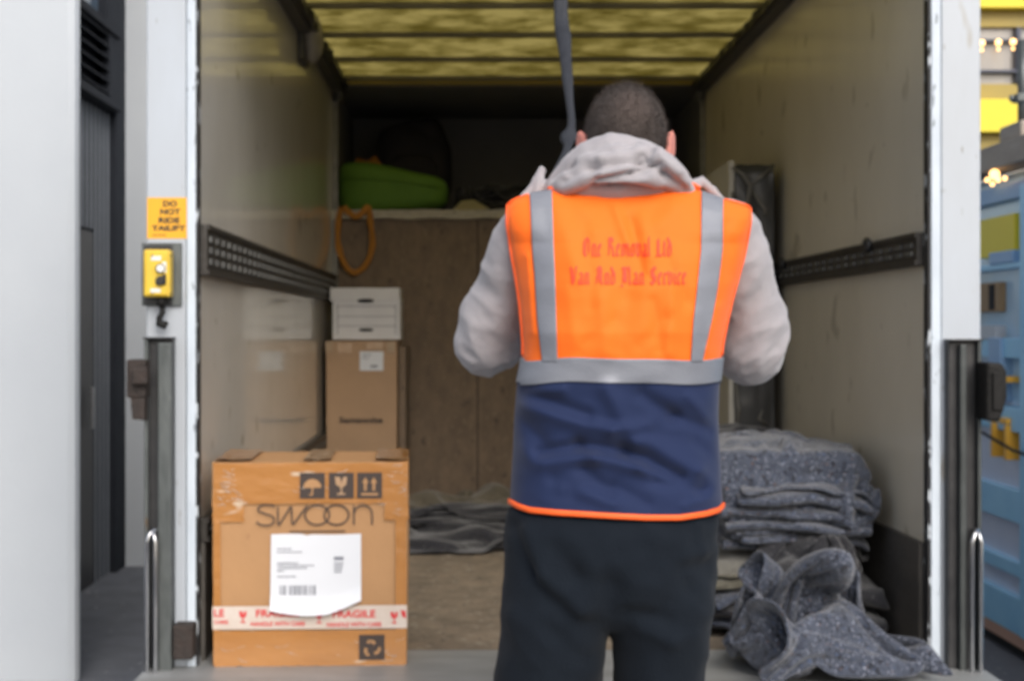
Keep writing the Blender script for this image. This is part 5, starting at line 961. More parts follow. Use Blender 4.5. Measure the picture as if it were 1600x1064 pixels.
CLOTH['C'] = (46, 30, [
-495,8,3,-13,-5,-8,-6,2,0,-2,0,0,-3,0,-1,2,1,2,3,0,2,15,7,7,2,2,1,0,0,-4,
-471,6,4,-15,-4,-9,-6,0,0,0,2,-1,-12,2,1,4,3,5,5,1,4,13,7,2,3,1,1,1,0,-4,
-448,6,4,-14,-5,-11,-5,-1,0,1,3,-12,-3,5,1,1,5,7,6,3,4,9,8,0,2,2,1,1,0,-4,
-425,5,4,-11,-8,-11,-5,-1,0,4,-6,-11,4,0,5,2,5,8,7,4,5,7,5,0,0,4,1,1,-1,-3,
-402,5,4,-10,-10,-11,-3,-1,0,-5,-5,-4,2,2,6,2,6,9,8,4,5,4,5,-1,-1,5,-1,2,0,-4,
-379,5,5,-11,-12,-10,-1,-1,0,-5,-5,-4,0,6,7,2,7,8,7,4,4,2,4,0,-5,4,0,6,-1,-3,
-355,5,4,-12,-14,-8,-3,3,0,-5,-4,-3,1,9,6,4,4,7,5,4,3,2,3,-1,-4,-1,5,6,-2,-3,
-330,4,2,-15,-11,-7,-2,-3,4,-2,-4,-2,2,6,6,6,5,4,5,4,2,3,1,0,-3,0,5,2,-8,4,
-305,5,-3,-13,-10,-6,-3,-3,2,-1,-3,0,3,6,6,4,4,4,4,1,3,3,4,-1,-2,2,3,-13,0,10,
-279,3,-5,-13,-9,-5,-3,-2,1,-2,-1,0,3,6,5,4,3,1,-1,1,3,5,6,3,0,1,-15,-3,7,4,
-254,2,-12,-8,-7,-4,-3,-1,-1,-1,-2,1,2,5,3,5,6,6,1,2,0,1,4,2,0,-13,-11,6,5,-9,
-230,0,-12,-7,-6,-3,-3,-1,-1,-1,-1,0,1,3,4,5,9,6,9,2,-4,-3,2,0,-6,-15,-6,9,2,-4,
-207,-1,-10,-7,-6,-2,-2,-2,-2,-1,-1,1,2,2,3,5,12,7,5,4,0,-10,2,-1,-16,-10,0,1,6,8,
-189,2,-7,-7,-6,-2,-2,-2,-3,0,0,1,1,3,2,5,9,11,7,3,-2,-11,2,-5,-17,-7,2,4,10,10,
-174,-7,10,-8,-5,-2,-1,-2,-3,-1,1,1,2,1,2,5,7,13,7,2,-15,3,2,-11,-15,-4,3,7,12,10,
-160,-2,10,-4,-5,-2,-2,-1,-2,-1,4,1,-2,-1,2,8,4,8,11,-10,1,3,-3,-15,-9,-1,4,10,13,11,
-138,-5,9,-5,0,-3,-1,-1,0,4,3,-2,-4,-1,3,8,4,3,11,-7,2,1,-5,-14,-6,1,6,15,16,10,
-114,-4,-6,-1,5,-1,0,0,2,8,1,-6,-4,1,3,4,6,3,4,0,2,-1,-6,-11,-4,3,9,19,16,9,
-93,-3,-5,-4,3,-4,6,2,7,7,-6,-5,-1,1,2,2,6,3,3,2,1,-1,-8,-6,-2,3,13,19,16,9,
-73,-3,-4,-4,-4,-1,9,5,8,4,-7,-4,0,1,1,2,5,5,2,3,2,-3,-4,-5,-1,3,13,18,14,10,
-53,-4,-3,-4,-3,-3,9,6,10,1,-7,-2,0,1,2,3,5,5,0,7,-2,-3,-5,-3,2,3,12,15,14,10,
-30,-5,-5,-4,-3,-4,10,6,9,-4,-1,0,0,0,1,7,6,3,0,3,6,-5,-5,-3,0,3,10,13,13,11,
-12,-12,-10,8,-5,1,-2,18,5,1,0,-1,2,-2,5,9,4,-4,10,5,-5,0,-4,-4,-2,1,8,12,12,11,
2,-14,-7,2,7,3,1,-3,15,5,0,2,6,-1,6,10,-3,0,9,6,-9,-15,9,-1,-6,2,7,11,10,13,
15,-13,-4,5,9,3,5,0,-7,13,4,2,12,-2,9,5,-4,1,2,8,-22,1,8,3,-8,2,7,4,13,13,
29,-10,0,7,9,4,2,3,-4,-3,9,6,13,1,7,4,-3,0,2,-18,0,4,4,7,-4,2,5,1,13,12,
43,-3,4,6,7,4,-1,5,-2,-1,1,8,12,4,6,6,1,-1,2,-13,-6,2,2,7,1,-9,11,4,11,11,
69,2,2,3,4,4,0,0,2,-2,1,5,12,7,7,8,6,-1,3,-10,-9,-5,0,3,-6,-2,13,8,9,9,
93,-4,8,4,2,4,4,2,-3,0,0,2,9,13,9,6,7,3,5,-5,-12,-11,-4,-4,-1,-6,7,8,12,8,
116,-8,3,6,6,10,3,10,-1,-5,-3,2,9,15,12,4,5,2,0,3,-10,-11,-8,-10,-7,-3,4,11,11,9,
140,-10,-1,7,11,14,7,5,-1,-4,-1,1,7,15,14,6,6,1,-4,-6,-8,-5,-9,-13,-11,-1,5,4,6,15,
163,-11,-2,9,14,16,10,7,0,-5,-4,0,4,13,12,7,8,3,-3,-6,-7,-11,-9,-14,-10,0,5,4,6,13,
188,-10,-2,9,16,15,10,8,1,-6,-5,0,1,9,12,9,8,4,-1,-6,-9,-13,-10,-9,-8,-4,1,14,5,13,
217,-10,-1,8,14,14,10,7,0,-6,-7,4,1,3,11,10,9,6,0,-8,-11,-10,-8,-8,-7,-6,-4,16,11,11,
249,-8,-2,6,11,11,9,3,-4,-8,6,4,1,-3,11,10,9,7,1,-9,-10,-9,-8,-7,-7,-5,-2,-7,13,6,
283,-5,-2,2,7,7,8,-9,-2,5,7,4,0,-3,-1,10,12,10,4,-10,-10,-11,-8,-4,-6,-5,-5,-4,-6,-9,
313,3,-2,-4,4,3,4,-6,3,4,5,4,1,-4,-5,6,12,11,7,-13,-10,-10,-3,-4,-6,-4,-5,-5,-8,-9,
339,-1,3,1,1,-1,-1,-1,2,5,6,4,1,-4,-6,-2,12,12,8,-12,-11,-3,-4,-5,-4,-5,-6,-6,-9,-7,
366,8,3,-1,-3,-5,-3,0,0,5,6,4,2,-2,-6,-7,5,14,11,-10,-8,1,-6,-3,-6,-6,-8,-7,-7,-6,
394,11,4,-1,-5,-7,-5,-3,0,3,5,6,3,0,-6,-8,-2,13,14,-10,-3,2,-4,-9,-5,-6,-6,-7,-7,-7,
419,10,7,0,-4,-6,-5,-4,-2,-2,-1,8,7,2,-4,-9,-5,6,16,-7,0,3,-13,-10,-7,-5,-7,-8,-8,-6,
446,10,6,1,-4,-5,-5,-3,-4,-7,-6,11,9,7,-2,-8,-9,3,9,-4,-8,13,-12,-10,-8,-8,-9,-11,-11,-14,
474,9,6,0,-4,-5,-5,-4,-5,-9,-7,4,18,12,1,-8,-11,-6,2,2,-13,10,0,-10,-8,-9,-10,-12,-13,-17,
501,7,5,-1,-4,-5,-5,-5,-5,-11,-7,2,22,16,3,-8,-14,-10,2,0,-6,-8,4,3,-10,-10,-11,-13,-13,-16,
525,6,3,0,-3,-6,-5,-5,-6,-12,-6,-1,23,18,0,-10,-9,-10,3,0,-2,-2,-3,-3,-5,-13,-12,-13,-13,-14,
549,2,0,1,2,-5,-7,-7,-8,-9,-6,-5,20,12,6,-4,-9,-9,5,0,-1,1,1,-6,-12,-13,-14,-13,-13,-13,
-238,21,15,-27,-21,-17,23,39,43,44,39,29,21,20,21,19,20,20,24,19,24,4,20,19,21,24,24,23,23,10,
-256,23,27,-28,-20,-13,23,40,44,45,41,27,9,20,21,20,23,27,27,22,24,4,11,20,21,23,25,25,24,7,
-273,24,34,-19,-23,-9,25,40,45,47,38,13,20,17,19,18,26,32,31,24,25,10,-3,20,21,21,25,27,25,6,
-288,26,37,-9,-27,-3,27,40,46,47,27,15,22,21,19,9,31,36,34,26,25,11,-9,17,21,19,25,30,25,6,
-299,26,39,-3,-28,3,29,41,47,33,27,23,21,21,16,12,32,39,35,27,26,11,-12,14,20,18,24,32,26,6,
-306,28,40,-5,-26,8,29,43,47,37,19,24,18,22,19,17,33,37,34,27,24,13,-12,10,26,17,22,33,23,5,
-306,27,39,-12,-23,12,30,43,46,38,21,20,20,24,24,22,29,34,30,27,23,15,-6,6,24,20,28,30,19,2,
-305,29,32,-23,-10,17,30,39,45,38,24,20,21,25,25,22,27,29,28,26,22,17,8,3,21,22,28,26,6,15,
-302,30,21,-24,0,20,29,38,42,36,26,19,23,25,25,22,24,23,26,25,21,19,17,7,21,25,27,6,13,20,
-299,30,10,-19,9,22,24,41,39,32,24,21,23,26,24,20,21,20,22,23,22,20,19,20,24,24,8,14,23,20,
-298,28,-6,-2,17,21,25,39,37,28,23,21,22,25,22,20,20,20,15,20,23,23,23,27,28,10,12,22,24,9,
-300,25,-5,7,20,16,31,38,32,26,21,20,22,23,21,20,21,8,19,20,21,25,27,34,25,6,19,20,19,11,
-305,23,1,15,20,19,30,35,30,23,20,20,20,20,21,19,19,4,16,21,27,24,31,38,14,14,23,10,16,19,
-290,-2,13,19,20,22,30,31,27,21,20,20,19,18,18,20,10,10,16,21,28,27,33,37,12,20,21,7,19,21,
-271,2,-5,20,20,23,30,28,26,18,20,19,17,15,18,21,24,0,13,22,20,37,37,28,15,23,18,7,22,22,
-292,28,-3,19,20,23,27,26,23,20,21,16,11,13,18,20,29,17,2,15,31,36,33,19,23,23,14,11,24,23,
-303,29,14,19,19,21,25,23,21,21,19,10,7,14,19,17,28,31,6,20,26,35,30,18,22,22,9,22,26,22,
-306,26,29,18,14,21,22,22,20,21,12,3,8,16,21,22,22,30,25,15,25,32,27,19,23,19,14,26,26,22,
-306,22,28,23,18,20,17,21,19,19,0,4,12,18,22,25,24,29,24,18,24,30,23,25,23,17,19,29,26,21,
-306,24,25,23,22,20,11,21,21,13,-6,5,14,21,24,26,28,27,20,19,20,26,29,27,23,17,21,29,27,19,
-299,22,23,22,18,20,10,22,20,5,-6,8,17,23,26,29,29,26,12,21,22,26,28,27,20,20,19,27,26,19,
-290,21,21,20,16,13,10,22,16,-2,4,12,20,24,27,30,31,19,9,22,18,27,29,27,22,16,19,24,24,19,
-281,18,18,13,17,20,22,-1,7,9,12,14,22,23,31,31,26,1,23,21,0,29,33,30,21,16,19,19,23,18,
-273,15,19,18,6,22,19,23,-1,7,10,15,20,25,31,30,5,11,27,20,13,1,30,35,19,20,19,18,15,18,
-266,15,20,14,1,20,21,21,25,0,9,14,14,24,27,24,3,21,28,5,1,9,29,36,17,26,19,12,16,18,
-260,18,17,11,2,19,18,18,24,24,5,11,4,23,20,22,4,16,29,-7,9,14,27,31,19,25,21,13,16,18,
-251,19,12,7,6,15,21,17,19,23,21,8,-6,13,16,22,10,7,25,17,12,7,21,24,22,22,18,17,17,18,
-243,13,9,8,10,12,20,20,22,18,22,15,-8,-3,8,19,17,2,22,26,22,14,14,21,15,21,14,18,19,19,
-258,5,14,16,17,19,19,21,18,20,21,18,4,-17,-9,7,20,18,12,29,28,20,17,14,17,14,21,19,15,8,
-273,-3,15,21,26,28,21,20,21,19,19,20,7,-19,-18,-9,9,23,24,26,32,29,22,8,13,17,20,15,12,11,
-282,-13,14,28,36,36,23,23,20,18,13,20,10,-15,-18,-21,-3,15,26,32,35,32,17,13,14,19,20,3,10,13,
-288,-18,14,32,42,42,23,25,18,18,14,15,15,-19,-21,-7,-15,7,23,31,34,27,18,15,18,23,20,15,-5,8,
-290,-16,13,33,43,42,24,26,17,9,15,19,20,-7,-22,-15,-12,2,18,29,27,24,17,22,22,18,20,17,-9,7,
-291,-15,19,32,39,36,25,27,16,11,12,22,21,10,-19,-19,-15,-3,13,24,23,25,22,24,21,21,20,-4,8,9,
-290,-7,21,28,33,28,26,24,14,8,25,22,21,22,-16,-16,-17,-7,9,17,26,28,23,22,22,20,20,18,6,9,
-291,6,22,25,24,24,22,15,16,22,25,22,21,22,7,-17,-19,-13,5,19,29,29,21,18,19,20,20,21,21,6,
-292,21,21,16,22,21,21,14,21,21,24,21,21,22,20,-9,-20,-14,1,25,29,29,16,14,15,20,20,20,15,6,
-270,-1,22,21,18,19,19,21,16,21,23,22,21,21,23,8,-19,-14,1,26,32,5,14,15,21,20,20,18,11,12,
-285,16,21,20,17,18,24,22,10,21,23,23,21,21,23,19,-7,-15,1,27,25,-8,11,20,19,21,17,17,16,18,
-280,14,17,21,14,18,27,23,4,21,26,24,21,21,22,23,8,-11,-1,28,11,-10,16,8,22,23,22,19,17,19,
-278,17,12,20,11,17,26,23,-1,22,32,27,22,20,22,23,16,1,-4,26,-5,-3,16,13,23,25,23,19,18,18,
-278,16,12,21,14,10,25,22,-4,22,36,26,25,23,19,22,23,3,6,20,5,-9,13,20,23,25,23,18,16,16,
-279,13,15,21,17,8,24,19,-5,21,41,16,33,27,15,19,26,18,9,13,18,-3,10,20,21,23,20,18,16,14,
-281,12,18,21,19,10,23,14,-4,20,44,6,38,30,13,19,25,28,7,19,19,17,12,12,20,19,19,16,16,15,
-287,16,20,21,21,15,23,5,2,18,44,-6,40,33,22,16,23,31,7,24,22,22,22,15,14,17,16,16,16,16,
-292,22,21,21,23,22,20,7,3,12,41,-20,43,35,23,23,29,32,3,28,24,23,24,19,16,15,16,15,17,16,
12,5,25,-9,-15,9,14,2,7,11,6,-1,-6,-7,-7,-8,-7,-10,-2,14,1,-16,-5,9,-8,0,0,0,0,19,
12,2,16,14,-19,12,14,4,7,9,0,-14,-16,-6,-5,-5,-3,-2,7,17,3,-17,-16,0,0,0,0,0,8,23,
14,0,6,30,-17,16,12,6,8,4,-16,-25,-10,10,-12,-11,2,5,14,19,3,-16,-20,-8,0,0,0,0,15,26,
14,0,0,38,-9,17,9,8,8,-10,-30,-24,3,-2,11,-19,0,11,19,22,3,-17,-20,-18,7,-7,0,1,21,27,
14,0,0,39,0,17,5,9,6,-33,-29,-14,0,1,17,-19,1,16,23,23,3,-17,-23,-25,13,-10,6,-6,26,29,
14,0,2,40,8,16,-1,7,-2,-27,-33,-10,9,-7,12,-14,3,21,24,22,2,-17,-26,-29,2,12,-14,7,32,30,
14,0,10,38,14,15,2,-6,-9,-21,-28,-14,-1,0,1,-1,15,21,24,15,-1,-15,-28,-30,-1,0,0,18,36,31,
14,0,21,29,24,10,-7,-20,-3,-14,-21,-9,0,6,3,-3,9,19,16,8,-2,-13,-25,-26,-2,0,9,28,38,24,
14,2,32,25,23,4,-16,-22,-6,-9,-11,-7,0,6,4,0,3,13,7,1,-3,-9,-15,-20,1,6,17,34,32,14,
14,9,37,24,19,-6,-26,-17,-8,-7,-6,-2,1,1,3,5,6,-9,-3,-1,-2,-4,-6,-7,8,14,27,29,19,-7,
14,18,34,29,10,-14,-28,-16,-9,-4,-2,2,4,3,8,0,-1,-4,-15,-6,-5,-1,1,2,13,27,25,16,0,-17,
17,23,33,26,3,-22,-24,-18,-8,-1,2,6,8,6,6,2,-4,-20,-3,-5,-13,10,-4,7,25,28,19,-2,-11,-17,
20,26,32,20,-2,-22,-24,-20,-9,1,5,7,12,9,7,5,-14,-24,-13,-2,0,18,-10,14,33,27,3,-18,-12,-10,
16,34,30,13,-4,-20,-25,-22,-8,2,6,9,11,13,11,8,-25,-24,-9,-2,5,21,-15,24,34,22,-5,-20,-11,-6,
14,31,30,11,-4,-17,-23,-24,-4,9,-5,12,15,17,11,2,-17,-25,-16,3,18,0,-5,31,32,14,-10,-23,-5,-1,
14,14,30,16,0,-12,-19,-22,-7,2,6,17,20,18,10,-7,-8,-23,-20,12,-4,-5,15,33,25,7,-15,-23,0,1,
14,0,25,17,9,-7,-12,-16,-8,2,13,22,22,17,7,-15,-15,-7,-21,2,-11,2,19,30,20,-1,-20,-14,0,0,
16,-2,2,18,16,3,-4,-9,-3,0,22,25,21,14,4,-12,-26,-18,-4,-15,-7,8,20,27,13,-6,-21,-8,0,2,
14,0,0,8,14,2,10,-2,-6,16,26,25,19,10,0,-10,-28,-25,-16,-11,0,10,22,20,8,-13,-14,-2,7,-6,
14,0,0,0,6,7,16,4,2,25,27,25,15,6,-3,-10,-28,-30,-25,-12,10,14,16,14,8,-13,-9,4,-9,6,
14,0,0,0,12,-7,17,6,14,30,28,22,13,1,-8,-9,-29,-34,-31,-6,-1,12,15,16,16,2,-13,-6,0,5,
14,0,1,-1,13,-15,17,7,23,32,29,19,8,-9,-13,-2,-29,-39,-33,-7,6,9,13,19,16,14,-6,-11,-1,5,
31,5,1,-13,-10,4,-4,14,28,31,27,16,4,-15,-10,-1,-32,-43,-19,-1,21,3,1,19,22,17,-3,-14,3,-5,
51,7,-3,-14,-21,-1,-6,1,23,31,26,15,7,-16,-8,0,-39,-38,11,-9,16,26,-14,12,28,17,1,-10,-18,0,
69,6,-7,-20,-24,-10,0,0,5,26,25,15,13,-14,11,-15,-37,-30,-1,18,8,25,-10,5,29,7,8,-17,-10,-1,
86,1,-13,-22,-25,-13,13,-10,-3,11,22,18,15,-2,15,-14,-33,-30,-4,14,18,19,3,-6,25,10,-2,-17,-2,0,
102,-8,-18,-23,-22,-17,2,11,-13,3,12,19,15,16,13,-5,-27,-31,-15,12,16,20,9,-9,17,-7,8,-10,5,-1,
110,-17,-20,-20,-19,-16,-4,0,0,10,-5,16,16,21,17,7,-16,-28,-20,3,9,15,16,-1,-16,-6,12,5,4,2,
96,-22,-14,-13,-12,-11,-10,2,10,-5,-6,11,22,12,19,19,4,-16,-26,-9,1,11,13,-14,-12,-14,3,5,10,20,
77,-24,-14,-7,-7,-7,17,-3,-5,-7,-6,7,21,13,15,19,18,4,-13,-21,-8,-2,7,-20,-18,-13,-3,11,17,20,
59,-20,-15,-3,-1,5,25,10,-8,-13,-19,-3,20,19,16,10,20,15,3,-10,-13,-11,-19,-22,-20,-11,-1,21,21,17,
47,-17,-16,0,4,15,32,12,-10,-18,-19,-15,15,14,13,22,14,19,9,-6,-16,-21,-19,-23,-20,-2,0,15,24,23,
44,-17,-13,0,5,20,32,11,-12,-24,-21,-11,7,22,6,16,18,20,14,-7,-20,-22,-20,-19,-14,13,6,-3,23,22,
41,-18,-9,0,7,20,27,5,-13,-23,-23,0,0,20,14,9,16,21,17,-12,-22,-20,-15,-14,-13,-1,0,14,21,20,
39,-20,-6,2,9,18,16,-3,-15,-22,-4,0,0,6,16,14,15,19,19,-18,-18,-14,-13,-11,-9,-5,-3,10,18,21,
34,-20,0,3,11,10,8,-14,-13,-5,0,0,0,0,22,15,8,16,20,-16,-11,-11,-11,-16,-10,1,3,-1,8,18,
14,0,6,14,-1,-1,-2,-14,-2,3,2,-5,0,0,12,22,7,13,20,-2,-11,-10,-19,-16,-14,4,4,6,14,18,
22,24,3,-1,-11,-10,-12,-1,11,-1,-5,-4,-1,0,4,23,10,11,21,6,-9,-32,-19,-13,0,8,8,10,16,15,
31,18,9,-5,-14,-16,-9,0,16,-1,-7,-5,-3,0,1,14,23,6,21,10,-24,-31,-19,-1,8,10,13,11,12,11,
26,21,15,-5,-18,-19,-6,0,19,4,-6,-9,-6,-2,0,7,22,12,20,10,-33,-30,-7,15,7,7,7,8,9,12,
19,20,20,-2,-19,-19,-5,2,21,10,-1,-13,-14,-5,1,0,18,20,15,14,-35,-28,9,-13,3,8,7,8,8,13,
17,20,20,0,-16,-22,-5,7,19,15,4,-25,-20,0,8,-8,6,22,18,15,-27,-22,-11,-1,0,0,4,4,6,9,
17,22,16,0,-14,-22,-5,11,19,18,3,-42,-9,0,14,-14,0,16,19,16,-9,-20,-18,-4,0,0,0,0,1,4,
16,21,11,0,-11,-21,-2,16,19,19,1,-49,-6,0,17,-15,6,-1,23,10,4,-9,-18,-17,0,0,0,0,0,0,
14,15,7,1,-8,-15,1,20,20,20,-4,-50,-7,0,3,16,-19,1,28,5,-1,0,-5,-13,-15,2,-2,0,0,0,
14,0,1,0,-1,0,6,18,19,24,-10,-45,0,4,1,-5,-11,-1,31,-2,-8,0,-1,-5,-8,-7,0,0,0,0,
])
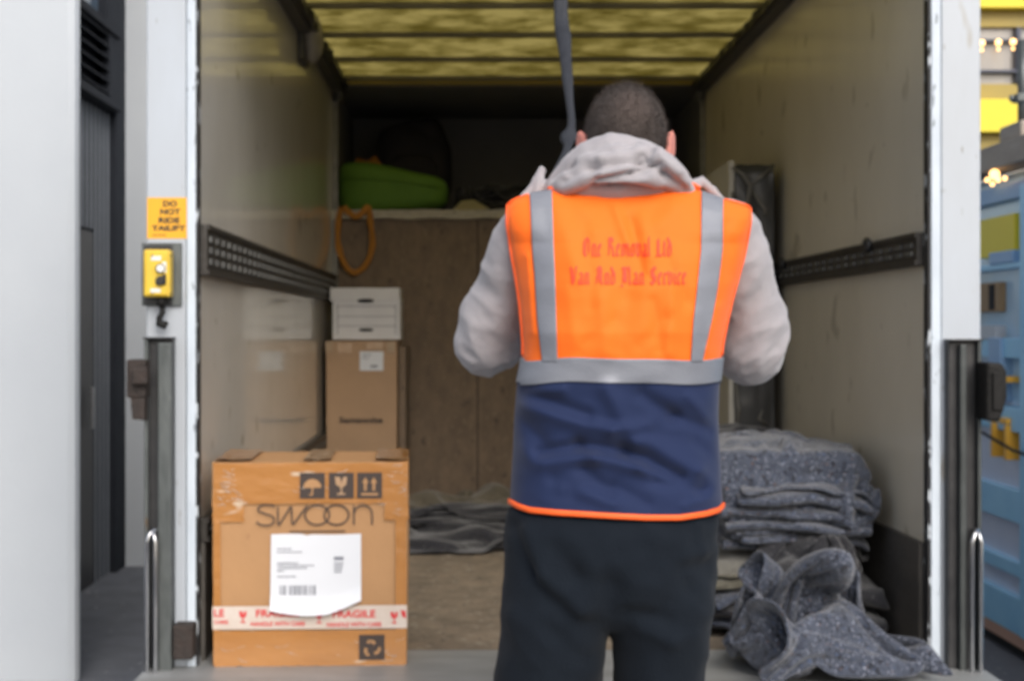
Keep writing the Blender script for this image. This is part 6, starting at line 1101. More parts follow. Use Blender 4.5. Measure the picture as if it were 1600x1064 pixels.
CLOTH['E'] = (46, 46, [
-219,26,28,26,3,-11,-21,-24,-22,-16,-10,-6,1,5,6,6,4,3,6,-3,-5,-9,-12,-16,-18,5,9,11,10,12,10,10,-12,-10,-11,-6,-2,-14,-1,2,3,4,-12,1,-2,-9,
-211,22,23,25,11,-7,-9,-19,-18,-13,-10,-5,3,1,4,2,6,-3,8,-5,-6,-9,-11,-17,-20,-9,10,11,10,11,11,10,-15,-11,-2,-14,-8,0,-1,-5,-3,13,-21,1,1,8,
-202,19,19,22,17,-8,-8,-1,-14,-11,-7,-4,0,4,-6,11,-4,2,-5,9,-9,-6,-10,-16,-21,-25,4,11,10,10,12,10,-7,-13,-9,-7,-9,-1,-10,6,0,4,-13,-1,3,-6,
-197,23,15,16,19,7,-11,-7,0,-10,-1,-7,-2,5,-8,16,-6,-4,-3,11,-3,-7,-11,-14,-18,-25,-25,15,9,10,11,12,-1,-11,-11,-7,-9,-6,-4,-11,10,9,-15,-9,6,3,
-192,18,23,17,12,11,-2,-9,-6,4,-1,-6,1,0,-6,8,3,-2,-8,6,-13,-12,-12,-9,-11,-9,-27,-10,12,11,12,10,5,-7,-12,-6,-6,-7,-9,-8,-11,13,-1,-15,0,10,
-180,13,21,20,16,-2,9,-10,-3,-1,6,-2,-5,2,7,-3,7,-5,1,-11,-13,-10,1,-5,-13,-18,-19,-18,-2,12,12,10,9,-3,-7,-5,-9,-11,-9,-8,-9,-13,13,-6,-16,1,
-172,17,21,17,12,8,0,-2,-3,0,0,4,-5,4,3,7,1,-1,-8,-7,-7,-7,-3,-10,-14,-11,-15,-22,-14,7,12,9,10,4,-2,-13,-5,-11,-12,-12,-4,-13,-11,15,-9,-19,
-155,10,23,22,13,6,2,-2,-1,-1,-7,6,-4,4,4,3,4,-9,-13,6,-18,8,5,-16,-18,-18,-11,-11,-22,-5,12,9,10,10,-11,0,-7,-12,-12,-11,-11,-7,-17,-1,15,-14,
-138,14,19,21,21,3,6,0,-3,-3,-9,-14,9,-4,14,0,-15,-5,-14,-13,-11,4,11,19,-24,-17,-14,-9,-15,-17,6,9,10,13,1,-10,-11,-9,-11,-9,-12,-10,-10,-16,9,4,
-116,22,19,17,22,6,5,6,-7,-5,-12,-19,-15,10,2,8,-17,-19,-24,-12,-10,7,18,22,-5,-18,-14,-11,-10,-15,-9,11,11,9,5,-15,1,-12,-7,-11,-10,-12,-12,-13,-16,2,
-88,26,19,21,20,13,2,9,-12,-9,-15,-23,-28,8,5,2,-28,-20,-21,-20,-4,5,19,23,11,-17,-13,-12,-10,-10,-12,0,13,3,9,-10,-8,-1,-7,-10,-8,-12,-10,-16,-17,-15,
-51,24,23,24,20,13,3,8,-10,-16,-20,-26,-34,-20,16,6,-32,-30,-21,-14,-7,7,16,20,27,-17,-10,-11,-14,-8,-6,-5,3,17,-8,4,-7,-2,-10,-7,-10,-10,-12,-16,-19,-19,
-19,31,30,23,21,16,3,3,-11,-21,-24,-29,-37,-39,7,17,-34,-28,-21,-14,-9,7,16,20,30,-20,-17,-3,-8,-10,-9,3,0,1,11,-6,-2,-1,-8,-9,-9,-10,-13,-17,-21,-23,
21,34,29,26,21,17,6,-4,-13,-23,-27,-32,-40,-48,-13,22,-24,-30,-20,-13,-8,-1,15,27,22,-17,-21,-20,-11,11,-6,4,8,4,0,-4,-2,-3,-3,-8,-9,-12,-13,-17,-22,-26,
58,36,32,27,24,14,10,-8,-15,-27,-31,-33,-41,-51,-37,18,-2,-31,-20,-16,-12,4,14,27,0,-27,-7,-16,-6,-2,3,8,1,11,4,-1,-2,-2,-7,-7,-12,-13,-13,-16,-20,-26,
93,35,35,31,21,16,1,-1,-19,-28,-34,-34,-41,-49,-49,-12,18,-23,-22,-13,-12,8,14,5,-19,-1,-14,-5,-1,-12,4,9,6,0,-2,-9,0,11,-7,-13,-8,-11,-10,-15,-18,-24,
123,36,36,31,24,10,1,-4,-18,-29,-36,-34,-39,-45,-50,-36,11,-2,-31,7,-10,-2,-11,-5,6,-10,-10,4,-13,-14,6,9,5,-15,-2,-4,14,2,-12,-11,-11,-9,-10,-5,-18,-23,
147,39,35,28,24,11,-2,-8,-18,-28,-37,-39,-33,-38,-47,-42,-21,13,-16,-7,-3,-11,-6,3,-7,-7,-15,0,0,-13,-3,7,-7,-7,-10,12,15,-12,-9,-12,-9,1,-14,-6,-18,-23,
160,40,36,25,12,19,0,-15,-20,-28,-33,-34,-39,-23,-42,-44,-19,-20,9,-20,-1,-7,0,-8,-7,-14,-5,-2,7,-15,-5,-5,-12,-2,-10,3,23,-1,-17,-8,-3,-7,-15,-7,-18,-17,
159,43,36,28,14,13,-8,-8,-24,-30,-25,-29,-37,-32,-23,-42,-15,-19,-15,-1,-10,-9,-6,-7,-18,7,-8,-8,8,-14,-15,-9,-12,0,-11,0,23,9,-13,-10,-8,-8,-14,-13,-6,-18,
149,43,38,28,18,1,2,-20,-20,-22,-30,-24,-30,-27,-32,-23,-13,-11,-14,-12,-12,-11,-13,-15,-6,-1,6,-16,8,-16,-17,-16,-4,-8,-13,-3,22,12,-9,-11,-9,-7,-5,-12,-16,-1,
132,43,34,29,19,5,-4,-17,-23,-16,-21,-27,-20,-27,-24,-20,-27,-13,-14,-13,-12,-12,-6,1,-1,-1,-4,-2,-10,-17,-17,-18,-3,-19,-14,-8,18,11,8,-15,-15,5,-4,-17,-5,-17,
125,19,36,29,18,5,-3,-13,-22,-15,-12,-18,-22,-21,-19,-19,-16,-16,-14,-13,-10,-6,-3,-7,-8,8,-7,-5,-15,-12,-21,-19,-5,-27,-3,-5,-8,18,4,1,-13,-6,-7,0,-16,-11,
99,16,31,28,18,5,-2,-6,-20,-21,-8,-5,-14,-19,-11,-15,-13,-12,-13,-9,-5,-5,-8,-8,-7,0,-1,-11,-17,-5,-29,-26,-15,-12,-9,-16,-4,10,6,12,-15,-16,11,-6,-14,-19,
99,9,2,27,16,6,-1,-2,-11,-22,-12,-1,7,-7,-13,-13,-10,-11,-8,-8,-4,-6,-8,-7,-6,-3,-4,-15,-15,-3,-32,-24,-33,-17,-8,-5,2,4,-9,14,-3,-7,-15,-3,-4,-14,
110,-16,-2,8,15,7,1,0,-3,-11,-21,2,15,-17,12,-4,-11,-7,-7,-9,-21,4,2,-6,-5,-7,-10,-15,-13,-7,-31,-33,-33,-12,-8,1,2,2,-18,7,1,-13,-9,-17,-5,8,
135,-18,-8,-18,0,2,-1,-3,-3,0,17,-13,9,-17,-1,17,-10,-17,4,-5,-10,-4,2,-1,-4,-7,-10,-15,-21,-12,-32,-33,-26,-14,-3,0,3,-10,-18,-5,2,-5,-12,2,-10,18,
157,-17,-25,-16,-10,-4,0,3,6,18,-8,5,-11,0,-12,1,4,-13,-10,-7,-7,11,7,0,-5,-8,-10,-15,-19,-26,-27,-27,-26,-16,-7,3,4,-15,-10,-8,8,-10,-2,-1,-9,-5,
176,-21,-18,-14,-7,-3,2,4,3,5,-4,-7,-6,-7,-6,-13,0,-10,-12,-12,4,11,12,2,-4,-7,-10,-15,-18,-23,-27,-28,-25,-16,-9,-1,6,-6,-8,-4,-6,2,2,-5,-6,-8,
191,-21,-17,-10,-7,-6,-4,-11,-2,-4,6,16,-5,-10,-10,-10,-16,-11,-12,-3,6,11,10,3,-5,-7,-10,-13,-18,-22,-24,-25,-23,-15,-7,-10,7,-3,-6,-8,8,-3,-8,0,-15,-17,
203,-19,-14,-10,-11,-10,-7,-6,-4,7,-9,6,12,-15,-11,-11,-14,-17,-8,1,5,9,11,0,-6,-9,-12,-14,-14,-19,-20,-22,-20,-14,-6,-6,-11,4,4,-3,-13,7,-7,-22,-22,-24,
214,-18,-11,-11,-12,-10,-6,-2,0,1,-7,-5,11,-10,-8,-13,-16,-19,-9,5,6,6,8,-7,-9,-11,-11,-14,-15,-10,-18,-20,-16,-8,-7,-4,-7,-7,-4,-3,-1,1,-25,-25,-27,-27,
222,-15,-13,-11,-13,-10,3,0,-1,-1,-7,-2,-13,7,-13,-11,-16,-19,-10,6,7,7,-4,-11,-10,-10,-11,-13,-15,-3,-20,-14,-11,-2,-9,-3,-5,-7,-4,-3,-2,-24,-24,-28,-28,-31,
203,-2,-13,-8,-5,0,3,-6,-1,0,-6,-11,-13,6,-9,-12,-17,-18,-7,9,6,-4,-11,-9,-10,-9,-10,-13,-14,-9,-14,1,-13,4,-7,-3,-5,-7,-8,-8,-10,-25,-28,-28,-29,-30,
188,-3,0,3,1,0,-1,-4,-4,-9,3,-13,-7,-12,-10,-9,-10,-9,-6,-9,7,-11,-8,-9,-9,-10,-11,-11,-6,-10,-5,-8,-1,-3,5,-5,-3,-7,-12,-14,-13,-25,-30,-32,-33,-31,
206,-9,1,3,-3,1,-3,-6,-9,5,-1,-16,-6,-9,-10,-6,-6,-10,-7,-10,-14,-13,-10,-9,-9,-8,-4,-1,-12,-4,-9,-4,10,-9,8,-8,-3,-4,-10,-18,-16,-26,-33,-36,-35,-33,
212,2,-4,2,-3,-9,-5,-2,0,6,-9,-9,-6,-7,-9,-7,-5,-9,-8,-11,-11,-14,-13,-8,-8,-4,2,-12,-12,-7,2,-7,12,-10,6,-9,-5,-3,-7,-14,-22,-28,-35,-38,-39,-34,
231,1,-5,-11,-1,-2,-5,-3,-1,4,-2,-7,-6,-8,-12,-3,-7,-9,-9,-11,-15,-14,-8,-7,-6,-1,-10,-10,-11,2,-10,5,9,-9,-2,-3,-9,-3,-3,-10,-23,-32,-37,-39,-40,-37,
250,-5,-8,-7,-2,-4,-3,-2,-1,1,1,2,-9,-17,-2,-7,-12,-9,-8,-12,-14,-15,-5,-6,-6,-11,-7,-8,-7,2,-5,-6,8,3,-9,1,-12,-3,0,-10,-21,-32,-38,-41,-41,-37,
260,-3,-8,-6,-2,-5,-2,-1,1,2,0,-2,-6,-11,-8,-14,-8,-11,-12,-18,-3,-14,-1,-13,-3,-8,-10,-12,8,-4,-3,-4,-2,11,-8,-4,-11,-5,0,-11,-20,-30,-38,-41,-40,-36,
279,-5,-9,-8,-4,-3,-1,0,1,-2,-5,-10,-11,-10,-3,-7,-14,-13,-15,-5,-16,4,-6,-9,-9,-9,-21,14,4,-6,1,-6,-7,4,7,-12,-4,-10,-3,-13,-19,-28,-35,-39,-39,-35,
298,-6,-10,-10,-4,-3,0,0,-6,-11,-11,-11,-10,-10,-9,2,-5,-16,-4,-14,-12,-12,-8,2,0,-21,-17,1,17,9,-9,3,-6,-7,0,6,-14,-5,-9,-14,-19,-25,-33,-37,-36,-33,
316,-7,-9,-11,-6,-1,-1,-11,-14,-13,-11,-11,-10,-9,-7,-12,9,-5,-17,-1,-12,-9,-12,-11,6,-12,-17,-13,12,22,3,-11,4,-3,-8,-6,2,-10,-14,-16,-18,-18,-32,-35,-33,-30,
335,-8,-6,-10,-12,-2,-11,-19,-14,-13,-11,-11,-10,-6,-7,-14,-10,9,-4,-18,5,-5,-12,-15,-6,-6,-6,-8,-5,18,12,-1,-13,-1,6,-10,-4,-1,-17,-20,-20,-14,-30,-33,-31,-28,
355,-8,-6,-9,-12,-13,-20,-19,-15,-13,-12,-11,-11,-8,-6,-15,-14,-3,3,-2,-15,10,0,-14,-4,-6,-6,-9,-2,3,4,11,-1,-7,4,-4,-5,-10,-14,-19,-22,-14,-27,-31,-29,-26,
374,-8,-6,-10,-13,-15,-17,-22,-20,-16,-15,-13,-14,-10,-8,-14,-14,-14,-3,-1,2,-7,10,9,-3,-6,-7,-10,-1,3,3,1,4,3,1,-7,-15,-12,-11,-18,-21,-12,-26,-27,-27,-24,
-438,-14,-18,-12,1,9,11,9,8,9,10,13,14,15,9,14,-2,13,9,0,4,5,8,9,14,0,-23,-22,-14,-13,-20,-10,10,8,9,2,12,20,22,29,31,32,7,22,14,-6,
-430,-10,-15,-15,-3,9,10,11,10,11,10,9,14,8,15,-5,13,-4,12,0,4,6,10,10,12,20,-21,-22,-12,-14,-20,-17,7,8,10,8,13,5,32,30,30,18,9,17,10,5,
-435,3,-9,-14,-11,10,10,11,12,12,12,0,13,15,-9,14,-7,9,-3,12,-2,12,13,14,12,14,5,-24,-15,-15,-20,-19,2,5,9,13,13,7,15,35,32,29,0,9,9,15,
-449,10,8,-9,-12,-3,14,13,12,11,12,8,-7,13,-8,17,1,-14,-1,12,9,9,14,17,18,14,17,-16,-16,-17,-21,-20,-2,5,7,11,7,20,8,28,30,29,10,9,8,9,
-461,12,7,9,-6,-8,8,15,13,10,12,10,-12,-3,-5,14,8,-18,-9,10,2,7,13,19,23,28,15,23,-19,-19,-24,-21,-5,5,8,-4,19,12,20,21,27,24,21,2,10,6,
-463,0,9,8,11,1,0,13,13,12,8,13,-1,-5,-15,-6,12,-13,-17,-1,3,11,18,20,22,24,27,27,9,-20,-25,-22,-10,4,9,-4,18,18,20,21,20,24,15,13,2,0,
-450,-13,-1,4,11,17,10,-1,11,12,12,11,7,-9,-10,-17,5,-16,15,-5,6,11,-8,17,22,26,26,29,24,-6,-22,-23,-13,1,9,8,7,24,24,22,17,19,15,10,2,-2,
-454,8,-2,-5,4,8,11,14,9,8,10,7,16,-19,-12,0,-15,12,16,8,-10,7,-9,3,17,25,29,29,28,13,-17,-22,-14,-3,6,15,18,19,23,17,28,14,13,8,-3,-7,
-461,24,7,-4,-5,13,6,11,13,3,8,13,1,-4,-20,-13,17,13,14,5,-8,-4,-2,-7,8,26,29,27,28,23,-3,-19,-12,-5,9,8,18,22,23,25,25,19,9,5,-3,-11,
-456,21,11,12,-9,11,8,3,12,3,5,9,16,-13,-16,-19,25,19,3,9,-6,-2,-6,-7,-3,25,28,27,26,24,14,-14,-9,2,12,16,14,23,19,24,22,16,8,2,-5,-13,
-443,10,24,9,2,-4,16,-6,14,4,1,5,19,-16,-20,-10,21,24,12,0,2,-4,-6,-9,-9,26,26,26,24,21,18,6,-8,10,14,21,17,13,25,21,18,12,5,1,-6,-12,
-439,23,20,7,-16,13,16,-8,11,8,-1,1,18,2,-26,-18,24,15,15,11,2,-5,-10,-12,-7,29,25,23,23,18,14,14,11,7,19,24,11,22,22,20,17,10,2,-1,-7,-11,
-423,18,1,17,-8,4,12,5,9,9,0,-3,12,15,-21,-26,5,28,13,16,3,-4,-5,-12,-8,30,27,20,19,15,12,10,17,22,18,20,23,20,21,19,14,9,4,-4,-6,-10,
-415,3,16,0,15,-7,13,9,9,8,1,-4,7,20,-8,-28,-11,16,24,13,1,-16,-5,-6,19,32,27,11,16,12,13,12,18,23,24,25,22,21,20,17,13,7,3,-1,-5,-8,
-395,-9,3,17,0,12,-4,14,10,9,3,-4,4,17,8,-23,-20,0,18,12,-5,5,-21,5,35,25,32,12,-3,15,15,14,23,21,24,25,24,21,17,16,11,3,2,1,1,0,
-382,-2,-7,0,15,-3,15,7,6,11,6,-2,2,13,17,-9,-22,-9,-15,12,0,13,-15,26,29,33,29,2,-12,10,16,15,20,28,25,21,22,18,15,9,6,3,5,3,3,0,
-375,4,-3,-9,1,15,-1,13,9,10,10,-2,2,9,17,6,-18,-14,-10,-21,-1,17,16,29,29,28,-1,13,-1,-5,15,15,23,20,20,25,17,18,13,6,8,7,4,-1,4,-1,
-360,-5,2,-3,-4,-3,4,13,15,14,10,0,2,5,13,12,-4,-15,-8,-11,-2,13,21,23,33,-12,-3,14,13,-11,16,15,19,6,24,22,19,16,13,6,5,8,6,0,4,-4,
-356,8,-1,-2,-5,-3,1,-1,9,14,10,21,0,4,9,13,-3,3,-9,-1,0,12,21,26,-11,5,-20,13,14,-7,17,18,8,0,25,26,10,20,9,6,7,7,8,-1,3,-4,
-341,-3,3,2,-8,1,-3,5,-7,6,23,15,13,0,10,12,-8,8,8,5,8,15,-9,23,-3,-25,-10,9,13,5,3,19,5,0,22,27,9,19,9,6,7,8,7,1,3,-6,
-329,-2,2,2,-5,-5,5,-3,-2,-1,9,21,4,22,3,13,-1,1,12,10,8,7,3,-15,9,-21,-19,3,14,10,8,9,8,1,21,26,13,18,5,7,9,15,13,-12,-2,14,
-315,-3,-15,-2,6,10,2,-9,7,2,-3,6,21,5,21,10,3,-7,-4,0,5,5,7,18,-18,-17,-11,-14,7,16,11,11,9,6,23,25,19,20,18,-2,0,16,15,4,-18,2,
-283,-35,-7,3,7,2,7,0,4,-3,8,-1,15,11,9,14,7,1,1,8,0,-1,-7,-24,-26,-12,-13,-7,8,20,18,14,8,19,28,24,21,13,21,14,-15,14,7,11,0,-16,
-256,-39,-12,2,6,-3,9,7,-4,-2,10,10,-2,11,15,9,8,6,7,-6,-11,-18,-24,-25,-24,-16,-8,-5,9,26,19,21,13,33,28,19,26,13,17,19,-6,-2,12,5,4,-8,
-218,-38,-34,2,-2,-1,3,14,4,0,-2,15,9,8,7,5,8,5,-13,-16,-14,-23,-27,-28,-25,-15,-9,-2,14,30,21,23,19,35,31,30,23,17,14,7,18,-13,-3,8,-2,1,
-184,-38,-35,-19,-6,1,6,16,11,1,-1,16,7,4,11,-1,3,-11,-19,-19,-18,-29,-28,-31,-25,-18,-9,1,18,33,20,27,32,38,35,27,16,24,4,9,15,-3,-11,-4,4,1,
-167,-36,-25,-15,-12,-4,3,7,13,14,7,12,13,-7,10,-2,-4,-11,-23,-26,-30,-32,-32,-30,-25,-18,-8,2,13,32,24,34,41,36,30,24,21,20,1,9,8,9,-10,-16,-5,4,
-156,-34,-11,-13,-11,-4,5,10,12,1,18,6,10,4,-2,1,-5,-16,-23,-30,-32,-36,-37,-32,-27,-19,-8,1,14,23,32,38,38,38,30,22,18,13,11,-4,12,-8,2,-18,-10,7,
-153,-28,-19,-13,-10,2,7,14,16,16,14,12,10,3,-3,-6,-3,-20,-25,-29,-33,-40,-40,-34,-28,-20,-10,2,12,22,31,36,38,35,29,22,16,17,11,-12,-6,13,-18,-2,-2,0,
-163,-25,-17,-9,3,9,14,16,18,17,17,8,10,7,-2,-7,-10,-18,-23,-28,-37,-41,-42,-36,-29,-21,-11,0,11,20,27,33,34,32,23,27,12,15,12,4,-17,0,16,-5,10,10,
-179,-21,-12,7,9,13,17,20,21,17,19,13,8,8,0,-5,-10,-19,-24,-31,-38,-43,-43,-36,-30,-21,-12,-7,12,18,24,27,30,29,20,19,19,13,12,13,0,-3,9,15,14,8,
-196,-17,10,8,10,16,21,21,19,24,22,17,11,8,-6,-1,-8,-16,-24,-36,-38,-41,-42,-36,-31,-24,-16,-6,7,19,19,17,26,31,19,15,16,11,12,13,19,4,12,16,10,-3,
-217,2,5,10,12,17,28,24,30,28,25,3,14,14,6,1,-10,-18,-23,-38,-40,-38,-36,-37,-33,-26,-17,-6,4,17,5,19,24,26,22,11,12,13,11,16,19,10,16,12,11,3,
-226,-7,7,11,18,27,30,33,33,31,28,9,4,16,9,-3,-6,-12,-25,-35,-40,-35,-38,-36,-33,-24,-16,-8,1,12,12,9,20,21,22,9,10,9,12,15,18,10,5,16,18,14,
-240,-2,4,14,24,30,35,36,36,31,31,12,-3,8,7,6,5,-13,-26,-32,-37,-39,-35,-33,-30,-22,-15,-4,1,7,11,10,10,20,16,11,5,4,8,10,18,5,6,11,17,19,
-245,-10,7,19,26,33,36,38,37,32,28,3,18,4,8,4,-1,-13,-24,-30,-29,-36,-34,-30,-26,-18,-12,-6,6,5,12,5,2,19,12,14,3,-1,-1,2,15,3,6,9,15,18,
-262,0,5,21,28,32,38,39,39,31,22,14,16,14,1,-9,6,-16,-22,-27,-33,-29,-26,-27,-21,-17,-13,5,5,9,3,9,-2,15,13,13,4,-1,-6,-5,-3,5,6,7,11,15,
-271,6,8,13,30,33,36,39,38,32,27,12,17,11,-5,6,-9,-17,-22,-27,-31,-27,-18,-22,-17,-10,1,4,10,-3,16,1,-1,10,14,13,5,-2,-6,-9,-8,-6,2,4,6,9,
-282,1,8,18,31,33,36,37,35,31,26,22,14,0,9,-2,-13,-16,-21,-27,-29,-26,-6,-21,-9,4,4,2,15,-1,14,6,-2,7,11,10,8,-2,-9,-10,-11,-11,-5,-1,3,5,
-302,4,10,20,30,32,35,35,32,28,25,20,16,10,2,-7,-10,-16,-20,-24,-25,-22,2,-4,-14,1,13,15,-3,17,4,14,5,-3,9,12,10,-2,-11,-11,-13,-13,-10,-6,0,6,
-315,3,9,19,29,31,33,32,29,26,21,19,15,11,4,-2,-12,-13,-19,-19,-25,-9,-2,10,-5,1,12,12,6,10,13,12,13,0,-1,8,13,0,-11,-11,-14,-14,-12,-11,-5,5,
-330,3,9,16,30,27,31,30,26,22,20,18,15,12,8,-2,-7,-15,-10,-20,-19,-13,1,12,14,4,15,11,16,5,11,12,12,9,1,-1,0,13,-8,-11,-14,-16,-12,-13,-12,-5,
-347,3,9,15,28,26,30,26,23,20,19,17,16,13,10,4,-10,-7,-14,-7,-7,-16,-3,6,14,21,16,19,13,7,9,10,10,11,8,1,-6,1,9,-13,-13,-16,-12,-12,-12,-10,
-360,0,13,16,20,27,27,20,22,20,18,16,15,15,12,4,2,-14,-9,-9,-6,1,-2,-2,14,24,26,15,24,11,7,4,9,11,8,8,-3,-6,0,1,-11,-16,-12,-11,-11,-8,
-371,2,17,15,20,22,20,19,19,19,16,16,14,14,12,7,3,0,-18,-9,-1,-5,5,2,18,23,27,14,26,23,8,3,5,8,11,9,-2,1,-2,-2,-5,-14,-11,-10,-10,-7,
-377,0,19,20,21,22,22,15,15,13,13,12,10,12,12,8,5,3,-3,-19,-8,5,-3,8,21,25,28,13,26,22,18,14,2,4,9,11,5,0,0,-3,-5,-12,-9,-9,-8,-5,
35,15,16,22,36,31,21,7,1,-2,-5,-6,-7,-4,-14,-7,-15,5,-5,-13,-10,-9,-8,-9,-6,27,16,19,22,18,4,15,9,5,1,-16,-18,-15,-27,-24,-22,-10,-26,2,5,1,
23,16,17,16,31,29,25,12,3,0,-6,-9,3,-12,-1,-15,-2,-14,-2,-13,-10,-9,-7,-8,-8,18,19,18,24,21,10,10,7,4,9,-4,-17,-28,-14,-20,-22,-25,-10,4,7,-8,
12,17,20,15,21,25,22,20,5,2,0,-12,-1,-2,-13,-1,-11,-14,-11,-4,-10,-7,-4,-4,-7,-7,28,16,24,25,16,9,18,-4,1,6,-14,-27,-29,-12,-15,-13,-24,12,6,4,
14,7,20,20,16,24,15,13,13,-1,9,-7,-13,-1,-16,1,-11,-9,-13,-3,-10,-8,-6,-2,1,-2,0,22,27,26,18,13,20,10,1,-9,-17,-18,-33,-20,-13,-8,-15,3,8,12,
19,12,9,13,20,18,19,8,5,12,5,-7,-7,-13,-12,-5,-14,-3,-8,-9,-9,-6,-6,-6,-4,1,0,24,27,26,17,13,21,15,2,-14,-7,-24,-25,-29,-19,-7,3,-10,9,14,
12,23,12,9,10,22,16,3,6,6,9,-1,-13,-13,-4,-16,-10,-12,-2,-10,-9,-12,1,-3,-6,-4,2,15,35,26,17,12,18,16,8,-14,-6,-17,-27,-28,-28,-7,2,5,-1,20,
14,12,18,18,15,3,15,17,8,-4,-2,7,-13,-14,-16,-9,-21,-9,-1,-14,13,-5,15,1,-5,-13,-16,3,24,34,19,9,14,17,9,-3,-19,-9,-23,-26,-28,-14,7,1,14,7,
11,20,14,11,16,16,13,4,8,11,5,-13,-10,-12,-19,-24,-18,-16,-3,15,-8,17,10,13,1,-10,-18,-19,7,31,23,9,10,13,5,3,-8,-18,-22,-27,-6,-19,-2,13,10,15,
22,8,23,10,5,14,13,9,2,13,10,2,-21,-26,-14,-26,-13,-22,12,13,-7,13,15,9,11,-10,-15,-21,-12,14,26,9,9,6,14,-12,-13,-16,-17,-15,-5,4,-8,-1,16,19,
36,-5,18,16,-1,12,12,13,-4,14,14,13,-19,-29,-31,-27,-14,-9,2,14,3,13,5,9,28,-8,-15,-17,-17,-6,19,10,7,9,11,-3,-23,-9,-19,-8,0,1,1,-3,8,19,
48,-11,7,13,11,12,-2,14,-3,13,16,19,-2,-34,-34,-37,2,-11,-10,1,15,14,6,11,26,-2,-16,-14,-14,-12,-2,15,1,10,7,0,-16,-22,1,-8,9,-1,-6,0,6,15,
53,-2,-12,15,4,7,-4,14,5,10,20,23,11,-39,-33,-39,2,-2,-9,-11,14,15,13,13,20,-2,-20,-15,-7,-8,-10,-4,9,5,-2,6,-21,-8,-2,3,5,4,-7,1,5,12,
29,3,11,-2,10,13,-11,11,8,4,22,27,22,-26,-44,-36,-19,5,-7,-5,9,16,16,17,12,2,-12,-17,-15,-5,-1,-13,-8,1,8,-8,6,-11,0,3,7,-6,1,3,3,6,
17,11,0,10,5,9,6,-11,6,9,23,30,28,-4,-50,-36,-36,-4,-1,9,9,7,17,14,11,5,-2,-12,-15,-2,-6,-12,-13,-8,-4,1,4,8,-9,4,4,4,2,1,0,1,
14,0,12,-1,11,6,14,-5,-2,2,21,32,31,13,-39,-41,-40,-17,7,9,6,12,9,12,1,0,-1,-4,15,-5,-11,-17,-9,-9,-7,-2,-1,3,8,4,8,4,2,1,-1,-5,
23,-11,1,11,0,13,-2,11,-6,2,19,32,34,21,-16,-49,-38,-28,8,7,9,0,11,3,0,8,-15,26,15,1,-14,-19,-17,0,-9,-6,6,5,7,2,-11,10,8,1,1,-4,
33,-12,-10,1,13,3,15,-9,-1,6,13,32,33,28,-2,-35,-43,-40,-3,14,11,-12,0,7,16,-12,29,18,13,1,-13,-19,-16,-11,-18,5,3,10,2,-9,-1,-10,10,15,1,-7,
35,-2,-12,-10,5,14,12,-1,-5,4,8,23,36,31,13,-27,-42,-37,-27,18,14,-5,-13,20,-5,30,24,17,8,-1,-11,-19,-21,-26,-9,2,5,3,9,-8,-10,-12,4,15,-1,1,
20,7,-4,-10,14,2,14,11,-7,2,8,11,22,40,22,-13,-41,-33,-29,-9,14,12,-18,17,32,25,20,13,7,-2,-13,-18,-26,-30,-10,0,3,7,-1,-10,-13,-11,0,14,-2,16,
24,-10,-3,-1,10,8,10,18,4,-2,11,8,10,27,36,-1,-36,-29,-21,-21,-2,11,23,19,28,19,18,12,4,-3,-17,-18,-29,-31,-14,-4,1,7,-11,-10,-11,-10,-1,7,17,12,
21,-9,0,2,4,13,16,-1,13,15,3,15,5,14,21,24,-28,-26,-17,-8,1,14,21,19,29,16,10,10,5,-6,-17,-25,-31,-32,-18,-9,5,8,-15,-14,-11,-3,4,2,8,20,
13,8,3,0,5,8,20,12,-9,25,12,7,1,23,1,17,4,-18,-12,-8,4,14,22,19,20,18,14,-15,12,-5,-20,-26,-34,-29,-19,-13,2,4,-7,-13,-14,0,5,0,9,13,
12,18,6,-4,-2,14,17,22,-8,12,21,12,2,3,14,-5,10,-2,-8,-4,15,20,23,2,5,20,13,-14,-1,13,-15,-27,-38,-22,-24,-15,-12,-5,10,-18,-3,1,-9,13,11,13,
13,9,16,-4,4,14,15,20,6,-2,19,17,14,1,-4,3,-5,1,7,13,17,15,4,0,7,18,16,-12,-3,9,-5,-26,-37,-18,-26,-21,-11,-18,3,6,-7,-5,3,13,13,10,
9,14,11,4,11,13,15,11,18,-7,13,15,9,11,3,-2,-8,8,6,9,21,11,1,0,8,17,14,-4,2,2,-7,-28,-26,-24,-23,-18,-15,-18,-4,9,0,-4,-2,10,22,14,
18,7,5,15,13,12,13,6,13,14,8,7,0,9,1,11,-9,9,2,9,9,12,15,0,12,12,10,8,5,2,-19,-19,-16,-29,-25,-22,-26,-5,-4,8,6,-1,-1,1,22,22,
14,-2,19,9,14,13,13,13,12,8,7,-1,11,-3,10,6,11,-1,11,11,-7,6,15,16,16,14,11,8,4,1,-17,-14,-20,-30,-32,-27,-19,-1,-3,4,11,11,1,-4,19,16,
12,2,13,12,10,12,13,13,10,7,3,12,-13,16,-9,16,16,9,10,6,9,3,12,18,17,15,12,8,6,3,-15,-18,-21,-28,-30,-28,-21,-1,-1,8,6,7,15,2,17,22,
14,7,6,10,11,13,13,9,11,9,10,8,-11,12,-15,1,19,10,10,15,24,6,8,17,18,15,12,8,5,-1,-8,-18,-19,-26,-26,-26,-21,-7,1,7,9,12,11,20,20,22,
14,0,5,13,14,10,10,5,11,11,7,3,11,0,-11,-7,5,12,19,25,21,14,9,18,18,16,12,8,2,-2,-8,-12,-16,-23,-30,-14,-19,-9,2,11,4,19,14,25,18,13,
14,-2,10,11,6,6,9,10,11,14,-4,11,10,2,-6,-7,-1,5,22,24,23,17,12,21,18,15,9,-3,7,3,-5,-9,-9,-22,-27,-22,0,-9,-5,4,14,21,22,8,7,3,
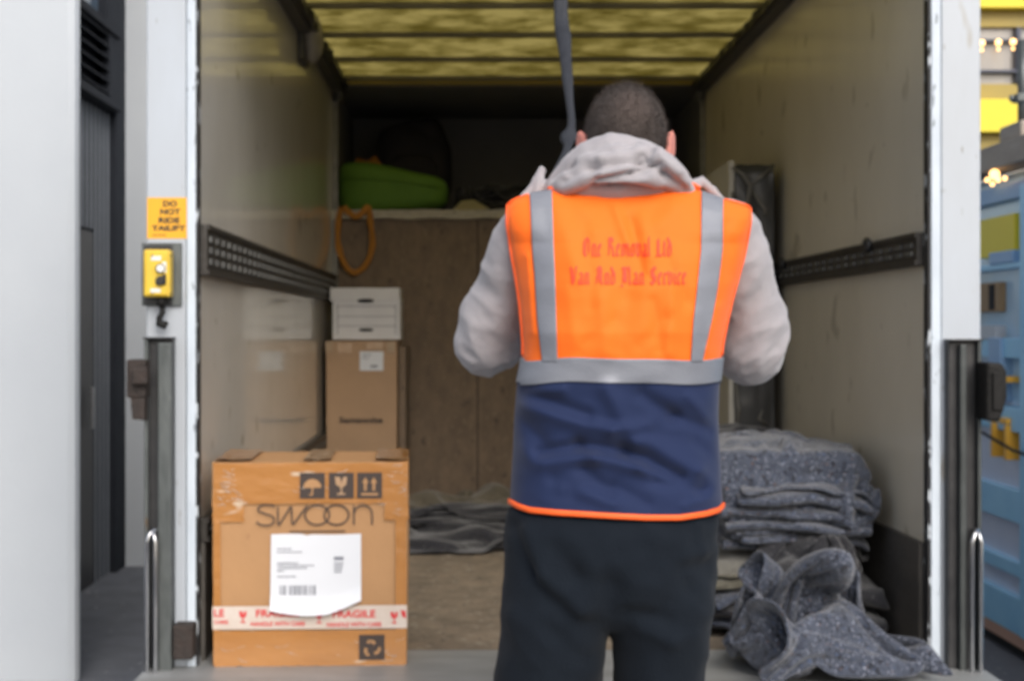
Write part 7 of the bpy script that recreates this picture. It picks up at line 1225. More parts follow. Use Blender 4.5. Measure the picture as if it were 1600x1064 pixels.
14,1,10,4,4,8,10,15,20,-9,1,3,8,5,-13,-4,3,6,22,20,23,22,19,22,15,10,2,-1,6,7,-4,-13,-6,-2,-23,-22,-10,10,0,4,1,23,4,3,2,-7,
14,14,8,4,5,13,2,18,4,3,-2,-21,-3,7,-1,10,5,-2,20,13,20,27,30,18,10,5,2,1,2,12,-13,-7,-1,6,-12,-21,-14,2,4,5,8,2,4,2,2,0,
14,17,3,10,13,3,8,-3,3,3,-1,-20,-15,6,5,7,10,13,17,12,17,29,23,17,10,4,3,0,1,9,7,-20,-3,11,-1,-19,-14,-8,0,3,5,3,8,-1,1,5,
14,15,14,10,2,2,1,-1,-1,-3,2,-18,-18,-1,4,11,19,24,16,17,14,15,22,18,9,5,4,6,14,-12,16,-15,-17,7,13,-15,-16,-12,-5,-2,5,6,9,6,2,-1,
24,5,14,5,-1,3,-2,-3,-3,12,-13,-19,1,-11,7,13,20,21,20,18,19,8,15,14,12,12,10,15,0,-14,13,-16,-18,2,14,-7,-16,-15,-11,-5,3,7,10,10,6,1,
14,14,14,1,-3,-4,-2,-1,2,15,-19,-16,-3,4,12,9,19,20,22,18,15,14,17,12,11,8,9,3,0,8,-15,-7,-12,-7,12,1,-16,-15,-14,-10,-4,8,11,12,11,6,
12,13,14,17,-3,-8,-13,-5,1,9,1,-18,0,7,7,13,16,17,20,18,6,14,23,10,9,12,12,9,-4,-15,4,-14,-12,-11,8,9,-13,-17,-16,-13,-6,2,11,12,13,10,
13,14,14,16,-5,-10,-10,-6,-3,1,2,2,8,2,10,11,10,17,19,16,5,10,24,7,14,11,14,-12,3,-17,7,-10,-9,-16,2,12,-8,-17,-16,-13,-8,-2,6,11,12,11,
14,14,15,14,-6,-12,-8,-6,-2,3,5,8,9,6,9,-1,14,14,15,6,19,8,19,16,12,18,-12,3,-15,-1,-10,5,-13,-9,-7,8,-1,-17,-14,-12,-9,-6,1,8,11,11,
14,14,15,15,-10,-11,-7,-5,1,8,8,6,0,3,12,12,-1,12,13,20,3,24,18,6,14,22,-1,-17,-19,-13,6,-3,4,-14,-11,-3,9,-13,-14,-12,-10,-8,-3,3,8,11,
14,13,15,17,-3,-16,-8,0,7,6,2,-3,2,4,8,14,15,1,22,5,15,13,19,12,12,8,15,-24,-13,-18,-10,8,2,-3,-13,-13,-4,8,-13,-11,-11,-12,-4,-1,2,7,
13,13,15,17,4,-14,-7,6,1,-5,1,1,4,6,10,8,12,17,6,23,16,10,13,11,14,3,4,-15,-18,-7,-22,-5,6,3,3,-11,-15,-10,6,-5,-13,-19,-5,-1,1,-3,
13,12,14,15,16,-10,-1,-6,-3,0,1,1,4,9,10,1,13,10,22,11,19,17,11,9,14,7,0,-21,-12,-15,-14,-18,-3,3,8,-1,-15,-14,-3,2,-6,-20,-5,-1,0,0,
13,13,5,16,15,15,-4,-7,-4,-1,0,1,2,8,11,1,8,17,10,22,14,13,15,10,10,9,-4,-23,-8,-7,-18,-11,-15,-6,2,11,-14,-11,-8,-3,1,-19,-5,0,0,0,
14,13,2,11,14,14,7,2,0,-1,-1,0,-1,6,10,6,7,11,20,9,17,14,12,13,6,7,-2,-25,-5,-8,-9,-11,-12,-12,-7,1,3,-9,-13,-4,-5,-17,-3,0,0,0,
])
CLOTH['S'] = (75, 26, [
-219,5,-2,-2,20,-15,2,3,0,3,0,-4,-3,-2,-3,-4,-1,5,10,5,3,4,0,4,4,1,
-203,4,4,3,5,4,3,4,1,-2,2,-2,-3,-3,-3,-4,0,5,8,5,4,4,2,2,3,0,
-172,5,3,4,4,4,3,4,1,-1,1,-2,-2,-3,-4,-3,-1,5,4,10,3,5,2,2,1,2,
-141,5,3,5,3,6,2,5,-1,0,1,-4,-1,-2,-6,-3,-1,5,5,11,2,6,2,3,-1,3,
-110,5,3,4,4,5,3,4,1,-1,1,-4,-1,-3,-4,-4,-2,5,3,12,6,3,3,3,0,1,
-76,3,2,4,6,2,4,4,4,-1,-2,-3,-3,-1,-5,-3,-3,4,4,9,9,2,3,4,1,3,
-47,4,2,2,3,9,3,5,1,0,-2,-2,-2,-4,-3,-3,-4,6,2,9,6,-2,7,6,3,3,
-17,6,-3,8,6,4,3,4,3,-2,0,-2,-2,-3,-6,-2,-5,7,2,1,21,-6,2,2,8,4,
15,5,7,6,3,-2,3,5,2,-1,0,-2,-4,-4,-3,-2,-7,7,3,2,16,3,3,2,4,3,
46,5,5,3,4,2,1,7,2,0,-1,-1,-7,0,-5,-3,-5,8,1,1,9,6,3,5,5,4,
75,4,4,3,5,4,3,6,2,2,-3,-2,-5,-4,-4,-4,-4,6,5,-2,10,4,4,6,8,5,
99,2,7,6,10,2,3,6,2,2,-3,-2,-7,-6,-4,-5,-1,6,3,1,6,6,6,6,8,6,
127,5,6,7,11,4,2,4,2,1,0,-4,-8,-5,-4,-5,-2,6,4,-1,8,7,4,8,8,5,
159,5,6,6,9,6,2,4,3,1,-3,-3,-7,-4,-6,-5,-3,5,0,5,8,7,5,8,8,7,
189,5,7,7,6,3,5,5,3,-1,-1,-4,-4,-5,-5,-6,-4,5,-1,7,9,5,5,7,7,6,
-172,-4,-4,6,0,4,5,7,5,-4,-5,-6,-7,-9,-6,-6,-7,1,4,2,1,2,4,3,2,3,
-139,-7,-3,3,4,3,4,7,4,-3,-4,-6,-8,-8,-6,-6,-7,1,3,2,1,3,2,4,2,2,
-108,-7,-1,0,2,6,4,8,3,-3,-5,-5,-8,-7,-7,-6,-8,2,3,2,2,3,1,4,2,3,
-74,-11,0,-1,4,4,4,8,4,-4,-5,-5,-7,-8,-7,-6,-7,2,3,2,2,2,4,1,3,3,
-60,4,1,1,4,2,5,8,4,-4,-5,-5,-7,-8,-7,-6,-8,2,4,1,2,3,4,2,4,1,
-33,1,8,1,4,2,5,7,5,-4,-5,-6,-7,-7,-7,-7,-6,2,3,1,2,3,3,3,4,2,
-24,17,-1,15,4,2,6,7,5,-4,-6,-4,-8,-7,-7,-6,-9,5,2,0,2,4,2,4,3,3,
-2,7,12,15,2,10,5,8,4,-3,-6,-6,-6,-5,-8,-8,-8,4,1,3,3,4,0,4,3,3,
18,6,18,14,8,10,6,7,4,-2,-5,-8,-6,-5,-8,-8,-8,6,-1,3,4,3,2,4,2,3,
50,10,13,14,7,11,8,5,3,-2,-3,-8,-7,-7,-8,-8,-6,6,-3,4,4,4,2,3,5,-1,
77,12,13,14,9,11,8,4,4,-2,-5,-8,-7,-8,-8,-9,-3,6,-3,2,5,4,3,4,4,0,
108,8,14,14,11,8,11,5,5,-3,-5,-10,-7,-8,-8,-8,-3,5,-3,2,4,5,5,4,3,2,
136,10,12,16,11,9,8,8,7,-5,-7,-6,-10,-8,-9,-8,-5,6,-2,2,4,5,6,7,2,3,
166,9,13,15,11,10,7,6,7,-2,-7,-6,-10,-8,-10,-7,-6,5,0,1,5,6,5,7,3,3,
195,8,14,14,11,10,8,2,6,0,-4,-6,-9,-9,-10,-9,-1,4,-2,1,5,7,5,6,4,4,
-201,0,-2,0,-2,-1,0,0,-1,-1,1,-1,-1,1,0,1,0,1,0,3,0,0,0,1,1,0,
-168,0,-1,-1,-3,-1,0,-1,1,-1,0,0,-1,1,0,1,0,1,0,3,0,1,0,0,1,1,
-135,0,-1,-1,-4,0,-1,0,1,-1,1,0,-1,0,0,1,0,1,1,2,1,0,1,0,1,0,
-100,-1,-2,-1,-2,-2,0,-1,2,1,-2,0,-2,1,1,0,1,1,1,1,1,1,0,2,0,2,
-66,-2,-1,-2,-1,-1,0,-2,2,1,-1,-2,-2,2,0,0,2,0,1,2,0,1,1,1,1,2,
-33,-2,-1,-1,0,-3,1,-2,1,1,0,-2,-3,2,0,1,1,1,0,2,1,1,0,2,1,1,
1,-1,-2,-1,1,-1,-3,-2,1,1,0,0,-1,-2,1,0,1,1,2,1,0,1,2,1,0,0,
33,0,-1,-1,0,-1,-3,-2,0,2,-1,0,0,-1,0,1,0,0,4,0,1,1,1,1,0,0,
65,0,-1,-1,-1,0,-3,-1,0,1,0,0,0,-2,1,0,0,0,4,0,1,1,2,2,0,1,
97,0,0,-1,-1,0,-3,-1,-1,2,0,0,-1,1,-1,-1,-1,2,4,-1,2,2,1,2,1,0,
130,-2,2,1,-2,1,-3,-5,1,2,-1,2,-2,1,-1,-2,-1,-1,7,0,3,1,1,2,1,2,
161,-1,2,0,-1,3,-3,-3,1,0,-1,1,-2,-1,-1,-2,0,-1,7,-1,2,2,2,3,1,2,
193,-1,1,1,3,-1,0,-4,2,0,-1,-1,-1,-1,-3,-3,2,-3,7,-1,3,3,3,1,2,2,
224,-1,2,2,2,-1,1,-3,2,0,-1,-1,-2,-2,-3,-3,0,-2,9,-3,4,3,4,1,3,0,
252,4,1,2,1,0,1,-2,2,1,0,-2,-2,-3,-3,-2,-4,1,9,-1,1,4,3,2,1,0,
-151,-9,-10,-12,-9,-8,-8,-13,-2,-1,14,7,6,12,11,10,9,4,3,-6,-6,-8,-8,-5,-4,-11,
-121,-9,-11,-9,-9,-10,-10,-10,-2,-1,9,9,10,11,10,10,9,4,3,-5,-8,-6,-7,-7,-8,-6,
-91,-9,-10,-10,-9,-10,-10,-9,-3,-1,9,9,10,11,10,10,8,5,4,-7,-7,-6,-7,-7,-8,-6,
-61,-10,-10,-9,-9,-11,-9,-10,-2,0,9,8,10,12,9,9,10,3,4,-6,-7,-6,-8,-6,-8,-5,
-31,-11,-9,-9,-11,-8,-11,-9,-2,-1,9,11,8,12,8,9,11,2,5,-6,-7,-6,-8,-6,-8,-5,
-1,-10,-9,-10,-10,-9,-8,-12,-2,1,10,8,9,11,10,9,8,2,6,-5,-6,-8,-6,-8,-4,-9,
28,-9,-9,-10,-11,-9,-8,-11,-2,1,10,8,10,10,10,9,8,3,6,-6,-6,-7,-7,-7,-6,-8,
58,-10,-8,-11,-10,-9,-9,-10,-2,0,11,8,10,10,10,9,8,2,7,-6,-6,-7,-7,-7,-6,-7,
88,-9,-9,-12,-8,-10,-9,-11,-2,1,11,8,10,9,11,12,4,3,8,-5,-8,-7,-7,-7,-6,-7,
117,-9,-9,-8,-8,-10,-11,-10,-3,1,10,11,10,9,7,8,9,1,8,-6,-7,-5,-5,-7,-7,-8,
146,-9,-9,-8,-8,-9,-11,-11,-2,1,10,11,10,7,8,9,8,0,10,-7,-7,-6,-5,-5,-8,-7,
173,-10,-6,-8,-7,-10,-10,-11,-2,2,8,11,9,8,8,9,6,1,10,-6,-7,-7,-4,-5,-8,-5,
200,-8,-7,-7,-8,-9,-9,-11,-1,2,9,8,9,9,6,5,9,3,10,-11,-3,-4,-6,-6,-3,-7,
229,-8,-7,-7,-8,-9,-9,-10,-6,4,12,8,8,9,7,5,8,1,10,-7,-5,-4,-6,-5,-5,-4,
259,-9,-6,-8,-8,-9,-10,-9,-6,2,13,9,8,9,6,6,7,3,9,-8,-5,-4,-5,-6,-4,-3,
-167,1,-1,-1,-1,-1,-2,0,0,1,1,1,1,1,0,0,-1,2,4,0,1,1,0,0,0,-1,
-135,0,0,-1,-1,-3,0,-1,0,1,2,1,0,1,1,-1,0,3,2,1,1,0,0,0,0,0,
-103,0,-1,-1,-1,0,-3,0,0,1,1,2,0,1,0,0,0,2,3,0,1,1,0,0,-1,0,
-70,-2,-1,-1,0,0,-3,-1,1,1,1,1,0,1,1,0,1,1,3,1,0,0,0,0,0,-1,
-39,-1,-1,-2,1,-1,-2,-1,0,1,2,1,0,0,1,1,1,2,2,0,0,0,-1,1,1,-1,
-7,-1,-2,-1,0,-1,-1,-1,0,1,1,1,1,0,0,1,1,2,3,-1,0,1,-1,1,0,0,
24,0,-2,0,-2,0,-2,-1,1,1,1,1,0,1,0,1,-1,3,2,1,0,1,-1,0,1,0,
56,-1,-1,-1,-2,0,-2,0,0,1,1,1,-1,4,-1,0,0,4,1,1,0,1,-2,1,0,1,
87,-1,-1,0,-1,-2,-1,-1,1,1,0,1,1,2,0,0,-1,3,2,0,1,1,-1,1,0,1,
117,1,-3,-1,1,-1,0,-4,2,1,3,-1,0,0,1,2,-3,3,3,2,-1,-1,2,1,0,-2,
147,2,-5,0,0,1,0,-4,1,2,2,-1,-2,1,2,3,-5,6,2,4,-7,1,2,3,0,-1,
178,0,-3,-1,0,3,-1,-3,2,2,0,0,-4,1,3,2,-5,8,0,3,-4,-2,4,4,-3,1,
206,-2,1,-1,0,1,0,0,2,3,-5,2,-4,1,4,-4,1,6,1,-3,4,-3,4,3,-2,2,
236,-1,0,2,-2,1,0,-1,3,1,-4,-1,1,2,-3,0,0,6,-5,2,5,2,0,-5,8,1,
266,-2,0,2,-2,0,-1,0,3,-2,-1,0,0,0,0,1,0,2,0,0,0,1,0,-1,1,-1,
223,-73,-74,-74,-79,-71,-71,-68,-7,40,82,77,80,59,76,74,67,-5,-19,-65,-71,-73,-48,-73,-72,-75,
224,-75,-74,-74,-93,-63,-66,-66,-4,41,84,75,77,59,74,75,67,-2,-28,-60,-72,-72,-55,-78,-70,-71,
225,-75,-74,-74,-96,-62,-63,-63,-9,45,82,72,75,61,75,74,69,-1,-25,-67,-71,-72,-71,-75,-68,-70,
227,-74,-74,-74,-91,-63,-64,-63,-12,43,78,71,72,67,75,75,71,1,-27,-67,-72,-73,-76,-77,-68,-67,
231,-74,-74,-73,-83,-66,-66,-67,-11,39,74,70,69,74,74,75,74,1,-30,-62,-74,-72,-76,-75,-73,-68,
234,-73,-74,-73,-74,-71,-67,-68,-14,36,70,69,71,77,75,75,75,3,-31,-67,-75,-66,-71,-78,-74,-69,
235,-72,-73,-74,-68,-74,-68,-72,-20,37,70,70,73,81,75,74,77,0,-29,-64,-76,-62,-62,-88,-77,-72,
236,-70,-73,-73,-71,-74,-70,-72,-21,35,71,73,72,84,74,76,77,-2,-27,-72,-76,-66,-67,-82,-71,-72,
236,-72,-71,-74,-76,-72,-70,-70,-21,34,73,73,74,82,75,77,76,2,-29,-65,-84,-71,-69,-71,-78,-74,
236,-72,-73,-72,-82,-73,-70,-67,-20,36,76,78,73,78,76,76,76,0,-25,-72,-72,-79,-61,-85,-64,-82,
239,-73,-73,-72,-88,-73,-69,-67,-18,41,79,79,76,70,75,75,76,8,-34,-71,-72,-71,-72,-73,-73,-74,
242,-74,-73,-73,-87,-75,-69,-65,-16,44,82,81,76,61,75,74,75,9,-34,-72,-71,-72,-72,-69,-72,-70,
245,-74,-73,-73,-84,-76,-69,-65,-14,45,84,81,76,54,74,74,74,8,-35,-70,-71,-71,-73,-65,-69,-70,
246,-72,-73,-73,-84,-72,-69,-66,-14,45,84,81,74,53,73,74,74,10,-35,-72,-71,-71,-78,-63,-66,-72,
248,-72,-73,-73,-83,-70,-67,-65,-18,47,83,79,73,52,73,75,74,7,-33,-70,-73,-70,-85,-63,-66,-66,
187,-75,-75,-78,-91,-69,-70,-68,-21,65,71,68,69,79,72,73,72,-14,-10,-71,-74,-72,-67,-77,-81,-82,
188,-74,-76,-77,-86,-72,-70,-68,-19,66,73,71,70,71,72,73,71,-12,-13,-72,-74,-73,-66,-81,-84,-84,
191,-75,-76,-75,-80,-76,-71,-68,-18,67,73,72,71,66,72,73,71,-14,-14,-72,-73,-74,-68,-81,-83,-83,
182,-66,-75,-74,-77,-74,-72,-66,-17,67,74,72,70,61,71,72,71,-15,-16,-72,-72,-74,-70,-79,-80,-78,
192,-69,-79,-75,-75,-73,-72,-65,-15,66,75,72,69,56,71,71,72,-9,-25,-72,-73,-73,-71,-76,-76,-73,
198,-73,-80,-75,-76,-74,-70,-64,-15,68,77,72,69,53,70,72,71,-11,-26,-73,-72,-73,-73,-71,-73,-69,
166,-50,-79,-81,-68,-70,-70,-65,-14,70,78,73,72,51,70,72,71,-12,-28,-73,-73,-72,-74,-70,-69,-67,
190,-65,-76,-70,-79,-84,-72,-63,-15,70,80,78,73,51,70,71,71,-12,-29,-74,-73,-73,-75,-69,-69,-68,
194,-61,-70,-88,-85,-79,-73,-64,-18,72,83,83,77,51,72,71,70,-15,-28,-74,-73,-73,-76,-72,-71,-70,
205,-74,-69,-75,-97,-82,-73,-69,-19,73,86,86,81,53,73,71,70,-19,-25,-74,-74,-73,-76,-75,-74,-74,
210,-73,-74,-75,-91,-80,-78,-72,-20,73,86,87,83,54,73,72,68,-23,-20,-73,-75,-74,-74,-77,-79,-75,
215,-73,-73,-75,-81,-76,-83,-75,-21,72,82,84,80,57,72,71,69,-27,-17,-72,-74,-74,-71,-79,-82,-77,
221,-72,-74,-73,-72,-77,-79,-77,-22,70,79,78,75,59,71,71,70,-22,-24,-72,-73,-73,-69,-81,-81,-79,
227,-72,-73,-74,-63,-77,-78,-75,-24,67,76,73,71,61,70,70,71,-20,-27,-72,-72,-73,-68,-79,-83,-78,
235,-72,-74,-74,-56,-78,-77,-76,-27,62,72,69,68,67,71,71,67,-22,-24,-71,-72,-72,-70,-77,-79,-76,
171,-70,-70,-70,-73,-68,-65,-64,-24,-19,70,68,69,77,73,73,74,25,-27,-65,-69,-69,-80,-66,-63,-61,
169,-71,-70,-70,-81,-66,-64,-63,-22,-17,71,70,70,76,73,74,73,26,-25,-68,-68,-69,-76,-65,-61,-61,
167,-70,-71,-70,-86,-65,-63,-63,-22,-17,71,71,71,79,73,73,74,26,-25,-67,-68,-69,-69,-64,-61,-62,
168,-71,-70,-70,-79,-67,-64,-64,-24,-17,70,68,70,80,73,74,75,25,-24,-66,-68,-68,-60,-65,-62,-61,
168,-70,-70,-69,-69,-68,-67,-66,-24,-18,68,66,67,81,73,74,73,29,-24,-66,-68,-68,-55,-65,-64,-63,
167,-69,-69,-69,-59,-70,-70,-68,-24,-21,68,65,68,79,73,73,74,32,-24,-68,-68,-68,-56,-69,-64,-63,
165,-68,-69,-69,-58,-72,-71,-70,-25,-19,68,66,69,81,74,73,75,31,-25,-68,-68,-69,-63,-71,-65,-62,
164,-69,-69,-69,-68,-71,-72,-70,-27,-17,71,69,72,84,75,74,75,28,-23,-68,-69,-70,-69,-71,-64,-61,
164,-69,-69,-70,-74,-75,-74,-74,-28,-15,71,73,74,93,75,75,75,27,-21,-68,-69,-70,-69,-70,-66,-62,
166,-70,-69,-70,-74,-77,-77,-77,-30,-17,73,72,76,100,75,75,74,30,-22,-68,-68,-69,-67,-70,-67,-63,
167,-69,-69,-70,-67,-77,-78,-75,-32,-21,71,72,75,100,75,75,74,27,-19,-67,-68,-69,-65,-70,-68,-65,
167,-68,-69,-69,-57,-75,-75,-77,-33,-21,68,71,74,93,75,75,74,27,-20,-66,-69,-68,-65,-70,-70,-68,
167,-69,-69,-68,-54,-70,-73,-76,-33,-20,69,72,75,82,74,76,72,28,-19,-68,-69,-69,-69,-72,-70,-70,
166,-69,-69,-69,-62,-68,-69,-72,-31,-15,73,75,77,70,75,75,73,24,-18,-67,-71,-69,-72,-71,-70,-71,
165,-69,-70,-69,-76,-66,-67,-67,-27,-9,78,79,79,60,74,74,72,25,-19,-68,-70,-69,-72,-69,-69,-71,
155,-61,-63,-64,-47,-69,-75,-73,-34,-15,61,70,75,92,72,72,70,26,-10,-63,-68,-70,-61,-79,-76,-71,
150,-61,-63,-63,-43,-69,-73,-77,-34,-16,65,69,72,90,73,72,70,27,-9,-64,-68,-71,-62,-79,-76,-72,
148,-62,-63,-64,-39,-70,-73,-76,-34,-16,65,70,72,86,72,73,70,26,-5,-66,-70,-70,-62,-79,-77,-72,
144,-62,-64,-64,-43,-69,-72,-74,-32,-14,66,69,72,83,73,72,71,25,-3,-68,-69,-71,-65,-79,-75,-72,
140,-64,-64,-65,-52,-68,-69,-70,-28,-12,66,68,73,81,72,72,72,23,1,-70,-70,-70,-70,-77,-73,-71,
135,-66,-65,-65,-63,-66,-67,-65,-27,-7,68,68,70,80,72,72,74,21,4,-71,-70,-70,-73,-75,-72,-68,
130,-66,-66,-66,-73,-65,-63,-60,-26,-4,68,67,68,82,71,73,73,25,2,-70,-70,-71,-73,-74,-69,-66,
126,-66,-66,-67,-77,-63,-62,-56,-22,-7,67,67,67,81,72,72,74,25,3,-70,-70,-71,-70,-73,-67,-65,
124,-66,-67,-66,-71,-64,-62,-58,-19,-9,66,66,66,78,72,73,73,27,2,-69,-71,-71,-67,-72,-67,-65,
122,-66,-66,-67,-62,-65,-63,-61,-20,-9,65,63,64,78,72,73,73,25,6,-70,-70,-71,-71,-71,-66,-62,
119,-65,-66,-66,-55,-67,-65,-63,-23,-8,63,63,64,79,71,73,72,26,6,-70,-70,-70,-75,-71,-66,-59,
115,-65,-66,-65,-53,-68,-67,-64,-26,-7,65,63,66,79,71,72,73,25,7,-70,-70,-70,-77,-71,-64,-61,
110,-65,-65,-66,-57,-68,-68,-66,-24,-9,68,68,68,79,71,73,73,28,4,-69,-71,-70,-77,-68,-66,-62,
105,-66,-65,-66,-64,-67,-67,-67,-24,-5,69,71,72,77,72,73,72,25,10,-71,-70,-71,-69,-68,-67,-65,
99,-66,-66,-65,-71,-67,-68,-66,-22,-7,70,74,75,80,73,74,74,25,9,-70,-71,-70,-63,-71,-68,-70,
133,-70,-71,-70,-84,-67,-63,-55,-14,23,76,75,71,59,73,70,77,18,-55,-72,-70,-71,-72,-80,-77,-70,
129,-69,-71,-70,-90,-66,-61,-56,-13,22,75,73,70,67,73,72,74,19,-54,-70,-69,-72,-68,-80,-76,-72,
127,-70,-70,-71,-96,-66,-61,-54,-14,22,75,72,72,72,73,72,75,21,-56,-68,-70,-71,-61,-80,-75,-74,
125,-70,-71,-70,-101,-67,-62,-57,-12,23,77,74,74,74,73,72,75,20,-56,-67,-70,-70,-52,-76,-75,-74,
125,-71,-70,-71,-102,-68,-63,-58,-14,25,79,78,75,72,72,73,74,19,-55,-69,-69,-68,-51,-70,-73,-74,
125,-71,-70,-70,-97,-69,-64,-60,-14,25,82,79,76,66,72,72,74,18,-55,-69,-70,-69,-55,-67,-71,-72,
126,-70,-71,-70,-89,-68,-64,-60,-15,25,82,78,76,59,72,72,73,18,-56,-70,-70,-71,-66,-66,-67,-70,
126,-70,-71,-69,-83,-66,-63,-61,-14,24,81,77,73,55,72,71,73,18,-55,-72,-71,-70,-76,-67,-67,-70,
127,-70,-70,-70,-78,-67,-63,-60,-15,24,80,75,71,54,72,72,72,18,-55,-72,-71,-70,-84,-65,-68,-70,
128,-70,-69,-70,-75,-69,-67,-59,-14,24,79,76,71,54,71,71,73,18,-55,-73,-70,-70,-86,-64,-67,-68,
130,-71,-69,-70,-72,-72,-69,-61,-15,26,82,77,72,52,71,71,72,19,-55,-75,-68,-70,-84,-62,-66,-67,
130,-70,-69,-70,-73,-74,-70,-65,-13,29,84,79,74,50,71,70,73,17,-54,-74,-69,-69,-79,-63,-62,-67,
129,-68,-70,-70,-73,-74,-70,-66,-11,31,85,79,75,46,71,73,71,17,-55,-72,-71,-69,-78,-62,-61,-64,
128,-68,-70,-69,-73,-70,-67,-65,-12,29,84,80,75,43,72,72,72,18,-56,-72,-72,-70,-79,-60,-62,-63,
127,-68,-69,-69,-72,-65,-65,-65,-17,28,82,80,76,44,72,72,72,20,-60,-70,-71,-71,-77,-61,-63,-63,
25,0,8,8,-23,0,-1,-5,24,9,-16,27,15,-2,-8,11,36,24,-24,-28,-1,1,0,-11,-24,4,
51,1,3,3,-12,-28,-6,8,20,-12,1,30,9,0,-1,2,34,26,-13,-36,0,-1,-2,-9,-24,-4,
58,-1,0,0,-9,-29,-3,3,14,-5,5,27,7,2,0,0,30,24,-23,-19,0,0,-4,-9,-23,-3,
59,-2,0,1,-6,-29,-2,-9,17,1,6,25,7,3,-2,0,23,26,-18,-17,-2,3,-6,-9,-20,-6,
61,-4,1,2,-6,-22,-8,-12,21,-1,9,21,8,3,-3,1,16,27,-3,-24,-4,3,-6,-9,-17,-11,
57,1,3,2,-5,-14,-24,-3,19,-7,18,16,8,4,-4,1,12,25,-5,3,-22,2,-6,-8,-17,-13,
67,-3,-6,-2,-2,-7,-25,-8,18,-3,18,15,1,1,6,8,5,25,-13,20,-9,-35,2,1,-17,-12,
65,-9,-2,0,-1,-10,-20,-8,18,0,14,9,6,2,0,10,3,28,-10,-11,17,-8,-1,-28,-6,-14,
59,0,-2,0,-2,-13,-11,-18,17,2,15,7,13,0,6,3,-8,28,-6,-2,-3,4,-2,-12,-19,-13,
58,-1,-2,-1,-7,-10,-7,-18,16,4,14,5,10,3,1,1,0,27,-15,-1,-4,-1,-7,-10,1,-14,
47,-3,0,-6,-1,-2,-6,-14,12,6,13,2,4,0,1,0,4,23,0,-16,-1,-2,0,-2,-3,-13,
27,-6,1,-1,14,1,-9,-15,13,7,12,2,-3,-10,3,0,11,22,-3,-13,-6,0,7,1,-4,-10,
14,2,-2,2,15,1,-8,-13,15,4,9,2,-6,-8,2,2,9,22,1,-21,-2,2,6,2,-3,-8,
17,-2,0,0,7,2,-4,-7,14,-1,7,-2,-5,-1,0,1,2,22,-7,-7,-1,0,5,0,-1,-7,
11,0,-1,0,1,2,-2,-2,9,0,3,-2,-1,1,0,1,0,22,11,-23,-2,0,1,-2,-1,-8,
102,-12,-5,-6,-12,-14,-4,-8,11,6,5,12,8,8,6,6,10,29,-20,-11,-9,-8,-9,-12,-9,-7,
105,-13,-4,-6,-11,-15,-6,-16,13,12,8,13,9,7,5,7,12,26,-19,-11,-9,-8,-8,-11,-10,-6,
105,-12,-2,-7,-9,-14,-8,-17,12,14,9,13,8,7,5,6,14,25,-19,-12,-7,-8,-8,-11,-11,-10,
110,-16,1,-8,-9,-12,-10,-22,15,16,11,11,9,6,6,7,11,25,-18,-11,-8,-8,-8,-11,-12,-11,
84,24,-10,-8,-9,-12,-11,-23,16,17,11,11,9,5,8,8,4,23,-10,-10,-9,-8,-9,-11,-12,-13,
95,-10,12,-5,-8,-14,-10,-27,21,15,12,14,7,5,8,9,0,23,-9,-8,-9,-8,-8,-12,-12,-15,
101,-25,-4,3,13,-18,-11,-23,19,14,16,13,6,2,11,9,-3,21,-4,-8,-9,-7,-7,-12,-14,-14,
109,-10,-18,1,-15,6,-15,-27,14,22,16,10,8,4,9,5,-2,23,-8,-4,-7,-6,-6,-11,-15,-13,
92,10,-24,-2,-15,8,-15,-29,15,22,17,7,9,5,6,3,7,20,-12,-4,-5,-5,-8,-9,-12,-13,
98,-7,0,-7,-9,-7,-19,-27,10,24,20,6,6,4,3,4,14,18,-14,-7,-2,-5,-7,-6,-12,-20,
84,-5,-4,-4,-4,-5,-16,-26,13,20,18,4,4,2,1,3,23,16,-15,-11,-1,-2,-5,-4,-11,-25,
81,-16,-2,-2,-2,-3,-13,-15,10,12,12,6,1,1,1,8,21,15,-16,-12,-2,-1,-2,-3,-12,-17,
69,-11,-4,-2,-1,-3,-7,-6,6,8,6,4,2,0,1,7,16,16,-12,-12,-3,0,-1,-3,-7,-11,
64,-15,-4,-1,-2,-1,-4,-10,5,14,3,2,1,-1,1,7,15,16,-10,-13,-2,0,0,-2,-3,-7,
55,-16,-4,-1,0,-3,-4,-14,1,19,6,3,1,-2,0,4,22,13,-16,-9,0,1,0,0,-1,-6,
131,-11,-9,-9,-11,-13,-8,-9,8,16,-4,5,12,10,10,9,12,15,10,-22,-10,-9,-10,-11,-4,-2,
136,-11,-8,-9,-11,-9,-8,-4,0,13,-1,7,9,10,9,10,13,2,15,-16,-10,-9,-10,-8,-6,-4,
137,-10,-7,-8,-11,-10,-8,-5,-2,13,1,8,10,10,9,9,11,2,18,-18,-8,-9,-9,-8,-8,-6,
142,-10,-9,-8,-10,-9,-10,-8,-3,17,-1,10,10,11,9,8,12,5,15,-19,-7,-9,-7,-9,-9,-8,
146,-10,-8,-9,-9,-10,-10,-11,-2,17,-1,11,10,12,9,8,12,3,13,-15,-7,-9,-7,-9,-9,-10,
147,-7,-9,-8,-8,-11,-11,-13,-5,12,7,14,10,12,8,9,11,1,11,-9,-9,-9,-7,-9,-10,-13,
146,-5,-9,-7,-6,-11,-13,-15,-7,14,8,16,12,11,7,10,8,-2,14,-8,-9,-8,-7,-10,-11,-15,
137,-3,-5,-5,-7,-11,-14,-13,-7,15,7,15,14,10,7,7,5,-3,17,-7,-8,-6,-8,-10,-12,-12,
127,-1,-4,-5,-7,-9,-12,-14,-1,14,2,15,12,10,7,5,2,1,17,-9,-5,-7,-7,-7,-11,-12,
117,-2,-2,-3,-5,-7,-11,-14,-1,15,1,14,10,9,5,3,3,5,14,-12,-3,-4,-5,-6,-9,-12,
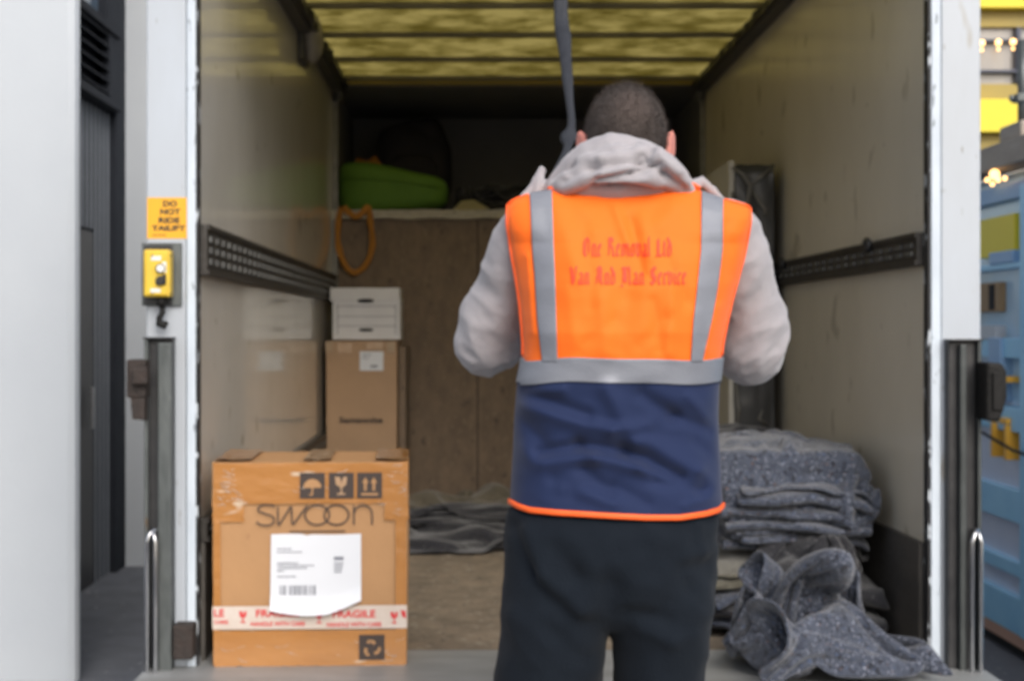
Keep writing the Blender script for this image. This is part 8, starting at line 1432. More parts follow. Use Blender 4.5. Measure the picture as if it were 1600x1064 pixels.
107,-5,0,-1,-2,-5,-10,-24,3,17,1,16,10,6,3,2,4,0,18,-10,-3,-3,-4,-5,-8,-14,
96,-6,0,0,0,-2,-9,-15,-4,18,2,12,7,4,1,1,7,-1,21,-15,-3,-1,-2,-4,-7,-10,
85,-6,0,1,0,-2,-5,-8,-6,17,2,7,5,2,0,1,11,-6,21,-14,-3,1,-2,-3,-6,-6,
71,-3,1,2,0,0,-2,-4,-5,18,0,4,1,0,0,-1,6,-2,24,-17,0,0,-1,-1,-2,7,
53,5,1,2,2,1,0,-5,4,17,-4,3,-3,-1,-1,-1,3,2,24,-17,0,0,1,2,6,-3,
179,-19,-10,-11,-7,-8,2,-22,-3,16,24,1,-5,12,11,15,18,4,25,-28,-17,-11,-9,-5,4,-15,
181,-20,-9,-9,-7,-10,-10,-4,-2,14,3,2,10,13,11,11,22,0,25,-27,-14,-11,-9,-11,-7,-6,
181,-19,-7,-9,-7,-10,-10,-6,-5,14,4,6,10,13,11,9,23,-7,28,-25,-11,-11,-9,-11,-10,-8,
181,-15,-8,-9,-7,-11,-11,-8,-5,15,4,8,11,13,11,12,17,-11,26,-13,-13,-11,-10,-12,-11,-8,
180,-9,-10,-9,-8,-11,-12,-9,-7,15,7,10,12,12,11,13,9,-12,27,-9,-10,-12,-10,-11,-12,-8,
179,-6,-10,-9,-10,-10,-12,-10,-4,17,4,11,12,12,10,11,6,-13,27,-6,-7,-11,-10,-11,-10,-10,
175,-6,-7,-6,-10,-11,-11,-14,1,15,6,12,11,11,8,8,6,-12,25,-6,-6,-7,-8,-11,-11,-10,
168,-4,-5,-4,-9,-9,-12,-20,1,15,13,12,10,9,6,7,5,-13,25,-2,-6,-9,-6,-8,-11,-13,
158,-3,-2,-4,-6,-8,-11,-15,-8,13,19,10,9,8,5,9,-3,-5,25,-4,-5,-2,-12,-7,-12,-11,
150,-4,-1,-2,-1,-9,-10,-14,-7,13,15,11,10,8,0,0,6,-8,24,-8,-2,-3,-1,-7,-13,-13,
141,0,-3,-1,-3,-4,-9,-12,-8,14,12,12,7,2,2,4,3,-8,25,-6,-6,-4,-3,-2,-8,-15,
128,-3,3,0,-1,-3,-8,-11,-6,17,6,10,5,2,2,5,-1,-6,25,-5,-6,-5,-2,1,-12,-7,
116,-3,4,1,0,-2,-6,-14,9,14,-2,9,3,1,1,-4,3,-1,24,-14,2,-2,-2,-1,0,-8,
105,1,2,2,0,-2,-3,-8,-7,16,10,4,1,1,-1,-2,8,-10,24,-6,-4,-1,-1,-1,-1,-4,
97,1,2,1,2,-1,-1,-12,-9,13,17,2,0,1,-1,-1,-1,-1,25,-9,-5,0,0,-1,-2,-3,
212,-21,-12,-10,-6,-1,-6,-21,14,16,9,0,4,6,12,23,6,22,-12,-4,-19,-19,-6,-2,-4,-16,
212,-18,-12,-9,-11,-8,-2,-18,13,14,5,4,8,9,11,20,10,20,-6,-10,-26,-8,-9,-6,-5,-11,
211,-14,-11,-10,-12,-10,-2,-20,15,12,7,12,3,10,10,18,7,17,2,-20,-12,-11,-9,-1,-15,-8,
216,-13,-13,-10,-14,-10,-4,-18,16,8,10,7,9,11,13,16,5,16,5,-18,-13,-15,-7,-4,-13,-9,
215,-10,-12,-10,-13,-8,-8,-21,15,12,11,8,10,9,16,12,4,17,6,-14,-14,-18,-1,-14,-7,-9,
214,-7,-11,-9,-13,-10,-8,-17,15,13,5,11,11,8,10,15,-2,19,5,-18,-11,-9,-2,-13,-3,-12,
209,-5,-7,-8,-9,-13,-12,-17,17,8,10,16,10,6,7,11,-5,17,7,-13,-8,-2,-10,-6,-18,-7,
208,-4,-6,-14,-9,-10,-11,-12,18,11,0,14,8,15,5,8,-3,18,1,-6,-5,-7,-20,-1,-13,-2,
202,-3,-6,-6,-11,-11,-10,-16,22,10,1,13,12,7,3,9,-2,15,1,-7,-5,-3,-17,-2,-7,-7,
193,-1,-11,-6,-3,-6,-5,-28,15,14,18,4,5,3,6,12,-6,16,4,-3,-11,-10,-3,-3,-8,-17,
185,-1,-14,-5,-3,-2,-6,-24,10,17,16,1,2,3,9,15,-8,20,3,2,-26,-7,-2,2,-6,-16,
176,-5,-10,-6,-4,3,-7,-16,12,15,7,6,-5,3,12,13,-8,24,-2,-1,-19,-11,6,7,-18,-3,
162,-10,-3,-3,-3,-2,-5,-6,13,15,-6,11,-6,2,14,-2,8,19,0,-11,-2,-15,5,5,-15,7,
152,-8,-4,-2,-5,-2,-4,-5,15,10,-5,4,6,3,1,5,7,17,-9,-5,1,-2,-5,-9,9,0,
142,-9,-6,-3,-4,-4,-4,-4,16,3,0,5,5,1,4,9,8,9,13,-21,-8,-4,-5,-3,0,-1,
])
# ================================================================ CARGO
def bump_box(x0, x1, y0, y1, z0, z1, amp=.003, seed=0, n=14, r=.006, taper=(0, 0)):
    """cardboard box: subdivided, slightly bulged and dented faces, soft edges"""
    bm = bmesh.new()
    bmesh.ops.create_cube(bm, size=1)
    bmesh.ops.subdivide_edges(bm, edges=bm.edges[:], cuts=n, use_grid_fill=True)
    sx, sy, sz = x1 - x0, y1 - y0, z1 - z0
    for v in bm.verts:
        p = v.co.copy()
        x, y, z = p
        q = Vector(((x + .5) * sx, (y + .5) * sy, (z + .5) * sz))
        w = [max(0, 1 - (2 * a) ** 2) for a in (x, y, z)]
        d = amp * (1.2 * nz(q.x * 6 + seed, q.y * 6, q.z * 6) + .6)
        off = Vector((math.copysign(d * w[1] * w[2], x) if abs(x) > .499 else 0, math.copysign(d * w[0] * w[2], y) if abs(y) > .499 else 0,
                      math.copysign(d * w[0] * w[1], z) if abs(z) > .499 else 0))
        ed = .0022 * nz(q.x * 20 + seed, q.y * 20, q.z * 20)
        t_ = 1 + taper[0] * (z + .5)
        v.co = Vector((x0 + sx / 2 + x * sx * t_, y0 + q.y, z0 + q.z)) + off + Vector((ed, 0, ed * .6 if z > 0 else 0))
    bm.verts.index_update()
    o = MB(); o.v = [v.co[:] for v in bm.verts]; o.f = [tuple(w_.index for w_ in f.verts) for f in bm.faces]
    bm.free()
    return o

# ---- big brown carton at the tail, left
YC = 4.085
bx0, bx1 = pxx(331, YC), pxx(631, YC)
bz1 = pz(722, YC)
S = YC / 2234
box1 = thing('cardboard_box', 'large brown taped carton at the van tail with a curling white label', 'box', ((bx0 + bx1) / 2, YC + .18, ZB + .003))
build('carton', bump_box(bx0, bx1, YC, YC + .36, ZB + .004, bz1, .004, 3, 16, taper=(.018, 0)), 'carton', box1)
def fx(px): return (px - 740) * S
def fz(py): return CAMZ - (py - 515) * S
YF = YC - .0065
def sheet(pts, y, mt, name, par, dy=.0009):
    return build(name, MB().prism([(fx(a), fz(b)) for a, b in pts], y - dy, y), mt, par)
def tape_sheet(x0, x1, y0, y1, y, mt, name, par, seed=0, nx=30, nz_=10, amp=.0012, rag=0.):
    m_ = MB(); vs = []
    for j in range(nz_ + 1):
        for i in range(nx + 1):
            px = x0 + (x1 - x0) * i / nx; py = y0 + (y1 - y0) * j / nz_
            if rag and j in (0, nz_): py += rag * nz(px * .09 + seed, j * 3.3, 5)
            if rag and i in (0, nx): px += rag * nz(py * .12 + seed, i * 2.1, 8)
            vs.append((fx(px), y - amp * abs(nz(px * .08 + seed, py * .10, 2.2)) - amp * .5 * abs(nz(px * .25, py * .2 + seed, 4)), fz(py)))
    m_.add(vs, [(j * (nx + 1) + i, j * (nx + 1) + i + 1, (j + 1) * (nx + 1) + i + 1, (j + 1) * (nx + 1) + i) for j in range(nz_) for i in range(nx)])
    return build(name, m_, mt, par, True, recalc=False)
tape_sheet(331, 633, 723, 786, YF, 'tape_brown', 'packing_tape', box1, 1, rag=3)
tape_sheet(330, 378, 780, 814, YF - .0004, 'tape_brown', 'packing_tape', box1, 2, 8, rag=3)
tape_sheet(597, 633, 722, 812, YF - .0006, 'tape_brown', 'packing_tape', box1, 4, 8, rag=3)
tape_sheet(332, 630, 984, 1039, YF, 'tape_brown', 'packing_tape', box1, 5, rag=3)
tape_sheet(331, 342, 800, 1036, YF - .0005, 'tape_brown', 'packing_tape', box1, 6, 4, 20)
tape_sheet(614, 631, 800, 1036, YF - .0005, 'tape_brown', 'packing_tape', box1, 7, 4, 20)
ft = tape_sheet(329.5, 632, 945, 981, YF - .0022, 'tape_white', 'fragile_tape', box1, 8, amp=.0006)
YT = YF - .0040
m_ = MB()
for body, r in (('LE', (332, 348, 949, 961)), ('FRAGILE', (397, 464, 950, 962)), ('FRAGILE', (516, 583, 952, 964)), ('CARE', (332, 354, 966, 972)),
                ('HANDLE WITH CARE', (389, 473, 969, 976)), ('HANDLE WITH CARE', (507, 592, 971, 978))):
    write(m_, body, (fx(r[0]), fx(r[1]), fz(r[3]), fz(r[2])), YT, .028)
def glass_mark(cx, cy):
    for pts in ([(-6, 10), (-1, 10), (0, 4), (2, 8), (2, 10), (6, 10), (5, 2), (1, -1), (-1, -1), (-5, 2)], [(-.9, -.8), (.9, -.8), (.9, -7), (-.9, -7)], [(-4, -7), (4, -7), (4, -9), (-4, -9)]):
        m_.add([(fx(cx + a), YT, fz(cy - b * .95)) for a, b in pts], [tuple(range(len(pts)))])
glass_mark(377, 962); glass_mark(495, 964); glass_mark(612, 965)
m_.add([(fx(a), YT, fz(b)) for a, b in ((622, 952), (630, 955), (630, 966), (624, 962))], [(0, 1, 2, 3)])
build('lettering', m_, 'ink_red', ft, recalc=False)
# handling symbols: umbrella, fragile square, this way up, recycling
def symbol(x0, y0, x1, y1, kind):
    sq = sheet([(x0, y0), (x1, y0), (x1, y1), (x0, y1)], YF - .0022, 'ink_brown', 'handling_symbol', box1)
    w_ = x1 - x0; h_ = y1 - y0; c = MB(); yy = YF - .0036
    def poly(pts): c.add([(fx(x0 + a * w_), yy, fz(y1 - b * h_)) for a, b in pts], [tuple(range(len(pts)))])
    if kind == 'umbrella':
        poly([(.14, .42)] + [(.5 - .36 * math.cos(math.pi * k / 12), .42 + .34 * math.sin(math.pi * k / 12)) for k in range(1, 12)] + [(.86, .42)])
        poly([(.47, .42), (.53, .42), (.53, .12), (.47, .12)]); poly([(.38, .12), (.53, .12), (.53, .18), (.38, .18)])
    if kind == 'glass':
        poly([(.25, .85), (.45, .82), (.5, .6), (.58, .82), (.72, .85), (.70, .55), (.54, .42), (.46, .42), (.28, .55)])
        poly([(.47, .42), (.53, .42), (.53, .2), (.47, .2)]); poly([(.34, .14), (.66, .14), (.66, .2), (.34, .2)])
    if kind == 'up':
        for cx in (.33, .67):
            poly([(cx - .05, .3), (cx + .05, .3), (cx + .05, .6), (cx - .05, .6)]); poly([(cx - .13, .6), (cx + .13, .6), (cx, .82)])
        poly([(.16, .12), (.84, .12), (.84, .2), (.16, .2)])
    if kind == 'recycle':
        for k in range(3):
            a = math.radians(90 + 120 * k)
            ca, sa = math.cos(a), math.sin(a)
            def rt(x, y): return (.5 + (x * ca - y * sa) * .36, .46 + (x * sa + y * ca) * .36)
            poly([rt(.62, -.46), rt(.86, -.24), rt(.98, .12), rt(.70, .22), rt(.62, .0), rt(.40, -.20)])
            poly([rt(.55, .16), rt(1.02, .30), rt(.62, .62)])
    build('emblem', c, 'carton' if kind != 'glass' else 'tape_dark', sq, recalc=False)
symbol(465, 738, 504, 778, 'umbrella'); symbol(510, 738, 549, 778, 'glass'); symbol(554, 738, 593, 778, 'up'); symbol(557, 991, 597, 1030, 'recycle')
# thin rounded lettering on the carton: s w o o n
def pen(m_, pts, r, y, fn):
    """round pen stroke as a flat ribbon"""
    pts = [Vector(p) for p in pts]; L = []; Rr = []
    for i, p in enumerate(pts):
        d = (pts[min(i + 1, len(pts) - 1)] - pts[max(i - 1, 0)])
        if d.length < 1e-9: d = Vector((1, 0))
        d.normalize(); nrm = Vector((-d.y, d.x)) * r
        L.append(fn(*(p + nrm), y)); Rr.append(fn(*(p - nrm), y))
    k = len(pts)
    m_.add(L + Rr, [(i, i + 1, k + i + 1, k + i) for i in range(k - 1)])
F3 = lambda a, b, y: (fx(a), y, fz(b))
m_ = MB(); yy = YF - .0032
def arc(cx, cy, rx, ry, a0, a1, n=18): return [(cx + rx * math.cos(R(a0 + (a1 - a0) * k / n)), cy - ry * math.sin(R(a0 + (a1 - a0) * k / n))) for k in range(n + 1)]
pen(m_, arc(414, 794.5, 14, 7.5, 30, 200, 14) + arc(410, 810.5, 15, 8.5, 100, -20, 10)[2:] + arc(412, 811, 14.5, 8.5, -20, -165, 12)[1:], 1.25, yy, F3)
pen(m_, [(431, 790), (431, 818), (433, 819), (451, 790), (452, 790), (453, 817), (455, 818), (477, 788)], 1.25, yy, F3)
for cx in (493, 523): pen(m_, arc(cx - 1, 803.5, 19, 15.5, 0, 360, 30), 1.25, yy - .0001 * cx / 500, F3)
pen(m_, [(549, 819), (549, 789)], 1.25, yy, F3)
pen(m_, arc(563.5, 802, 14, 13, 180, 0, 16) + [(577.5, 819)], 1.25, yy - .00012, F3)
pen(m_, [(449, 829), (536, 829)], 1.0, yy, F3)
build('lettering', m_, 'ink_brown', box1, recalc=False)
# white label, lower edge curling away
m_ = MB(); vs = []; nx, ny = 30, 30
for j in range(ny + 1):
    for i in range(nx + 1):
        u = i / nx; v = j / ny
        xl_ = 420.5 - 1.5 * v; xr_ = 560 + .5 * v
        yb_ = 951 + 7 * math.sin(math.pi * min(1, u * 1.15)) 
        if u > .62: yb_ = min(yb_, 957 - (u - .62) ** 1.1 * 60)
        py = 833.5 + (yb_ - 833.5) * v + (2.2 * math.exp(-((u - .40) / .03) ** 2) if v < .03 else 0) - .8 * math.sin(u * 7) * (1 - v)
        px = xl_ + (xr_ - xl_) * u
        curl = .024 * max(0, (v - .78) / .22) ** 1.6 * (.5 + .5 * math.sin(u * 3.0 + .2)) + .03 * max(0, u + v * .6 - 1.36) ** 1.5
        vs.append((fx(px), YF - .0032 - curl - .0007 * abs(nz(u * 3, v * 3, 1)), fz(py)))
m_.add(vs, [(j * (nx + 1) + i, j * (nx + 1) + i + 1, (j + 1) * (nx + 1) + i + 1, (j + 1) * (nx + 1) + i) for j in range(ny) for i in range(nx)])
lb = build('address_label', m_, 'paper', box1, True, recalc=False)
m_ = MB(); yy = YF - .0046
for (a, b, c_) in ((430, 452, 856), (430, 468, 861), (430, 463, 878), (430, 488, 882), (431, 476, 886), (430, 441, 890), (430, 460, 899)):
    x = a
    while x < b:
        w_ = rnd.uniform(2, 6); m_.box(fx(x), fx(min(b, x + w_)), yy - .0003, yy, fz(c_ + 1.1), fz(c_ - .9)); x += w_ + 1.2
build('small_print', m_, 'ink_grey', lb)
m_ = MB(); x = 434
random_w = random.Random(3)
while x < 490:
    w_ = random_w.choice((.9, 1.3, 2.2, 3.0))
    if not (443 < x < 447): m_.box(fx(x), fx(x + w_), yy - .0003, yy, fz(928), fz(913))
    x += w_ + random_w.choice((1.0, 1.5, 2.0))
build('barcode', m_, 'ink_grey', lb)
m_ = MB().box(fx(518), fx(533), yy - .0003, yy, fz(874), fz(868.5)); 
for k in range(4): m_.box(fx(518), fx(533 - k), yy - .0003, yy, fz(880 + k * 4.4), fz(878 + k * 4.4))
build('stamp_mark', m_, 'ink_grey', lb)
box1.rotation_euler.z = R(2.3)
# tape over the top, crumpled and dark
def topstrip(x0, x1, mt, seed):
    m_ = MB(); vs = []; nx, ny = 8, 10
    for j in range(ny + 1):
        for i in range(nx + 1):
            x = fx(x0 + (x1 - x0) * i / nx); y = YC + .002 + .355 * j / ny
            vs.append((x, y, bz1 + .0065 + .008 * abs(nz(x * 30 + seed, y * 30, seed))))
    m_.add(vs, [(j * (nx + 1) + i, j * (nx + 1) + i + 1, (j + 1) * (nx + 1) + i + 1, (j + 1) * (nx + 1) + i) for j in range(ny) for i in range(nx)])
    build('packing_tape', m_, mt, box1, True, recalc=False)
topstrip(332, 388, 'tape_brown', 1); topstrip(470, 512, 'tape_dark', 2); topstrip(582, 634, 'tape_brown', 3)
m_ = MB()                                                # pale threads drawn as highlights on crinkled film at the edges
rr_ = random.Random(11)
for k in range(80):
    side = rr_.random()
    if side < .35: px, py = rr_.uniform(336, 372), rr_.uniform(724, 790)
    elif side < .6: px, py = rr_.uniform(600, 630), rr_.uniform(724, 800)
    elif side < .85: px, py = rr_.uniform(340, 620), rr_.uniform(1000, 1036)
    else: px, py = rr_.uniform(450, 600), rr_.uniform(726, 790)
    a = rr_.uniform(-.6, .6) + (1.0 if px < 380 else 0) * rr_.choice((0, 1)); L_ = rr_.uniform(4, 22)
    dx, dy = math.cos(a) * L_, math.sin(a) * L_ * .6
    px2 = min(max(px + dx, 333), 631); py2 = min(max(py + dy, 724), 1037)
    r = rr_.uniform(.0003, .0008)
    m_.tube([(fx(px), YF - .0012, fz(py)), (fx((px + px2) / 2), YF - .0022 - r, fz((py + py2) / 2 + rr_.uniform(-2, 2))), (fx(px2), YF - .0012, fz(py2))], r, 5)
build('film_highlights', m_, 'film', box1, True)

# ---- tall pale carton and white archive box standing on it, back left
Y7 = 7.45
a0, a1 = pxx(508, Y7), pxx(619, Y7)
tc_ = thing('cardboard_box', 'tall pale brown carton in the back left corner under the white archive box', 'box', ((a0 + a1) / 2, Y7 + .2, ZB + .002))
zt7 = pz(533, Y7)
a0 = max(a0, XL + .03)
build('carton', bump_box(a0, a1, Y7, Y7 + .42, ZB + .003, zt7, .004, 9, 12, taper=(.02, 0)), 'carton_pale', tc_)
def rect(name, r, mt, par, Y, dy=.0012):
    return build(name, MB().box(pxx(r[0], Y), pxx(r[1], Y), Y - dy, Y, pz(r[3], Y), pz(r[2], Y)), mt, par)
yq = Y7 - .0062
lab7 = rect('address_label', (562, 599, 549, 579), 'paper', tc_, yq - .002)
m_ = MB().box(pxx(579, yq), pxx(590, yq), yq - .0042, yq - .0034, pz(574, yq), pz(570.5, yq))
m_.box(pxx(566, yq), pxx(580, yq), yq - .0042, yq - .0034, pz(555, yq), pz(553.6, yq)).box(pxx(566, yq), pxx(576, yq), yq - .0042, yq - .0034, pz(560, yq), pz(558.6, yq))
build('small_print', m_, 'ink_grey', lab7)
rect('packing_tape', (509, 520, 533, 550), 'tape_pale', tc_, yq); rect('packing_tape', (527, 550, 534, 552), 'tape_dark', tc_, yq - .0002, .0008)
rect('packing_tape', (572, 598, 534, 547), 'tape_dark', tc_, yq - .0002, .0008); rect('packing_tape', (605, 617, 534, 552), 'tape_pale', tc_, yq)
m_ = MB(); write(m_, 'Samsonite', (pxx(530, yq), pxx(598, yq), pz(661, yq), pz(651, yq)), yq - .0015, .03)
build('lettering', m_, 'ink_brown', tc_, recalc=False)
# dark flat carton leaning beside the tall carton
fc = thing('flat_carton', 'dark brown folded flat carton tucked beside the tall pale carton', 'box', (a1 + .02, 7.6, ZB))
build('board', bump_box(a1 + .010, a1 + .045, 7.55, 8.03, ZB + .002, pz(541, 7.55), .002, 5, 6), 'ply', fc)
# archive box
YA = 7.5
s0, s1 = pxx(520, YA), pxx(625, YA)
zA = pz(527, YA); zt7b = zt7 + .004
ab = thing('archive_box', 'white lidded archive box on top of the tall pale carton', 'box', ((s0 + s1) / 2, YA + .18, zt7b))
build('base', bump_box(s0, s1, YA, YA + .30, zt7b + .004, pz(466, YA), .002, 21, 8), 'carton_white', ab)
build('lid', bump_box(s0 - .012, s1 - .004, YA - .012, YA + .312, pz(470, YA), pz(450, YA), .0015, 4, 8), 'carton_white', ab)
def hole(x0, x1, y0, y1, Y, nm):
    pts = []
    cx, cy = (x0 + x1) / 2, (y0 + y1) / 2
    for k in range(16):
        a = 2 * math.pi * k / 16
        pts.append((cx + (x1 - x0) / 2 * max(-1, min(1, 1.2 * math.cos(a))), cy + (y1 - y0) / 2 * math.sin(a)))
    build(nm, MB().prism([(pxx(a, Y), pz(b, Y)) for a, b in pts], Y - .0012, Y), 'black_gap', ab)
hole(559, 584, 467, 473, YA - .0155, 'lid_handle'); hole(561, 583, 513, 518, YA - .0035, 'hand_hole')
m_ = MB(); ya = YA - .0045
for y in (478, 494, 509): m_.box(pxx(527, YA), pxx(619, YA), ya - .0006, ya, pz(y + .9, YA), pz(y, YA))
m_.box(pxx(617.6, YA), pxx(618.6, YA), ya - .0006, ya, pz(522, YA), pz(476, YA)); m_.box(pxx(527, YA), pxx(528, YA), ya - .0006, ya, pz(522, YA), pz(476, YA))
build('printed_lines', m_, 'ink_grey', ab)

# ---- tall film-wrapped slab against the right wall
wr = thing('wrapped_board', 'tall upright panel wrapped in black and clear film against the right wall', 'panel', (1.16, 6.4, ZB))
build('board', bump_box(1.074, 1.095, 6.01, 6.76, ZB + .002, pz(252, 6.01), .002, 2, 8), 'board_grey', wr)
wb = bump_box(1.0955, 1.262, 6.0, 6.74, ZB + .002, pz(258, 6.0), .010, 6, 34)
wb.v = [(x + .008 * nz(x * 12, y * 9, z * 7), y - .022 * abs(nz(x * 10 + 3, 1, z * 9)) if y < 6.06 else y, z + (.02 * nz(x * 20, y * 5, 2) if z > 2.2 else 0)) for x, y, z in wb.v]
build('film_wrap', wb, 'wrap_black', wr, True)
m_ = MB()
for pts in ([(1143, 262), (1160, 272), (1172, 290), (1166, 330), (1158, 352)], [(1172, 290), (1190, 276), (1204, 262)], [(1176, 300), (1188, 318), (1196, 328), (1194, 338)],
            [(1144, 300), (1150, 330), (1147, 380)], [(1192, 640), (1186, 655), (1200, 662)], [(1150, 600), (1154, 640), (1150, 690)], [(1170, 540), (1180, 560), (1176, 590)], [(1182, 380), (1190, 420), (1186, 470)]):
    m_.tube([P(a, b, 5.975) for a, b in pts], [.004] + [.009] * (len(pts) - 2) + [.003], 8, squash=.4)
build('film_folds', m_, 'film_fold', wr, True)

# ---- on the luton shelf
def sq(v, p): return math.copysign(abs(v) ** p, v)
def pillow(c, r, n=(.55, .6), seed=0, amp=.02, fn=None, nu=48, nv=28):
    vs = []
    for i in range(nv + 1):
        a = math.pi * (i / nv - .5)
        for j in range(nu):
            b = 2 * math.pi * j / nu
            p = Vector((r[0] * sq(math.cos(a), n[0]) * sq(math.cos(b), n[1]), r[1] * sq(math.cos(a), n[0]) * sq(math.sin(b), n[1]), r[2] * sq(math.sin(a), n[0])))
            d = 1 + amp * 4 * nz(p.x * 5 + seed, p.y * 6, p.z * 9)
            p = Vector((p.x * (1 + amp * nz(p.z * 9, seed, 1)), p.y * d, p.z * d))
            if fn: p = fn(p)
            vs.append(Vector(c) + p)
    fs = [(i * nu + j, i * nu + (j + 1) % nu, (i + 1) * nu + (j + 1) % nu, (i + 1) * nu + j) for i in range(nv) for j in range(nu)]
    m_ = MB().add(vs, fs); return m_
zs = 2.272
gb = pillow((-.465, 8.32, zs + .132), (.318, .17, .132), (.42, .55), 3, .02, lambda p: Vector((p.x, p.y, p.z * (1 - .22 * (p.x / .318)) - .03 * p.x / .318 * (1 if p.z > 0 else 0))))
gbag = thing('holdall', 'lime green zipped holdall lying at the left end of the high shelf', 'bag', (-.465, 8.32, zs))
build('bag_body', gb, 'green_cloth', gbag, True)
m_ = MB().tube([(-.76, 8.16, zs + .185), (-.6, 8.143, zs + .190), (-.4, 8.14, zs + .168), (-.2, 8.155, zs + .135)], .004, 8)
build('zip', m_, 'green_cloth', gbag, True)
bp = pillow((-.36, 8.68, zs + .30), (.23, .17, .29), (.7, .75), 8, .06)
rk = thing('rucksack', 'bulky black rucksack behind the green holdall', 'bag', (-.36, 8.68, zs))
build('bag_body', bp, 'black_cloth', rk, True)
build('pocket', pillow((-.36, 8.52, zs + .24), (.15, .07, .14), (.7, .75), 2, .05), 'black_cloth', rk, True)
bp = pillow((-.64, 8.62, zs + .13), (.13, .14, .128), (.7, .75), 5, .08)
tag(build('orange_strap_bundle', MB().tube([(-.72, 8.46, zs + .27), (-.68, 8.44, zs + .32), (-.62, 8.44, zs + .30), (-.58, 8.45, zs + .335), (-.55, 8.46, zs + .30), (-.60, 8.47, zs + .262), (-.68, 8.47, zs + .262)], [(.025, .014)] * 7, 10), 'orange_web', smooth=True),
    'orange strap bundle lying behind the green holdall', 'strap')
tag(build('dark_sack', bp, 'black_cloth', smooth=True), 'small black sack in the corner behind the green holdall', 'bag')
m_ = MB()
c0 = P(697, 327, 8.12); 
m_.add([(-.12, 8.12, zs + .004), (.03, 8.10, zs + .004), (.09, 8.16, zs + .02), (.0, 8.22, zs + .075), (-.07, 8.20, zs + .065), (-.1, 8.3, zs + .004), (.08, 8.3, zs + .006)],
       [(0, 1, 3, 4), (1, 2, 3), (0, 4, 5), (3, 2, 6), (4, 3, 6, 5)])
o_ = tag(build('folded_card', m_, 'cream'), 'small folded cream card beside the right end of the green holdall', 'card')
shade(o_, [('SOLIDIFY', dict(thickness=.003))])

def cloth(name, key, mt, loc, scale=(1, 1, 1), rz=0., th=.007, label=None, cat=None, group=None, parent=None, flip=False, rows=None):
    n, m, s = CLOTH[key]
    b = np.array(s).reshape(3, n, m)
    v = (np.cumsum(b, axis=2) / 1000.).transpose(1, 2, 0).reshape(-1, 3)
    if rows:
        v = v.reshape(n, m, 3)[rows[0]:rows[1]].reshape(-1, 3); n = rows[1] - rows[0]
    v = v * np.array(scale)
    if flip: v[:, 0] *= -1
    c_, s_ = math.cos(rz), math.sin(rz)
    v = np.stack([v[:, 0] * c_ - v[:, 1] * s_, v[:, 0] * s_ + v[:, 1] * c_, v[:, 2]], 1) + np.array(loc)
    if loc[1] < 8 : v[:, 0] = np.where(v[:, 1] > YO - .02, np.minimum(v[:, 0], XR - .018), v[:, 0])
    m_ = MB().add(v.tolist(), [(i * m + j, i * m + j + 1, (i + 1) * m + j + 1, (i + 1) * m + j) for i in range(n - 1) for j in range(m - 1)])
    o = build(name, m_, mt, parent, True, base=loc, recalc=False)
    shade(o, [('SOLIDIFY', dict(thickness=th, offset=0)), ('SUBSURF', dict(levels=1, render_levels=2))])
    return tag(o, label, cat, group)

cloth('blanket', 'A', 'felt_dark', (.22, 8.50, zs + .004), (1.0, .85, 1.5), .1, label='dark rumpled blanket on the high shelf right of the cream card', cat='blanket', group='blankets on the high shelf')
cloth('blanket', 'A', 'felt_dark', (.80, 8.55, zs + .004), (1.0, .85, 1.9), 2.9, label='dark heaped blanket on the high shelf behind the head of the man', cat='blanket', group='blankets on the high shelf')
# orange webbing loop from the shelf
pts = [P(534, 324, 8.015), P(529, 345, 8.015), P(528, 380, 8.02), P(536, 408, 8.02), P(549, 425, 8.02), P(562, 423, 8.02), P(575, 408, 8.02), P(582, 382, 8.02), P(579, 350, 8.015), P(575, 324, 8.015),
       P(566, 333, 8.0), P(556, 339, 8.0), P(546, 333, 8.0), P(536, 323, 8.0)]
def smoothpath(pts, k=5):
    out_ = []
    n = len(pts)
    for i in range(n - 1):
        p0, p1, p2, p3 = pts[max(i - 1, 0)], pts[i], pts[i + 1], pts[min(i + 2, n - 1)]
        for j in range(k):
            t_ = j / k
            out_.append(.5 * ((2 * p1) + (-p0 + p2) * t_ + (2 * p0 - 5 * p1 + 4 * p2 - p3) * t_ ** 2 + (-p0 + 3 * p1 - 3 * p2 + p3) * t_ ** 3))
    return out_ + [pts[-1]]
lp_ = smoothpath(pts)
m_ = MB().tube(lp_, [(.005, .017 + .006 * nz(i * .3, 1, 1)) for i in range(len(lp_))], 8, side=(0, 1, 0))
tag(build('webbing_loop', m_, 'orange_web', smooth=True), 'orange webbing loop hanging down from the shelf edge', 'strap')

# ---- dark pull strap of the roller shutter, with a knot
pts = [Vector((.235, 3.86, 2.98)), P(876, 0, 3.80), P(882, 70, 3.68), P(889, 150, 3.50), P(893, 190, 3.40), P(889, 215, 3.34), P(886, 235, 3.26), P(877, 255, 3.20), P(868, 275, 3.14), P(868, 300, 3.10), P(872, 360, 3.085), Vector((.192, 3.09, 1.70)), Vector((.20, 3.05, 1.55))]
pp_ = smoothpath(pts, 9)
rad = []
for i, p in enumerate(pp_):
    h = p.z
    w_ = .019 if h > 2.35 else .019 - .009 * min(1, (2.35 - h) / .2)
    kn = math.exp(-((p - pts[5]).length / .028) ** 2)
    w_ += .010 * kn
    rad.append((.006 + .004 * abs(nz(h * 9, 2, 2)) + .010 * kn, w_ * (1 + .25 * nz(h * 12, 4, 4))))
tag(build('pull_strap', MB().tube(pp_, rad, 12, side=(.2, 1, 0)), 'strap', smooth=True), 'long dark webbing strap with a knot hanging from the van roof', 'strap')

